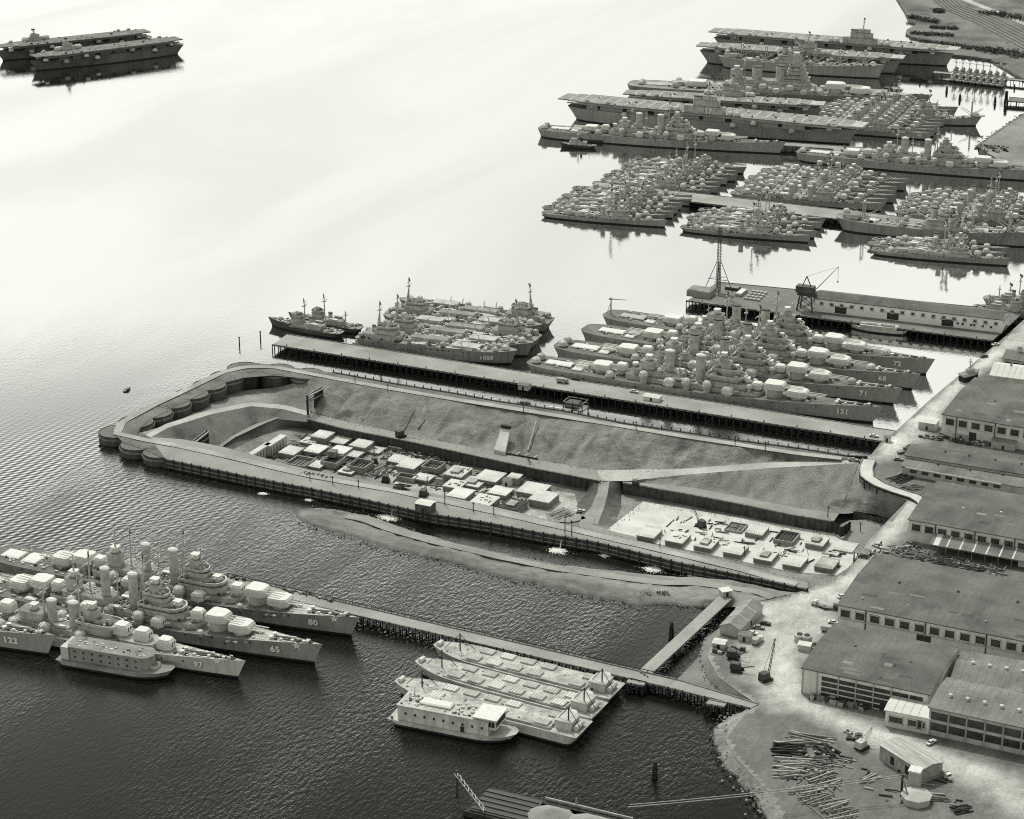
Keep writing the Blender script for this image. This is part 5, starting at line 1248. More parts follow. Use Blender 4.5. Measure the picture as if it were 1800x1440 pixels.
# ------------------------------------------------------------------ buildings
WALLW = mat('whitewashed_wall', .68, .9, .10, .2, 1.2, streak=.12)
WALLG = mat('grey_concrete_wall', .46, .9, .12, .2, 1.2, streak=.15)
ROOFD = mat('tar_roof', .125, .95, .24, .07, .9, bump=.06, slump=.75, slump_s=.06)
ROOFM = mat('mid_grey_roof', .19, .95, .24, .07, .9, bump=.06, slump=.75, slump_s=.08)
ROOFW = mat('white_roof', .6, .9, .08, .1, 1.0)
GLASS = mat('dark_window_glass', .05, .25, .4, .4, 1.0)
FRAMEM = mat('window_frame_paint', .5, .7, .1)
def rect_root(name, label, fl, fr, z, ext=1.0, cat='building'):
    p, q = Vector(W(*fl, z)), Vector(W(*fr, z)); d = q - p; L = d.length * ext
    return thing(name, label, cat, (p.x, p.y, 4.0), math.atan2(d.y, d.x)), L
def shed(name, label, fl, fr, ze, dep, ext=1.0, wall=None, roof=None, rise=1.6, over=.6, band=True):
    """long low-pitched shop building; local x along the front eave, y back, z up from the yard"""
    t, L = rect_root(name, label, fl, fr, ze, ext); h = ze - 4.0; wall = wall or WALLW; roof = roof or ROOFD
    b = MB(); b.box(0, L, 0, dep, -.5, h)
    b.add([(0, 0, h), (0, dep, h), (0, dep / 2, h + rise)], [(0, 2, 1)]); b.add([(L, 0, h), (L, dep, h), (L, dep / 2, h + rise)], [(0, 1, 2)])
    w = b.build('wall', wall, t)
    r = MB(); o = over; k = rise * (1 + 2 * o / dep)
    for y0_, y1_ in ((-o, dep / 2), (dep + o, dep / 2)):
        z0 = h + .05 - rise * 2 * o / dep; z1 = h + rise + .05
        q = [(-o, y0_, z0), (L + o, y0_, z0), (L + o, y1_, z1), (-o, y1_, z1)]
        vs_ = q + [(x, y, z + .45) for x, y, z in q]
        fs = [(4, 5, 6, 7), (3, 2, 1, 0), (0, 1, 5, 4), (1, 2, 6, 5), (2, 3, 7, 6), (3, 0, 4, 7)]
        r.add(vs_, fs if y0_ < y1_ else [f[::-1] for f in fs])
    rf = r.build('roof', roof, t)
    sm = MB()                                     # lapped felt seams, a few centimetres proud
    for i in range(1, int(L / 3.1)):
        x = i * 3.1 + random.uniform(-.15, .15); za = h + .51 - rise * 2 * o / dep; zb = h + rise + .51
        for y0_, y1_ in ((-o, dep / 2), (dep + o, dep / 2)): q = [(x - .07, y0_, za), (x + .07, y0_, za), (x + .07, y1_, zb), (x - .07, y1_, zb)]; sm.add(q, [(0, 1, 2, 3) if y0_ < y1_ else (3, 2, 1, 0)])
    sm.build('roof_seams', mat('felt_seam', .10, .95, .2), rf)['kind'] = 'stuff'
    return t, w, rf, L, h
def window_row(w, n, x0, pitch, ww, wh, z, y=0.0, side=-1):
    """recessed dark sashes with frame and glazing bars on the front wall"""
    gm = cached(('win', ww, wh), lambda: MB().box(-ww / 2, ww / 2, -.12, .02, 0, wh).mesh('window', GLASS))
    def fr():
        b = MB()
        for x in (-ww / 2, ww / 2): b.box(x - .18, x + .18, -.3, 0, -.2, wh + .2)
        for z_ in (0, wh): b.box(-ww / 2, ww / 2, -.3, 0, z_ - .2, z_ + .2)
        b.box(-ww / 2 - .3, ww / 2 + .3, -.5, 0, -.45, -.2)
        return b.mesh('window_frame', FRAMEM)
    def br():
        b = MB()
        for k in (1, 2): b.box(-ww / 2 + ww * k / 3 - .07, -ww / 2 + ww * k / 3 + .07, -.2, -.1, 0, wh)
        b.box(-ww / 2, ww / 2, -.2, -.1, wh * .55 - .07, wh * .55 + .07); return b.mesh('glazing_bars', mat('steel_sash_bars', .13, .6, .2))
    for i in range(n):
        g = ob('window', gm, w, (x0 + i * pitch, y, z)); ob('window_frame', cached(('winf', ww, wh), fr), g); ob('glazing_bars', cached(('wing', ww, wh), br), g)
def pilasters(w, xs, h, m=None):
    for x in xs: MB().box(-.25, .25, -.3, .0, 0, h).build('downpipe', m or STEEL, w, (x, 0, 0))
def vents(rf, pts, z, m=None, r=.7, h=1.3):
    vm = cached(('vent', r, (m or STEEL).name), lambda: MB().lathe([(r * .6, 0), (r * .6, h * .6), (r, h * .65), (r, h * .8), (r * .2, h)], 8).mesh('roof_vent', m or STEEL))
    for x, y in pts: ob('roof_vent', vm, rf, (x, y, z))
def patches(rf, L, dep, h, rise, seed, n=9):
    """tarred felt strips and repaired patches lying on the near roof slope"""
    rd = random.Random(seed)
    for i in range(n):
        x = rd.uniform(4, L - 8); y = rd.uniform(1.5, dep * .36); l = rd.uniform(2, 7); w_ = rd.uniform(1, 3)
        zz = lambda yy: h + .53 + rise * yy / (dep / 2)
        b = MB(); b.add([(x, y, zz(y)), (x + l, y, zz(y)), (x + l, y + w_, zz(y + w_)), (x, y + w_, zz(y + w_))], [(0, 1, 2, 3)])
        b.build('felt_patch', (ROOFM, mat('dark_felt', .085, .95, .2, .2, 1))[i % 2], rf)

t, w, rf, L, h = shed('machine_shop', 'largest flat grey roofed shop with a row of twelve square windows', (1474, 1064), (1795, 1127), 15.8, 56, 1.35)
window_row(w, 16, 3.2, 6.35, 4.2, 3.6, h - 5.0); pilasters(w, [12 + 25.4 * i for i in range(4)], h); vents(rf, [(18, 28), (43, 30), (68, 31)], h + 1.6); vents(rf, [(8, 8), (60, 9)], h + .8, COVER_G, .5, 1); patches(rf, L, 56, h, 1.6, 1, 12)
MB().box(0, L * .99, -.35, 0, h * .50, h * .50 + .3).build('string_course', WALLG, w); MB().box(34, 40, -.2, .1, 0, 6).build('loading_door', GLASS, w)
t, w, rf, L, h = shed('plate_shop', 'grey roofed shop with square windows and a long loading canopy', (1598, 914), (1795, 949), 14.5, 50, 1.4)
window_row(w, 11, 3.6, 6.1, 4.2, 3.6, h - 5.0); pilasters(w, [12.6, 30.8, 49], h); vents(rf, [(20, 20), (37, 23)], h + 1.2, COVER, .6, 1); patches(rf, L, 50, h, 1.6, 2, 9)
cn = MB(); x0c = 12.5
cn.add([(x0c, -9, 4.4), (L - 1, -9, 4.4), (L - 1, -.4, 6.4), (x0c, -.4, 6.4)], [(0, 1, 2, 3)]); cn.add([(x0c, -9, 4.1), (L - 1, -9, 4.1), (L - 1, -.4, 6.1), (x0c, -.4, 6.1)], [(3, 2, 1, 0)]); cn.box(x0c, L - 1, -9.1, -8.9, 3.9, 4.45)
cp = cn.build('loading_canopy', ROOFM, t)
for i in range(9):
    xx = x0c + 1.5 + i * 6.0
    if xx < L - 2:
        bb = MB(); bb.add([(xx, -9.05, 4.46), (xx + (2.6 if i == 0 else .7), -9.05, 4.46), (xx + (2.6 if i == 0 else .7), -.4, 6.46), (xx, -.4, 6.46)], [(0, 1, 2, 3)]); bb.build('skylight_strip', COVER, cp)
        MB().tube((xx, -8.7, -.2), (xx, -8.7, 4.2), .2, .2, 5).build('canopy_post', TIMBER, cp)
MB().box(x0c + 40, L - 3, -6, 0, 0, 4).build('office_lean_to', WALLW, t)
t, w, rf, L, h = shed('joiner_shop', 'grey roofed shop whose near wall has four long dark window bands', (1411, 1175), (1634, 1222), 15.0, 42, 1.0, WALLW)
for k in range(4):
    n = 6 if k < 2 else 4
    for i in range(n):
        MB().box(0, 6.6 if not (i == 5) else 5.2, -.15, .02, 0, 1.7).build('window_band', GLASS, w, (8 + i * 7.1, 0, h - 3.4 - k * 2.35))
pilasters(w, [.2, 6.2, 14.9, 22, 29.1, 36.2, L - .3], h, COVER_G); vents(rf, [(14, 24), (26, 22), (38, 20)], h + 1.1); patches(rf, L, 42, h, 1.6, 3, 8)
MB().box(32, 36.5, -.2, .05, 0, 4.2).build('door', GLASS, w); MB().box(38.5, 41, -.2, .05, 0, 4.2).build('door', DARK, w)
t, w, rf, L, h = shed('store_shed', 'grey shed with a dark glazed wall and white roof vents, behind the banded shops', (1672, 1196), (1795, 1217), 12.5, 26, 1.5, WALLG, ROOFM, 1.2)
for i in range(5): MB().box(0, 8.6, -.15, .02, 0, 3.6).build('window_band', GLASS, w, (1 + i * 9.6, 0, h - 5))
vents(rf, [(6 + 6.6 * i, 14) for i in range(7)], h + 1.3, COVER, .8, 1.6)
t, w, rf, L, h = shed('boiler_shop', 'grey shed with two long dark window bands facing the road', (1634, 1244), (1795, 1279), 15.5, 26, 1.4, WALLG, ROOFM, 1.2)
for k in range(2):
    for i in range(7): MB().box(0, 6.3, -.15, .02, 0, 3.2).build('window_band', GLASS, w, (1 + i * 7.0, 0, h - 4.6 - k * 4.6))
pilasters(w, [7 * i + .6 for i in range(8)], h, COVER_G); vents(rf, [(5.5 + 6.6 * i, 9.5) for i in range(6)], h + 1.2, COVER, .8, 1.6)
t, w, rf, L, h = shed('office_annex', 'small white annex with three paned windows at the corner of the shops', (1557, 1249), (1634, 1264), 10.8, 11, 1.0, WALLW, ROOFW, .5)
window_row(w, 2, 4.2, 7.3, 5.6, 2.9, h - 4.6); window_row(w, 1, L - 3.0, 7, 3.2, 2.9, h - 4.6)
t, w, rf, L, h = shed('fitting_shop', 'grey roofed shop with square windows along the quay road', (1657, 729), (1795, 752), 16.0, 62, 1.4, WALLW)
window_row(w, 9, 4.2, 6.75, 4.6, 3.8, h - 5.2); pilasters(w, [7.6, 27.8, 48], h); vents(rf, [(20, 27), (48, 30)], h + 1.2); MB().box(14.6, 18.4, -.2, .05, 0, 5).build('loading_door', GLASS, w); patches(rf, L, 62, h, 1.6, 5, 9)
t, w, rf, L, h = shed('boat_house', 'shed with a bright white roof beside the quay road', (1741, 660), (1795, 667), 13.0, 22, 1.6, WALLG, ROOFW, 3.0); vents(rf, [(9, 11)], h + 3.2)
t, w, rf, L, h = shed('timekeeper_house', 'small dark roofed building with windows beyond the white roofed shed', (1763, 630), (1800, 636), 10.0, 16, 1.6, WALLG, ROOFM, 2.5); window_row(w, 4, 3, 4.6, 3, 2.2, h - 3.4); MB().box(6, 8, 7, 9, h + 2, h + 6).build('chimney', WALLG, rf)
t, w, rf, L, h = shed('pipe_shop', 'long low dark roofed shed, upper of two stepped roofs', (1591, 801), (1795, 834), 11.0, 16, 1.4, WALLG, ROOFD, 1.2); vents(rf, [(18, 9), (30, 9), (43, 9), (56, 9)], h + 1.3)
t, w, rf, L, h = shed('pipe_store', 'long low dark roofed shed, lower of two stepped roofs', (1586, 820), (1795, 857), 8.5, 15, 1.4, WALLG, ROOFM, .9); vents(rf, [(16, 7), (32, 7), (48, 8)], h + 1.1)
for i in range(8): MB().box(0, 3.4, -.15, .02, 0, 1.6).build('window_band', GLASS, w, (4 + i * 6, 0, h - 2.5))
b = MB(); b.tube((2, -.8, h + .1), (L * .6, -.8, h + .1), .4); b.build('steam_pipe', COVER, w)
# warehouse on the pier
t, w, rf, L, h = shed('pier_warehouse', 'long white two-storey warehouse on the pier with a row of small dark windows', (1432, 525), (1762, 563), 12.0, 17, 1.0, mat('bright_white_wall', .86, .9, .06, .2, 1.2), ROOFD, 2.0)
window_row(w, 18, 4.5, (L - 8) / 17, 2.1, 1.8, h - 3.4)
for x in (13, 45, 78): MB().box(0, 7, -.16, .02, 0, 4.2).build('loading_door', GLASS, w, (x, 0, .4)); MB().box(-1, 9, -.8, 0, 4.7, 4.95).build('door_canopy', COVER_G, w, (x, 0, 0))
for x in (88, 91, 96, 98, 103, 108): MB().box(0, 1.3, -.16, .02, 0, 1.3).build('window', GLASS, w, (x * L / 115, 0, 2.2))
window_row(w, 0, 0, 1, 1, 1, 1)
for i in range(3): MB().box(0, .2, 0, 2.0, 0, 1.6).build('end_window', GLASS, w, (L - .02, 3 + i * 5, h - 3.4))
vents(rf, [(45, 6), (60, 5), (90, 6)], h + 1, COVER_G, .5, .9)

# ------------------------------------------------------------------ vehicles
def car(px, py, label, kind='car', m=None, rz=0.0, z=4.05):
    m = m or COVER; x, y = W(px, py, z)
    def wheels(t, ax, tr, r):
        wm = cached(('wheel', r), lambda: MB().tube((0, -.16, 0), (0, .16, 0), r, r, 9).mesh('wheel', DARK))
        for a in ax:
            for s_ in (-1, 1): ob('wheel', wm, t, (a, s_ * tr, r))
    if kind == 'car':
        t = thing('parked_car', label, 'car', (x, y, z), rz, 'cars parked about the yard')
        def f():
            b = MB(); p = [(-2.55, .45), (-2.5, .95), (-1.6, 1.05), (1.1, 1.05), (2.35, .92), (2.5, .45)]
            for s0, s1 in ((-.92, .92),): b.add([(x_, s0, z_) for x_, z_ in p] + [(x_, s1, z_) for x_, z_ in p], [(i, (i + 1) % 6, 6 + (i + 1) % 6, 6 + i) for i in range(6)] + [(5, 4, 3, 2, 1, 0), (6, 7, 8, 9, 10, 11)])
            return b.mesh('body', m)
        ob('body', cached(('cbody', m.name), f), t)
        def g():
            b = MB(); lo = [(-1.7, -.8), (1.0, -.8), (1.0, .8), (-1.7, .8)]; hi = [(-1.2, -.66), (.45, -.66), (.45, .66), (-1.2, .66)]
            b.prism(lo, 1.04, 1.52, 1, top=hi, mtop=0); return b.mesh('cabin', [m, GLASS])
        ob('cabin', cached(('ccab', m.name), g), t); wheels(t, (-1.6, 1.6), .85, .36)
    else:
        t = thing('parked_truck', label, 'truck', (x, y, z), rz, 'trucks parked about the yard')
        ob('cab', cached(('tcab', m.name), lambda: MB().box(1.0, 2.6, -1.1, 1.1, .6, 2.5).box(2.6, 3.6, -.9, .9, .6, 1.6).mesh('cab', m)), t)
        ob('windscreen', cached(('twin',), lambda: MB().box(2.58, 2.66, -.9, .9, 1.7, 2.3).mesh('windscreen', GLASS)), t)
        ob('truck_bed', cached(('tbed', kind), lambda: (MB().box(-3.4, .9, -1.15, 1.15, .8, 1.2 if kind == 'flat' else 2.8).mesh('truck_bed', TIMBER if kind == 'flat' else COVER_G))), t)
        wheels(t, (-2.4, -1.2, 2.4), .95, .48)
    return t
DKC = mat('dark_car_paint', .05, .35, .1); MDC = mat('grey_car_paint', .3, .35, .1)
car(1345, 1098, 'dark sedan at the top of the parked row beside the long hut', m=DKC, rz=.1); car(1334, 1105, 'pale sedan second in the parked row beside the long hut', m=MDC, rz=.1); car(1323, 1115, 'white sedan third in the parked row beside the long hut', rz=.05)
car(1332, 1130, 'truck with white cab by the end of the long hut', 'box', rz=1.4); car(1439, 1066, 'white truck by the corner of the largest roofed shop', 'flat', rz=2.9); car(1460, 1071, 'dark truck against the corner of the largest roofed shop', 'flat', DKC, .3)
car(1466, 1096, 'white sedan at the wall corner of the largest roofed shop', rz=.1); car(1457, 1111, 'dark boxy truck between the two large shops', 'box', DKC, .1); car(1480, 1050, 'white sedan half hidden behind the largest roof corner', rz=1.0)
car(1637, 1307, 'white sedan on the road before the boiler shop', rz=1.2); car(1660, 1366, 'white truck behind the small plank-roofed hut', 'box', rz=-.6); car(1536, 768, 'white sedan at the shore end of the long pier', rz=.1); car(1601, 786, 'dark sedan on the quay road corner', m=DKC, rz=1.0); car(1587, 796, 'dark truck on the quay road corner', 'flat', DKC, 1.0); car(1579, 809, 'grey sedan near the curved trestle', m=MDC, rz=.2)
car(989, 673, 'grey truck midway on the long pier', 'box', MDC, .1, 4.05); car(1115, 690, 'white sedan on the long pier beside the cruiser', z=4.05); car(1013, 668, 'small dark sedan on the long pier', m=DKC, z=4.05)
car(1020, 900, 'pale sedan on the earth ramp in the dry dock', rz=.7, z=-12.6); car(1500, 690 + 120, 'grey sedan on the rising road top', m=MDC, rz=.1, z=4.75)
car(1750, 607, 'white sedan at the foot of the warehouse pier', rz=.9); car(1730, 628, 'dark sedan on the quay road near the warehouse', m=DKC, rz=.9)

# ------------------------------------------------------------------ huts, stores and machines in the yard
def hut(px, py, label, l, w, h, wall=None, roof=None, rz=0.0, z=4.0, rise=1.2, name='hut', cat='hut', door=True):
    x, y = W(px, py, z); t = thing(name, label, cat, (x, y, z), rz)
    b = MB(); b.box(-l / 2, l / 2, -w / 2, w / 2, 0, h)
    if rise: 
        for s_ in (-1, 1): q = [(s_ * l / 2, -w / 2, h), (s_ * l / 2, w / 2, h), (s_ * l / 2, 0, h + rise)]; b.add(q, [(0, 1, 2) if s_ > 0 else (0, 2, 1)])
    wl_ = b.build('wall', wall or WALLG, t)
    r = MB(); o = .35
    for s_ in (-1, 1):
        q = [(-l / 2 - o, s_ * (w / 2 + o), h + .03 - rise * 2 * o / w), (l / 2 + o, s_ * (w / 2 + o), h + .03 - rise * 2 * o / w), (l / 2 + o, 0, h + rise + .03), (-l / 2 - o, 0, h + rise + .03)]
        vs_ = q + [(a, c, d + .2) for a, c, d in q]; fs = [(4, 5, 6, 7), (3, 2, 1, 0), (0, 1, 5, 4), (1, 2, 6, 5), (2, 3, 7, 6), (3, 0, 4, 7)]
        r.add(vs_, fs if s_ < 0 else [f[::-1] for f in fs])
    r.build('roof', roof or ROOFM, t)
    if door: MB().box(-.6, .6, -w / 2 - .06, -w / 2 + .05, 0, 2.1).build('door', DARK, wl_)
    return t
t = hut(1303, 1096, 'long gabled grey hut beside the narrow inlet', 26, 9, 3.6, WALLG, mat('long_hut_roof', .24, .95, .2, .2, 1.2), R(88), 4, 2.2)
for x in (-4, 5): 
    b = MB(); b.beam((x, -4.7, 3.75), (x, 0, 6.05), .4, .3); b.beam((x, 4.7, 3.75), (x, 0, 6.05), .4, .3); b.build('roof_joint', COVER, t)
hut(1310, 1125, 'small grey shed at the end of the long hut', 5, 4, 2.8, WALLG, ROOFM, .05, 4, .6); hut(1265, 1138, 'small hut with a bright white roof near the inlet', 5, 4.5, 2.6, WALLG, ROOFW, .1, 4, .4)
hut(1275, 1046, 'small white topped box at the root of the branch pier', 4.5, 4, 2.5, WALLG, ROOFW, .8, 4, 0); hut(1414, 1142, 'white boxes stacked by the banded shop corner', 5, 3.5, 2.6, WALLG, ROOFW, .1, 4, 0, 'storage_box', 'box', False)
hut(1147, 703, 'pale low shed standing on the long pier', 9, 5, 2.2, WALLW, ROOFW, 0, 4, .5); hut(922, 684, 'grey shed by the edge of the long pier', 6, 4.5, 2.8, WALLG, ROOFM, 0, 4, .5)
hut(1690, 770, 'pale roofed lean-to beside the fitting shop', 8, 5, 3.2, WALLG, ROOFW, 0, 4, .4); hut(1632, 752, 'white topped shed at the corner of the fitting shop', 9, 8, 4, WALLG, ROOFW, 0, 4, .4); hut(1765, 787, 'dark shed with a white roof end between two shops', 12, 6, 4, WALLG, ROOFM, 0, 4, .6)
hut(1560, 776, 'small grey gatehouse at the pier foot', 3, 3, 2.6, WALLW, ROOFM, 0, 4, .3); hut(1742, 899, 'pale pump hut standing on the cofferdam crest', 4, 4, 3, WALLW, ROOFW, 0, 5, .3) if False else None
t = hut(748, 898, 'dark timber pump house with a pale roof hung on the south cofferdam arm', 8, 6, 4.2, mat('pump_house_boards', .10, .9, .3, .5, 2), ROOFW, 0, 5, .5)
b = MB()
for x in (-4, 0, 4): b.tube((x, -3, -8), (x, -3, 0), .3)
b.build('support_pile', PILE, t)
hut(892, 853, 'small grey cabin on top of the white footings in the dry dock', 4, 4, 3, WALLG, ROOFM, .1, -10.5, .6); hut(585, 802, 'grey form box on a footing in the dry dock', 4, 4, 3, CONC_D, ROOFM, .1, -10.5, .2, 'form_box', 'box', False)
# plank-roofed hut, square stack and octagonal tank at the lower corner
t = hut(1600, 1350, 'derelict hut with a long plank roof near the timber yard', 22, 11, 6, CONC_D, mat('plank_roof', .38, .95, .25, .4, 1.5, stretch=(.2, 2, 1)), R(-32), 4, 1.0)
for i in range(5): MB().box(-.9, .9, -5.7, -5.4, 1.2, 4.4).build('boarded_opening', DARK if i % 2 else COVER_G, t, (-8 + i * 4, 0, 0))
x, y = W(1610, 1408, 4); t = thing('settling_tank', 'pale octagonal tank roof beside a square stack', 'tank', (x, y, 4)); b = MB(); b.lathe([(5.5, 0), (5.5, 2.6), (5.8, 2.7), (.6, 4.0)], 8, a0=R(22.5)); b.build('tank_body', mat('pale_tank', .42, .9, .1), t)
x, y = W(1607, 1388, 4); t = thing('square_stack', 'square pale concrete stack between the hut and the octagonal tank', 'stack', (x, y, 4)); b = MB(); b.box(-2, 2, -2, 2, 0, 8); b.build('shaft', mat('pale_tank', .42), t); MB().box(-2.3, 2.3, -2.3, 2.3, 8, 8.6).build('cap', WALLW, t)
for i, (px, py) in enumerate(((1405, 1128), (1418, 1130))):
    x, y = W(px, py, 4); t = thing('storage_tank', ('round dark tank by the joiner shop corner, nearer the road', 'round dark tank by the joiner shop corner, nearer the wall')[i], 'tank', (x, y, 4)); MB().lathe([(2.2, 0), (2.2, 3.2), (1.6, 3.5)], 12).build('tank_shell', WALLG, t); MB().lathe([(1.3, 0), (1.3, .3)], 10).build('tank_lid', DARK, t, (0, 0, 3.45))

def crawler_crane(px, py, z, label, boom, rz, lift, m=None, s=1.0):
    x, y = W(px, py, z); t = thing('crawler_crane', label, 'crane', (x, y, z), rz)
    for s_ in (-1, 1): MB().box(-2.4 * s, 2.4 * s, s_ * 1.5 * s - .45, s_ * 1.5 * s + .45, 0, 1.1).build('crawler_track', DARK, t)
    MB().prism([(-3 * s, -1.5), (1.5 * s, -1.5), (1.5 * s, 1.5), (-3 * s, 1.5)], 1.2, 3.8 * s, top=[(-2.7 * s, -1.4), (.8 * s, -1.4), (.8 * s, 1.4), (-2.7 * s, 1.4)]).build('cab', m or STEEL, t)
    bx, bz = boom * math.cos(lift), boom * math.sin(lift); b = MB()
    for s_ in (-.45, .45):
        b.tube((1.2, s_, 1.8), (1.2 + bx, s_ * .5, 1.8 + bz), .16, .12, 4)
    for i in range(int(boom / 1.6)):
        f = i / int(boom / 1.6); g = (i + 1) / int(boom / 1.6); sg = 1 if i % 2 else -1
        b.tube((1.2 + bx * f, .45 * sg, 1.8 + bz * f), (1.2 + bx * g, -.4 * sg, 1.8 + bz * g), .09, .09, 4)
    b.build('boom', m or STEEL, t); b = MB(); b.tube((-2, 0, 3.6), (1.2 + bx, 0, 1.8 + bz), .07, .07, 4); b.tube((1.2 + bx, 0, 1.8 + bz), (1.2 + bx, 0, 1.8 + bz * .4), .06, .06, 4); b.build('cable', STEEL, t)
    return t
crawler_crane(1346, 1196, 4, 'crawler crane with an upright boom beside the yard road', 16, R(60), R(80)); crawler_crane(1290, 1158, 4, 'dark tracked machine parked above the inlet, upper of two', 5, .2, R(25)); crawler_crane(1296, 1180, 4, 'dark tracked machine parked above the inlet, lower of two', 6, .1, R(15))
crawler_crane(1232, 926, -12.8, 'dark crawler crane among the eastern footings in the dry dock', 9, R(140), R(35)); crawler_crane(705, 768, -7, 'dark crawler crane on the bench road above the wall', 13, R(60), R(55)); crawler_crane(678, 846, -12.8, 'crawler crane among the western footings', 15, R(110), R(55)); crawler_crane(945, 842, -12.8, 'dark crawler crane by the wall foot near the earth ramp', 12, R(150), R(40)); crawler_crane(658, 815, -12.8, 'crane with a slanting boom deep in the west half of the dock', 14, R(120), R(50)); crawler_crane(1118, 853, -7, 'small dark excavator at the top of the lower bench', 4, .3, R(25), s=.7)
crawler_crane(1515, 1316, 4, 'pale machine by the timber yard beside the road', 7, R(70), R(50), HULL_L); crawler_crane(745, 872, 5, 'dark derrick machine beside the pump house', 8, R(100), R(45))

# lattice tower and portal crane on the warehouse pier
x, y = W(1262, 513, 4); t = thing('lattice_tower', 'tall guyed lattice mast at the seaward end of the warehouse pier', 'tower', (x, y, 4))
b = MB(); hh = 42
for i in range(4):
    a = math.pi / 4 + math.pi / 2 * i; c, s_ = math.cos(a), math.sin(a); b.tube((1.6 * c, 1.6 * s_, 0), (1.0 * c, 1.0 * s_, hh), .22, .16, 4)
for k in range(21):
    z = k * 2
    for i in range(4):
        a, a2 = math.pi / 4 + math.pi / 2 * i, math.pi / 4 + math.pi / 2 * (i + 1); r0 = 1.6 - .6 * z / hh
        b.tube((r0 * math.cos(a), r0 * math.sin(a), z), (r0 * math.cos(a2), r0 * math.sin(a2), z + 2), .11, .11, 4)
b.build('lattice_shaft', STEEL, t)
for i in range(4):
    a = math.pi / 2 * i + .4; b = MB(); b.tube((9 * math.cos(a), 9 * math.sin(a), 0), (1.2 * math.cos(a), 1.2 * math.sin(a), 20), .25, .2, 5); b.tube((5.2 * math.cos(a), 5.2 * math.sin(a), 9.5), (1.3 * math.cos(a), 1.3 * math.sin(a), 9.5), .12, .12, 4); b.build('raking_leg', STEEL, t)
b = MB(); b.beam((-7, 0, 8), (7, 0, 8), .3, .3); b.beam((0, -7, 8), (0, 7, 8), .3, .3); b.build('cross_beam', STEEL, t)
x, y = W(1417, 545, 4); t = thing('portal_crane', 'dark portal crane with a raised jib at the warehouse end', 'crane', (x, y, 4))
for sx in (-5, 5):
    for sy in (-3.5, 3.5): MB().beam((sx, sy, 0), (sx * .7, sy * .7, 10), .8, .8).build('portal_leg', STEEL, t)
b = MB()
for sy in (-3.5, 3.5):
    for a, c in (((-5, 0), (4.2, 5)), ((5, 0), (-4.2, 5)), ((-4.2, 5), (3.5, 10)), ((4.2, 5), (-3.5, 10))): b.beam((a[0], sy * (1 - .03 * a[1]), a[1]), (c[0], sy * (1 - .03 * c[1]), c[1]), .35, .35)
b.build('portal_bracing', STEEL, t); MB().box(-5, 5, -4, 4, 10, 11).build('portal_platform', STEEL, t); MB().box(-6.5, 4.5, -2.8, 2.8, 11.2, 15.4).build('machinery_house', mat('crane_house_paint', .09, .7, .2), t)
b = MB(); b.beam((-3, 0, 15.4), (-.5, 0, 21.5), .5, .5); b.beam((2.2, 0, 15.4), (-.5, 0, 21.5), .5, .5); b.build('gantry_frame', STEEL, t)
dv = Vector((math.cos(R(-8)), math.sin(R(-8)), 0)); tip = dv * 20 + Vector((0, 0, 31)); b = MB(); pr = Vector((-dv.y, dv.x, 0))
for s_ in (-.9, .9): b.tube(dv * 4.5 + pr * s_ + Vector((0, 0, 12.5)), tip, .22, .18, 4)
for i in range(9):
    f, g = i / 9, (i + 1) / 9; p0 = (dv * 4.5 + Vector((0, 0, 12.5))).lerp(tip, f); p1 = (dv * 4.5 + Vector((0, 0, 12.5))).lerp(tip, g); s_ = .9 * (1 - f) * (1 if i % 2 else -1); b.tube(p0 + pr * s_, p1 - pr * s_, .12, .12, 4)
b.build('jib', STEEL, t); b = MB(); b.tube((-.5, 0, 21.5), tip, .09, .09, 4); b.tube(tip, tip - Vector((0, 0, 9)), .1, .1, 4); b.lathe([(.3, 0), (.6, .4), (.3, 1.0)], 6, tuple(tip - Vector((0, 0, 10)))); b.build('hoist_cable', STEEL, t)
# deck cargo on that pier
for i in range(4):
    for j in range(4):
        x, y = W(1312 + i * 7 + j * 4.0, 526 - j * 4.2 + i * 1.0, 4); t = tag(MB().box(-1.0, 1.0, -1.3, 1.3, 0, 1.1).build('pallet_box', COVER_G, None, (x, y, 4.0)), 'pale crate on the pier, %s along in the %s row from the near edge' % (ORD[i], ORD[j]), 'crate', 'crates set in rows on the warehouse pier')
for i, (px, py, l, w_, m, lab) in enumerate(((1303, 517, 4, 12, COVER_G, 'long pale stack on the pier between the mast and the crates'), (1276, 521, 9, 3, WALLG, 'low grey stack on the pier at the foot of the mast'), (1232, 519, 15, 11, HULL_D, 'broad low grey house on the pier end'), (1288, 509, 9, 5, STEEL, 'dark frame stack near the far edge of the pier'))):
    x, y = W(px, py, 4); t = thing('cargo_stack', lab, 'stack', (x, y, 4), 0); MB().box(-l / 2, l / 2, -w_ / 2, w_ / 2, 0, 1.6 if i != 2 else 4).build('stack_body', m, t); MB().box(-l / 2 * .9, l / 2 * .9, -w_ / 2 * .9, w_ / 2 * .9, 1.6 if i != 2 else 4, 2.0 if i != 2 else 4.4).build('stack_cover', COVER if i == 0 else DECK_M, t)

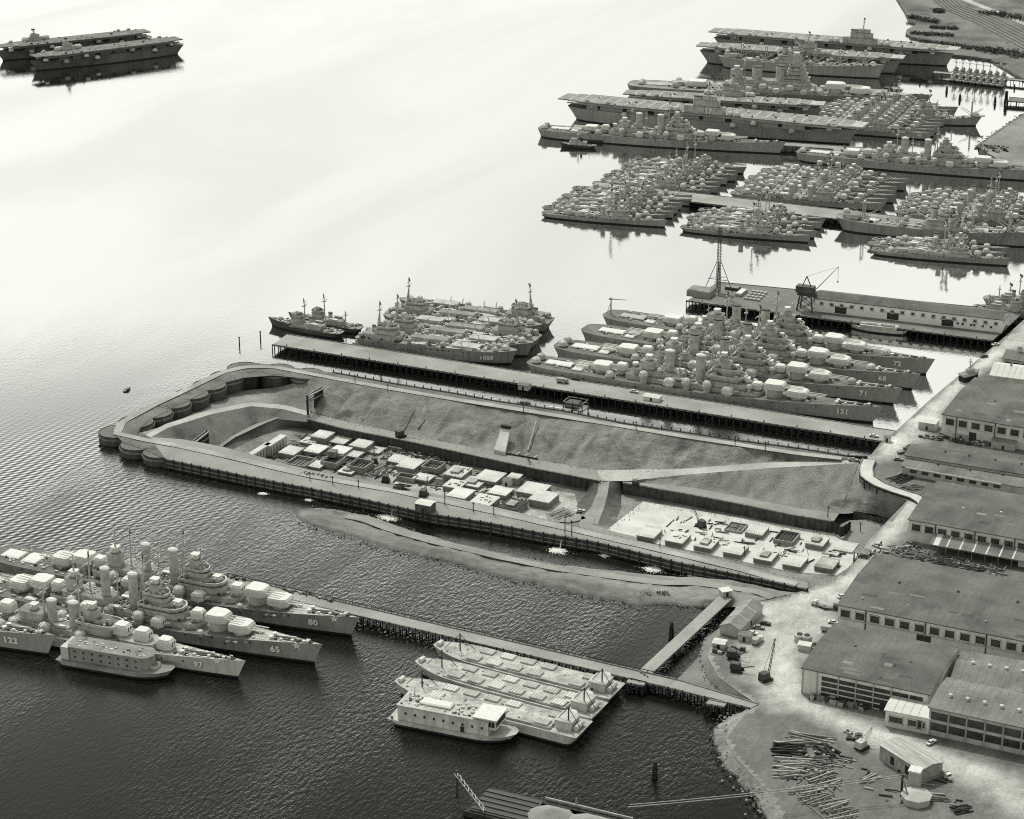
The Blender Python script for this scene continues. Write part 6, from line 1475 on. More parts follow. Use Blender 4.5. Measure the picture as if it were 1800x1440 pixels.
# ------------------------------------------------------------------ dry dock works
def footing(px, py, lx, ly, h, label, m=None, z=-12.9, frame=False, rz=0.0, stack=True):
    x, y = W(px, py, z + h); t = thing('concrete_footing', label, 'concrete footing', (x, y, z), rz, 'concrete footings on the dry dock floor')
    m = m or CONC
    if frame:                                     # timber form still empty
        b = MB()
        for s_ in (-1, 1): b.box(-lx / 2, lx / 2, s_ * ly / 2 - .25, s_ * ly / 2 + .25, 0, h); b.box(s_ * lx / 2 - .25, s_ * lx / 2 + .25, -ly / 2 + .25, ly / 2 - .25, 0, h)
        b.build('form_walls', CONC_D, t); MB().box(-lx / 2 + .3, lx / 2 - .3, -ly / 2 + .3, ly / 2 - .3, 0, h * .4).build('form_bed', DARK if frame == 'dark' else MUD, t)
        b = MB()
        for i in range(5): b.box(-lx / 2 + .3 + i * (lx - .6) / 5, -lx / 2 + .6 + i * (lx - .6) / 5, -ly / 2 + .3, ly / 2 - .3, h * .4, h * .55)
        b.build('reinforcing_bars', STEEL, t); return t
    MB().box(-lx / 2, lx / 2, -ly / 2, ly / 2, 0, h - .5).build('pour_base', mat('shaded_side_concrete', .25, .9, .15, .4, 1.5), t)  # side shade put into the colour: base darker than the top slab
    MB().prism([(-lx / 2 - .25, -ly / 2 - .25), (lx / 2 + .25, -ly / 2 - .25), (lx / 2 + .25, ly / 2 + .25), (-lx / 2 - .25, ly / 2 + .25)], h - .5, h).build('top_slab', m, t)
    rq = random.Random(int(px * 7 + py)); k_ = rq.random()
    if k_ < .55:                                  # boards, starter bars and a second lift on the pour
        g_ = MB()
        for _ in range(rq.randint(4, 12)):
            a, c, s_ = rq.uniform(-.4, .4) * lx, rq.uniform(-.4, .4) * ly, rq.uniform(.6, 2.4); r_ = rq.choice((0, R(90))) + rq.uniform(-.2, .2); g_.beam((a, c, h + .12), (a + s_ * math.cos(r_), c + s_ * math.sin(r_), h + .2), .3, .3, rq.choice((0, 0, 1)))
        g_.build('form_boards', [TIMBER, PILE], t)
    if k_ > .4:
        g_ = MB()
        for i in range(10):
            for s_ in (-1, 1): g_.tube((-lx * .45 + lx * .9 * i / 9, s_ * ly * .44, h), (-lx * .45 + lx * .9 * i / 9, s_ * ly * .44, h + .9), .07, .07, 4)
        g_.build('starter_bars', STEEL, t)
    if .2 < k_ < .5: MB().box(-lx * .25, lx * .2, -ly * .3, ly * .2, h, h + 1.0).build('second_lift', mat('soiled_concrete', .36), t)
    return t
FR = ((1142, 935), (1192, 944), (1242, 953), (1294, 964), (1347, 975), (1398, 985))
for i, (px, py) in enumerate(FR): footing(px, py, 8.6, 12, 2.6, 'white topped footing in the east front row, %s from the earth ramp' % ORD[i])
footing(1454, 989, 8.6, 12, 2.6, 'soiled footing with a raised rim at the shore end of the front row', mat('soiled_concrete', .5))
footing(1331, 930, 8.6, 11, 2.6, 'white topped footing in the back row beside the dark pit'); footing(1437, 949, 8.6, 11, 2.8, 'white topped footing in the back row beyond the dark pit')
footing(1294, 926, 8.4, 10, 1.0, 'grey rod-filled form lying flat in the back row', frame='mid'); footing(1383, 942, 9.5, 12, 2.2, 'dark open form pit in the back row', frame='dark'); footing(1487, 960, 9, 11, .8, 'low pale slab at the shore end of the dock floor')
WF = [(567, 763, 9, 10, 4), (600, 772, 9, 11, 1.5), (636, 779, 9.5, 10, 4), (512, 791, 9, 11, 3), (556, 788, 9, 11, 2.4), (598, 790, 9, 10, 3.4), (528, 810, 11, 12, 2.6), (476, 818, 9, 10, 1.6), (586, 806, 9, 11, 3.6), (557, 815, 8, 9, 1.8), (634, 814, 9.5, 11, 3.6), (622, 797, 8, 8, 2), (700, 806, 9, 10, 2.4), (722, 814, 10, 13, 3.0), (716, 836, 10, 5, 2.6), (762, 816, 9, 10, 3.2), (805, 828, 10, 13, 4.0), (800, 850, 9, 10, 2.6), (862, 836, 12, 13, 3.0), (832, 846, 11, 12, 1.8), (810, 866, 10, 12, 3.4), (852, 878, 11, 12, 3.6), (880, 862, 10, 10, 2.8), (905, 836, 6, 6, 4.6), (938, 858, 13, 14, 2.6), (956, 872, 11, 13, 4.0), (700, 782, 8, 7, 1.4), (545, 774, 8, 8, 1.6), (770, 795, 8, 7, 1.4), (660, 790, 8, 8, 1.2), (612, 826, 8, 8, 1.4), (745, 838, 9, 8, 2.2)]
WF.sort(key=lambda p: p[0])
for i, (px, py, lx, ly, h_) in enumerate(WF):
    fr_ = 'dark' if i in (7, 17, 21) else ('mid' if i in (2, 12, 20) else False)
    row = 'the far side' if py < 795 + (px - 560) * .18 else ('the near side' if py > 818 + (px - 560) * .18 else 'the middle')
    footing(px, py, lx, ly, h_, 'pale footing on %s of the west dock floor, %s from the seaward end' % (row, ORD[i]), COVER if i % 4 == 0 else CONC, frame=fr_)
footing(902, 886, 10, 13, 3.4, 'dark roofed form box at the near edge of the west dock floor', mat('dark_form_boards', .05, .9, .3, .5, 2))
for k, (px, py, lx, ly, h_) in enumerate(((446, 795, 3.5, 30, 6), (484, 774, 4, 17, 6))):
    x, y = W(px, py, -7); t = thing('concrete_wall_monolith', ('long pale concrete wall with buttresses at the seaward end of the dock', 'shorter pale concrete wall block at the seaward end of the dock')[k], 'wall', (x, y, -12.9))
    MB().box(-lx / 2, lx / 2, -ly / 2, ly / 2, 0, h_).build('wall_body', CONC, t)
    for i in range(int(ly / 3)): MB().box(lx / 2, lx / 2 + .5, -ly / 2 + i * 3 + .3, -ly / 2 + i * 3 + .9, 0, h_ - .6).build('form_rib', CONC_D, t); 
    for i in range(int(ly / 3)): MB().box(-lx / 2 - .5, -lx / 2, -ly / 2 + i * 3 + .3, -ly / 2 + i * 3 + .9, 0, h_ - .6).build('form_rib', CONC_D, t)
# rails and loose form timber on the floor
rd = random.Random(12)
def beams(label, pts, z, n, l, wv=1.2, m=None, rz=0.0, spread=(6, 5), name='timber_stack', piece='timber', jitter=.15, cat='timber stack', h=.35):
    x, y = W(*pts, z); t = thing(name, label, cat, (x, y, z), rz)
    for i in range(n):
        me = cached(('tim', round(l, 1), h, (m or TIMBER).name), lambda: MB().box(-l / 2, l / 2, -h / 2, h / 2, 0, h).mesh(piece, m or TIMBER))
        o = ob(piece, me, t, (rd.uniform(-1, 1), (i / max(n - 1, 1) - .5) * spread[1] + rd.uniform(-.2, .2), (i % 3) * h * .9), rd.uniform(-jitter, jitter)); o.scale = (rd.uniform(.55, 1.12), rd.uniform(.7, 1.3), rd.uniform(.8, 1.3))
        if rd.random() < .3 and piece == 'log': o.material_slots[0].link = 'OBJECT'; o.material_slots[0].material = rd.choice((PILE, TIMBER, PALE))
    return t
PALE = mat('pale_new_timber', .34, .9, .2, .4, 2.0)
beams('long parallel form beams on the west dock floor, seaward', (664, 826), -12.8, 6, 26, rz=R(88), spread=(2, 5)); beams('long parallel form beams on the west dock floor, by the framed footings', (690, 816), -12.8, 6, 30, rz=R(88), spread=(2, 6), m=PALE); beams('dark timber heap at the near edge of the dock, beside the pump house', (705, 858), 4.9, 14, 9, m=PILE, rz=.2, spread=(4, 7), jitter=.6)
beams('row of dark timbers lying on the south cofferdam arm', (555, 836), 5.1, 10, 3, m=PILE, rz=R(80), spread=(2, 16), jitter=.1).rotation_euler.z = R(92); beams('pile of reinforcing bars between the western footings', (752, 838), -12.8, 12, 12, m=STEEL, rz=R(60), spread=(3, 6), jitter=.3, h=.25); beams('loose form boards at the ramp foot', (985, 905), -12.8, 12, 14, m=PALE, rz=R(70), spread=(3, 7), jitter=.25); beams('dark boards on the dock floor below the pump house', (775, 850), -12.8, 10, 10, rz=R(5), spread=(3, 8), jitter=.15)
def litter(label, x0, y0, l, w_, z, n, seed):
    rd2 = random.Random(seed); b = MB(); x, y = W(x0, y0, z)
    for _ in range(n):
        a, c = rd2.uniform(-l / 2, l / 2), rd2.uniform(-w_ / 2, w_ / 2); s_ = rd2.uniform(1.5, 7); rz_ = rd2.choice((0, 0, R(90), R(90), rd2.uniform(0, 3))) + rd2.uniform(-.1, .1); dx, dy = math.cos(rz_) * s_ / 2, math.sin(rz_) * s_ / 2
        b.beam((a - dx, c - dy, .2), (a + dx, c + dy, .2 + rd2.uniform(0, .6)), rd2.uniform(.25, .6), .4, rd2.choice((0, 0, 1, 2)))
    o = b.build('loose_planks', [PILE, TIMBER, PALE], None, (x, y, z)); o['kind'] = 'stuff'; tag(o, label, 'planks')
litter('loose planks and form boards strewn over the west dock floor', 720, 822, 130, 42, -12.85, 420, 3); litter('loose planks between the seaward footings', 560, 795, 46, 36, -12.85, 160, 4); litter('loose boards around the eastern footings', 1330, 950, 90, 26, -12.85, 90, 5); litter('splintered boards strewn through the timber yard', 1440, 1350, 22, 26, 4.05, 60, 6); litter('planks scattered about the plank-roofed hut', 1600, 1390, 40, 22, 4.05, 22, 7); litter('planks lying between the big shops', 1650, 985, 60, 12, 4.05, 120, 8)
# chute, ladder pipes, timber frame on the bank
a0, a1, c1, c0 = W3(868, 793, -6.0), W3(882, 753, 2.4), W3(897, 756, 2.4), W3(888, 798, -6.0)
t = thing('concrete_chute', 'pale sloping chute lying on the long north bank', 'chute', tuple(a0)); b = MB(); q = [p - a0 for p in (a0, c0, c1, a1)]; b.add([p + Vector((0, 0, 1.0)) for p in q] + [p - Vector((0, 0, 2)) for p in q], [(0, 1, 2, 3), (4, 5, 1, 0), (5, 6, 2, 1), (7, 4, 0, 3), (6, 7, 3, 2)]); b.build('chute_slab', CONC, t)
for i in range(3): v = (q[3].lerp(q[2], (i + .5) / 3)); MB().box(-1, 1, -1, 1, 0, 1.6).build('chute_headgate', DARK, t, (v.x, v.y, v.z + .6))
for k, (u, v) in enumerate((((943, 742, 3.5), (928, 795, -6)), ((1325, 868, -6.5), (1345, 842, -2)), ((735, 756, -5.5), (762, 722, 0)))):
    p, q_ = W3(*u), W3(*v); t = thing('slope_pipe', ('pale pipe running down the bank east of the chute', 'thin pipe down the inner bank under the rising road', 'dark pipe down the bank above the bench')[k], 'pipe', tuple(p)); MB().tube((0, 0, 1.0), q_ - p + Vector((0, 0, 1.0)), .45, .45, 6).build('pipe_run', COVER_G if k == 0 else TIMBER, t)
x, y = W(922, 800, -7); t = thing('timber_grillage', 'dark ladder-like timber grillage at the foot of the north bank', 'timber grillage', (x, y, -6.9), 0); MB().box(-9, 9, -3, 3, 0, .15).build('pit_floor', DARK, t)
for i in range(4): MB().beam((-8 + i * 5, -3.2, .6), (-8 + i * 5, 3.2, .6), .7, .5).build('cross_timber', COVER_G, t)
for s_ in (-3, 3): MB().beam((-9, s_, .4), (9, s_, .4), .5, .6).build('side_timber', PILE, t)
for k, (u, v, zb) in enumerate((((540, 695, 5.0), (566, 681, 5.0), -9), ((322, 790, 5.0), (365, 766, 2.0), -12))):
    p, q_ = W3(*u), W3(*v); t = thing('timber_flume', ('tall dark timber flume gate on the far bank near the cells', 'tall dark timber flume gate at the near seaward corner')[k], 'gate', (p.x, p.y, 0)); d = q_ - p; d.z = 0; zt = p.z
    for i in range(4 if k else 3):
        v0 = d * (i / (3 if k else 2)); MB().tube((v0.x, v0.y, zb), (v0.x, v0.y, zt), .7, .6, 6).build('gate_pile', PILE, t)
    for z in (zt - .5, zt - 3.5):
        for s_ in (-.9, .9): n_ = Vector((-d.y, d.x, 0)).normalized() * s_; MB().beam((n_.x, n_.y, z), (d.x + n_.x, d.y + n_.y, z), .6, .6).build('gate_beam', COVER_G if z > zt - 2 and s_ < 0 else TIMBER, t)
    w0 = d * .5; b = MB(); b.add([(w0.x, w0.y, zb), (d.x, d.y, zb), (d.x, d.y, zt), (w0.x, w0.y, zt)], [(0, 1, 2, 3)]); b.build('gate_boards', PILE, t)
# pump frame in the slip
x, y = W(1012, 716, 5); t = thing('pump_platform', 'timber pump platform with a hut frame in the slip beside the long pier', 'platform', (x, y, 0)); MB().box(-6, 6, -4.5, 4.5, 4.5, 5.2).build('platform_deck', PLANK, t)
for sx in (-5.5, 0, 5.5):
    for sy in (-4, 4): MB().tube((sx, sy, -3), (sx, sy, 9), .35, .3, 5).build('platform_pile', PILE, t)
b = MB()
for sy in (-4, 4): b.beam((-5.8, sy, 8.8), (5.8, sy, 8.8), .4, .4); b.beam((-5.8, sy, 6.8), (5.8, sy, 6.8), .3, .3)
for sx in (-5.5, 5.5): b.beam((sx, -4, 8.8), (sx, 4, 8.8), .4, .4)
b.build('upper_frame', TIMBER, t); MB().box(-5, 2, -3.4, 3.4, 5.2, 8.0).build('engine_box', mat('pump_house_boards', .1), t)
b = MB(); p = W3(965, 716, 5); q_ = W3(1003, 722, 5); 
t = thing('gangway', 'pale gangway from the cofferdam to the pump platform', 'gangway', (p.x, p.y, 0)); b.beam(Vector((0, 0, 5.4)), Vector((q_.x - p.x, q_.y - p.y, 5.4)), 1.6, .4); b.build('walkway', CONC, t)

# curved trestle road at the east end
TR = resample(PL((1528, 808, 5), (1522, 822, 5), (1524, 838, 5), (1545, 852, 5), (1578, 864, 5), (1608, 873, 5), (1625, 884, 4.6)), 40)
t = thing('curved_trestle', 'curved timber trestle road at the shore end of the dry dock', 'bridge', (TR[0].x, TR[0].y, 0)); o = Vector((TR[0].x, TR[0].y, 0))
A_, B_, A2, B2 = [], [], [], []
for i, p in enumerate(TR):
    d = TR[min(i + 1, 39)] - TR[max(i - 1, 0)]; d.z = 0; d.normalize(); n_ = Vector((-d.y, d.x, 0)) * 3.3; A_.append(p - o + n_); B_.append(p - o - n_); A2.append(p - o + n_ - Vector((0, 0, .8))); B2.append(p - o - n_ - Vector((0, 0, .8)))
b = MB(); b.grid([B_, A_]); b.build('road_deck', mat('trestle_deck', .52, .95, .15, .1, 1.0), t); b = MB(); b.grid([B2, B_]); b.grid([A_, A2]); b.grid([A2, B2]); b.build('deck_edge', PILE, t)
for s_, Q in ((0, A_), (1, B_)):
    b = MB()
    for u, v in zip(Q[::2], Q[2::2]): b.beam(u + Vector((0, 0, .35)), v + Vector((0, 0, .35)), .4, .45)
    b.build('kerb_timber', TIMBER, t)
for i in range(4, 38, 3):
    m_ = MB(); u, v = A2[i], B2[i]
    for f in (0, .33, .66, 1): w0 = u.lerp(v, f); m_.tube(w0, (w0.x + (f - .5) * 2, w0.y, -9), .3, .3, 5)
    m_.beam(u, (v.x, v.y, v.z - 5), .25, .25); m_.beam(v, (u.x, u.y, u.z - 5), .25, .25); m_.beam((u.x, u.y, u.z - 5), (v.x, v.y, v.z - 5), .3, .3); m_.build('trestle_bent', PILE, t)
x, y = W(1515, 990, 0); t = thing('timber_tower', 'dark timber stair tower at the shore end of the dock', 'tower', (x, y, -6))
b = MB()
for sx in (-3, 3):
    for sy in (-3, 3): b.beam((sx, sy, -7), (sx, sy, 12), .5, .5)
b.build('tower_posts', PILE, t)
for z in (0, 4, 8, 12): MB().box(-3.3, 3.3, -3.3, 3.3, z - .15, z + .15).build('tower_landing', TIMBER, t)
b = MB()
for z in (0, 4, 8): b.beam((-3, -3, z), (3, -3, z + 4), .3, .3); b.beam((3, 3, z), (-3, 3, z + 4), .3, .3)
b.build('tower_braces', PILE, t)

# ------------------------------------------------------------------ timber yard, gravel barge, poles
k = 0
for px, py, l, n, rz_, lab, m in ((1385, 1318, 12, 16, R(20), 'stack of dark logs nearest the water in the timber yard', PILE), (1422, 1303, 17, 14, R(10), 'stack of long logs at the road side of the timber yard', TIMBER), (1395, 1347, 15, 18, R(18), 'stack of pale squared logs in the middle of the timber yard', PALE), (1420, 1343, 14, 12, R(12), 'stack of grey logs under the road bank', TIMBER), (1382, 1362, 10, 9, R(30), 'few pale poles sloping into the water', PALE), (1452, 1322, 10, 10, R(-40), 'dark scrap timbers by the road edge', PILE), (1530, 1370, 9, 5, R(60), 'short planks near the plank-roofed hut', PALE), (1640, 1405, 12, 6, R(15), 'scattered planks beyond the octagonal tank', TIMBER), (1690, 1425, 7, 7, R(40), 'dark scrap heap at the lower picture edge', PILE)):
    beams(lab, (px, py), 4.0, n, l, m=m, rz=rz_, spread=(2, n * .58), jitter=.32, piece='log', h=.5); k += 1
for k, (px, py, nx, ny, rz_) in enumerate(((1428, 1398, 5, 3, R(-42)), (1468, 1425, 7, 4, R(-40)), (1450, 1375, 5, 3, R(-38)))):
    x, y = W(px, py, 4); t = thing('timber_crib', ('open grid of pale crossed timbers by the water', 'large open grid of pale crossed timbers at the picture edge', 'small open grid of crossed timbers under the log stacks')[k], 'timber frame', (x, y, 4), rz_)
    for i in range(nx): MB().box(-.25, .25, -8 * rd.uniform(.5, 1), 8 * rd.uniform(.6, 1), .5, 1.0).build('long_timber', rd.choice((PALE, TIMBER)), t, ((i - nx / 2) * 2.2 + rd.uniform(-.4, .4), 0, 0), rd.uniform(-.16, .16))
    for i in range(ny): MB().box(-8, 8, -.3, .3, 0, .5).build('cross_timber', TIMBER, t, (0, (i - ny / 2) * 3.4, 0))
beams('dark plank heap between the big shops under the canopy', (1610, 976), 4.05, 14, 12, m=TIMBER, rz=R(10), spread=(3, 8), jitter=.4); beams('rows of dark steel sections before the loading canopy', (1665, 990), 4.05, 10, 16, m=STEEL, rz=R(-3), spread=(3, 7), jitter=.1); beams('dark steel heap by the machine shop roof', (1710, 1003), 4.05, 10, 10, m=STEEL, rz=R(15), spread=(3, 6), jitter=.5); beams('dark lumber rack behind the curved trestle', (1585, 842), 4.05, 10, 14, m=PILE, rz=R(60), spread=(3, 8), jitter=.2); beams('dark lumber under the curved trestle road', (1602, 858), 4.05, 8, 12, m=TIMBER, rz=R(40), spread=(3, 6), jitter=.4)
def scrap(px, py, z, label, l, w_, n, seed, big=1.0):
    """heap of machine parts and drums too mixed to tell apart"""
    x, y = W(px, py, z); rd2 = random.Random(seed); b = MB()
    for _ in range(n):
        a, c = rd2.uniform(-l / 2, l / 2), rd2.uniform(-w_ / 2, w_ / 2); s = rd2.uniform(.4, 1.3) * big
        if rd2.random() < .35: b.lathe([(s * .6, 0), (s * .6, s * 1.2)], 8, (a, c, 0), rd2.choice((0, 1, 2)))
        else: b.box(a - s, a + s, c - s * .6, c + s * .6, 0, s * rd2.uniform(.6, 1.6), rd2.choice((0, 0, 1, 2)))
    o = b.build('scrap_heap', [STEEL, TIMBER, COVER_G], None, (x, y, z)); o['kind'] = 'stuff'; tag(o, label, 'scrap heap'); return o
scrap(1478, 1236, 4.05, 'dark machinery lined up along the wall with window bands', 24, 5, 60, 1, 1.1); scrap(1700, 778, 4.05, 'machine parts stored before the fitting shop', 30, 8, 70, 2); scrap(1280, 1145, 4.05, 'drums and gear above the inlet bank', 12, 8, 40, 3, .8); scrap(1635, 770, 4.05, 'gear by the white topped shed', 10, 5, 26, 4, .8); scrap(1600, 965, 4.05, 'loose gear beside the dock road', 8, 14, 50, 5, .8); scrap(1420, 1134, 4.05, 'drums around the round dark tanks', 9, 5, 26, 6, .8); scrap(1690, 1010, 4.05, 'gear and drums along the foot of the loading canopy', 36, 7, 80, 7, .8); scrap(1500, 1296, 4.05, 'scrap at the road edge of the timber yard', 8, 6, 26, 8, .8); scrap(1450, 1330, 4.05, 'tangled scrap in the timber yard', 8, 12, 36, 9, .8); scrap(1440, 1352, 4.05, 'small scrap among the log stacks', 8, 8, 26, 10, .7); scrap(540, 1046, 4.05, 'dark gear heaped along the rail of the lower pier', 26, 2.5, 40, 11, .6); scrap(400, 1014, 4.05, 'dark gear at the outer end of the lower pier', 18, 2, 30, 12, .6); scrap(720, 800, -12.8, 'spoil and gear on the west dock floor', 60, 8, 70, 13, .8); scrap(600, 815, -12.8, 'gear between the seaward footings', 60, 16, 90, 14, .7); scrap(870, 872, -12.8, 'gear between the white footings', 40, 14, 50, 15, .7); scrap(1745, 262, 4.05, 'dark gear on the shore by the far destroyers', 26, 20, 60, 16, 1.2); scrap(1700, 702, 4.05, 'gear by the quay crane boat', 4, 12, 20, 17, .8)
# launch on a quay cradle; block coloured black for shade under the hull
x, y = W(1704, 664, 5.5); t = thing('cradled_launch', 'pale launch hauled out on a shade-black cradle beside the quay road', 'boat', (x, y, 4), R(55)); hl = Hull(15, 4.6, 3.4, 2.5, 2.6, .5, 2, 1.2, .6, .12); ob('hull', hl.mesh([HULL_L, BOOT]), t, (0, 0, 2.2)); ob('deck', hl.deck(DECK_M), t, (0, 0, 2.2)); MB().box(-5.5, 5.5, -2.4, 2.4, 0, 1.2).build('cradle', DARK, t); house(t, -2, 3, 2.6, 4.5, 1.8); mast(t, 0, 6, 7, 1.2, 0, radar=False)
# rubble along the beach
def rubble(label, pts, n, seed, spread=2.0, size=.7, z=0.6):
    rd2 = random.Random(seed); ps = resample(pts, n); o = ps[0].copy(); o.z = 0; b = MB()
    for p in ps:
        s_ = rd2.uniform(.3, 1) * size; x, y = p.x - o.x + rd2.gauss(0, spread), p.y - o.y + rd2.gauss(0, spread); zz = p.z + rd2.uniform(-.2, .5)
        b.lathe([(s_ * .5, -s_ * .5), (s_, 0), (s_ * .55, s_ * rd2.uniform(.4, .8))], 5, (x, y, zz), rd2.choice((0, 0, 1)), rd2.uniform(0, 6))
    q = b.build('rubble', [mat('dark_rock', .10, .9, .3), mat('pale_rock', .36, .9, .3)], None, tuple(o)); q['kind'] = 'stuff'; tag(q, label, 'rubble')
rubble('broken rock along the curved beach by the timber yard', PL((1300, 1252, .6), (1268, 1268, .6), (1258, 1300, .6), (1275, 1340, .6), (1310, 1385, .6), (1345, 1440, .6), (1365, 1500, .6)), 260, 1); rubble('stones on the upper beach by the timber yard', PL((1320, 1254, 3), (1280, 1285, 2.6), (1282, 1320, 2.6), (1330, 1372, 3), (1362, 1430, 3)), 160, 2, 2.5, .5); rubble('dark stones along the tide line of the spit', [p + Vector((0, 0, .7)) for p in BOTE[1:-2]], 260, 3, 1.2, .5); rubble('rock edging along the inlet bank', PL((1280, 1072, 1), (1240, 1122, 1), (1230, 1155, 1), (1245, 1195, 1), (1275, 1222, 1)), 130, 4, 1.0, .5); rubble('rock along the water side of the spit facing the cofferdam', [p + Vector((0, 0, .6)) for p in TOPE[1:-2]], 160, 5, 1.0, .45); rubble('rock edging on the shore by the far destroyers', PL((1718, 257, 1), (1752, 232, 1), (1798, 202, 1)), 120, 6, 1.5, .9)
_n = resample(IN_N, 40); _t = resample(TOE_N, 40)
rubble('stones and clods fallen along the foot of the north bank', [p + Vector((0, 0, .3)) for p in TOE_N[:6]], 220, 8, 2.2, .35); rubble('clods on the middle of the north bank', [p.lerp(q, .6) + Vector((0, 0, .4)) for p, q in zip(_n, _t)], 160, 9, 4.0, .35)
rubble('rubble and clods over the east dock floor edge', PL((1060, 937, -12.7), (1130, 885, -12.7), (1330, 918, -12.7), (1500, 950, -12.7)), 160, 10, 1.8, .35)
# gravel barge cut by the lower edge
x, y = W(965, 1428, 1.5); t = thing('gravel_barge', 'barge loaded with gravel heaps at the lower picture edge', 'barge', (x, y, 0), R(1)); MB().prism([(-28, -13), (30, -13), (30, 6), (-24, 6)], -1.5, 2.2).build('barge_hull', PILE, t); MB().box(-26, -4, -12, 4.5, 2.2, 2.7).build('dark_deck', mat('wet_deck', .03, .5, .2), t)
for i in range(5): MB().box(-26, -5, -11 + i * 3.2, -10.4 + i * 3.2, 2.7, 3.1).build('deck_rail', STEEL, t)
def heap(l, w_, h_, seed):
    n = 18; rows = []
    for j in range(n + 1):
        rows.append([]); 
        for i in range(n + 1):
            u, v = i / n * 2 - 1, j / n * 2 - 1; r_ = min(1, math.hypot(u, v)); z = h_ * max(0, 1 - r_) ** .8 + .7 * nz(u * 5, v * 5, 1.0, seed) * (1 - r_); rows[-1].append((u * l / 2, v * w_ / 2, z))
    b = MB(); b.grid(rows); return b
heap(18, 15, 3.6, 2).build('gravel_heap', SAND_L, t, (2, -4, 2.2), smooth=True); heap(22, 14, 3.2, 3).build('gravel_heap', SAND_L, t, (18, -3, 2.2), smooth=True)
b = MB(); b.beam((-4, 6.2, 3), (30, 6.2, 3), .6, .8); b.beam((8, 6.2, 3), (8, 6.2, 6), .4, .4); b.build('side_board', PALE, t)
b = MB()
for s_ in (-.8, .8): b.beam((-20, -12 + s_, 4), (-38, 1 + s_, 8), .22, .3)
for i in range(8): f = i / 8; b.beam((-20 - 18 * f, -12.8 + 13 * f, 4 + 5 * f), (-20 - 18 * (f + .1), -11.2 + 13 * (f + .1), 4 + 5 * (f + .1)), .25, .25)
b.build('conveyor_boom', COVER_G, t); MB().tube((-37, .4, -2), (-37, .4, 9.3), .3).build('boom_post', PILE, t)
# mooring dolphins and single piles
def dolphin(px, py, label, h_=7.0, n=5, r=1.1):
    x, y = W(px, py); t = thing('mooring_dolphin', label, 'dolphin', (x, y, 0), 0, 'timber mooring dolphins standing in the water')
    for i in range(n):
        a = 2 * math.pi * i / n; t_ = MB().tube((r * math.cos(a), r * math.sin(a), -3), (r * .45 * math.cos(a), r * .45 * math.sin(a), h_), .36, .32, 6).build('dolphin_pile', PILE, t)
    MB().lathe([(r * .85, 0), (r * .85, .5)], 8).build('wire_lashing', STEEL, t, (0, 0, h_ - 1.4))
dolphin(1180, 1124, 'dark pile dolphin beside the branch pier', 8); dolphin(1151, 1368, 'dark pile dolphin standing alone off the timber yard', 7); dolphin(1664, 162, 'dark dolphin off the far landing craft, most seaward of the row', 5, 4); dolphin(1687, 176, 'dark dolphin off the far landing craft, second of the row', 5, 4); dolphin(1749, 182, 'dark dolphin nearest the pier stub by the far shore', 6, 4); dolphin(1617, 148, 'small dark dolphin astern of the big ships at the top', 3, 3, .7)
dolphin(1768, 182, 'broad dark dolphin at the head of the pier stub', 11, 7, 1.8); dolphin(1783, 156, 'thin dark dolphin between the two far piers', 4, 3, .7)
for k, (px, py, h_, lab) in enumerate(((421, 607, 4.5, 'lone thin pile in open water off the pier head'), (458, 598, 5, 'lone thin pile close to the pier head'), (620, 900, 6, 'lone pile off the south cofferdam arm, near the spit tip'), (640, 905, 4, 'short lone pile off the south cofferdam arm'), (862, 945, 5, 'lone pile off the south cofferdam arm beyond the pump house'))):
    x, y = W(px, py); tag(MB().tube((0, 0, -3), (0, 0, h_), .4, .34, 7).lathe([(.5, 0), (.5, .5), (.1, .8)], 7, (0, 0, h_)).build('timber_pile', PILE, None, (x, y, 0)), lab, 'pile', 'lone timber piles in the water')
def pole(px, py, z, h_, lab):
    x, y = W(px, py, z); t = thing('utility_pole', lab, 'pole', (x, y, z), 0, 'poles along the dry dock'); MB().tube((0, 0, 0), (0, 0, h_), .26, .2, 5).build('pole_shaft', PILE, t); MB().box(-.8, .8, -.1, .1, h_ - .9, h_ - .65).build('crossarm', PILE, t)
for k, (px, py, h_) in enumerate(((624, 673, 5), (682, 690, 5), (920, 728, 6), (1118, 756, 5), (1292, 783, 5), (1345, 792, 5))): pole(px, py, 5, h_, 'thin dark pole on the north cofferdam arm, %s from the sea' % ORD[k])
for k, (px, py, h_) in enumerate(((545, 845, 4.5), (585, 852, 4.5), (630, 858, 4.5), (782, 888, 8), (832, 900, 5), (868, 906, 6), (993, 938, 9), (1005, 942, 8), (1160, 962, 5), (1308, 978, 5))): pole(px, py, 5, h_, 'thin dark pole on the south cofferdam arm, %s from the sea' % ORD[k])
pole(1455, 910, -7, 6, 'thin pole on the lower bench near its shore end'); pole(1512, 935, -11, 5, 'thin pole on the fill below the curved trestle')
# cable way across the lower edge
p, q_ = W3(1586, 1375, 10), W3(1105, 1428, 9)
t = thing('cable_mast', 'timber mast carrying long cables over the timber yard', 'mast', (p.x, p.y, 4)); MB().beam((0, 0, -.2), (0, 0, 9), .7, .7).build('mast_post', PILE, t); MB().beam((0, 0, 8), (5, -5, 0), .4, .4).build('mast_brace', TIMBER, t)
for k in (0, 2):
    d = q_ - p; b = MB(); pts = [Vector((0, (k - 1) * .9, 8.6)) + Vector((d.x * f, d.y * f, d.z * f - 10 * f * (1 - f) * .3)) for f in [i / 12 for i in range(13)]]
    for u, v in zip(pts, pts[1:]): b.tube(u, v, .17, .17, 4)
    b.build('cable', PALE, t)
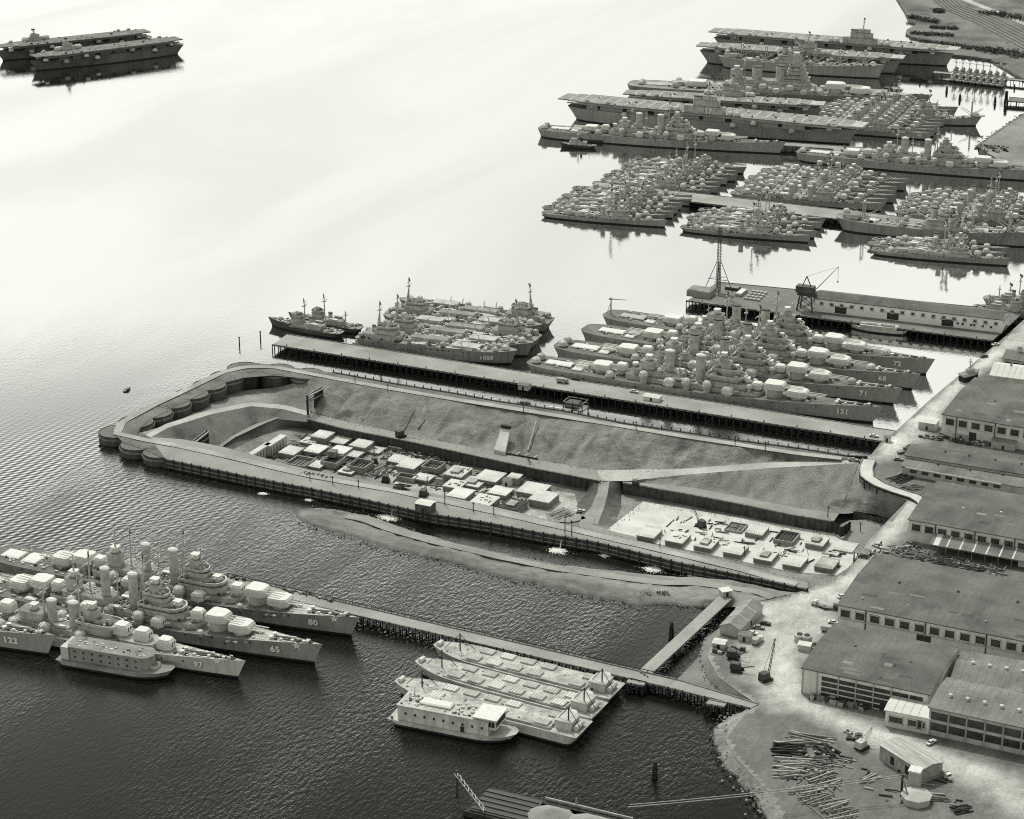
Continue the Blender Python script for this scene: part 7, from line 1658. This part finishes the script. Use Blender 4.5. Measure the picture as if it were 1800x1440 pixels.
# water jets pumped over the wall
FOAM = mat('white_foam', .7, .6, .1, .6, 3)
for k, (px, py, s) in enumerate(sorted(((683, 910, 5.5), (980, 968, 5), (1148, 1001, 5), (1218, 1013, 2.6), (815, 920, 1.8), (883, 937, 2.0), (380, 838, 1.6), (462, 868, 2), (543, 879, 2), (598, 882, 1.8), (275, 815, 2.0), (1063, 977, 2.4)))):
    x, y = W(px, py); b = MB(); rd2 = random.Random(k)
    for i in range(int(90 + 90 * s)):                # churned water: many small flecks, dense at the middle
        rr = s * abs(rd2.gauss(0, .5)); a = rd2.uniform(0, 2 * math.pi); q = rd2.uniform(.2, .75) * (1.3 - min(rr / s, 1)); n = 6; cx_, cy_ = rr * math.cos(a) * 1.25, rr * math.sin(a) * .9; z_ = .03 + .25 * max(0, 1 - rr / s) * rd2.random()
        b.add([(cx_ + q * rd2.uniform(.6, 1.3) * math.cos(2 * math.pi * j / n), cy_ + q * rd2.uniform(.6, 1.3) * math.sin(2 * math.pi * j / n), z_) for j in range(n)], [tuple(range(n))])
    t = thing('pump_outfall', 'white pump outfall foam along the south arm, %s from the seaward end' % ORD[k], 'foam', (x, y, 0), 0, 'pump outfalls along the south cofferdam arm'); b.build('foam_flecks', FOAM, t)['kind'] = 'stuff'
    if s > 4.5: MB().tube((0, 4.6, 3.4), (0, 4.0, 3.0), .2, .18, 5).tube((0, 4.0, 3.0), (0, 3.0, .1), .18, .3, 5).build('water_jet', FOAM, t)
# shrubs on the far shore and the spit
LEAF = mat('shrub_leaves', .07, .9, .3, .5, 2)
def shrub_band(label, px, py, z, l, w_, n, seed, rz=0.0, size=1.6):
    x, y = W(px, py, z); rd2 = random.Random(seed); b = MB()
    for _ in range(n):
        a, c = rd2.uniform(-l / 2, l / 2), rd2.gauss(0, w_ / 4); s = rd2.uniform(.5, 1) * size
        for _k in range(9):
            cx_, cy_, cz_ = a + rd2.gauss(0, s * .5), c + rd2.gauss(0, s * .5), rd2.uniform(.2, 1.5) * s; u = Vector((rd2.gauss(0, 1), rd2.gauss(0, 1), rd2.gauss(0, .6))).normalized() * s * .38; v = u.orthogonal().normalized() * s * .3
            p0 = Vector((cx_, cy_, cz_)); b.add([p0 - u, p0 + v, p0 + u, p0 - v], [(0, 1, 2, 3)])
    t = thing('shrub_row', label, 'shrubs', (x, y, z), rz); b.build('foliage', LEAF, t)
    st_ = MB(); 
    for i in range(8): st_.tube((l * (i / 8 - .45), 0, -.2), (l * (i / 8 - .45) + .3, 0, 1.0), .15, .1, 4)
    st_.build('stems', PILE, t)
shrub_band('dark strip of scrub along the far shore, lower of two bands', 1638, 62, 2, 42, 8, 150, 1, R(8), 2.2); shrub_band('dark strip of scrub along the far shore, upper of two bands', 1660, 51, 2, 28, 7, 90, 2, R(8), 2.2); shrub_band('scrub along the far shoreline below the railway', 1690, 84, 2, 90, 14, 260, 3, R(-12), 2.4); shrub_band('scrub at the tip of the far shore', 1622, 36, 2, 40, 12, 120, 4, R(-30), 2.4); shrub_band('dark lineside bush by the tracks', 1651, 22, 2, 10, 8, 50, 5, 0, 3); shrub_band('scrub on the far shore by the picture edge', 1770, 95, 2, 60, 30, 160, 6, R(-25), 2.4); shrub_band('weeds on the flank of the spit', 1128, 1044, 1.4, 9, 4, 40, 7, 0, .8); shrub_band('weeds on the spit nearer the branch pier', 1165, 1045, 1.8, 6, 3, 30, 8, 0, .8); shrub_band('scattered bushes beyond the railway', 1770, 30, 2, 60, 20, 90, 9, R(-25), 3)
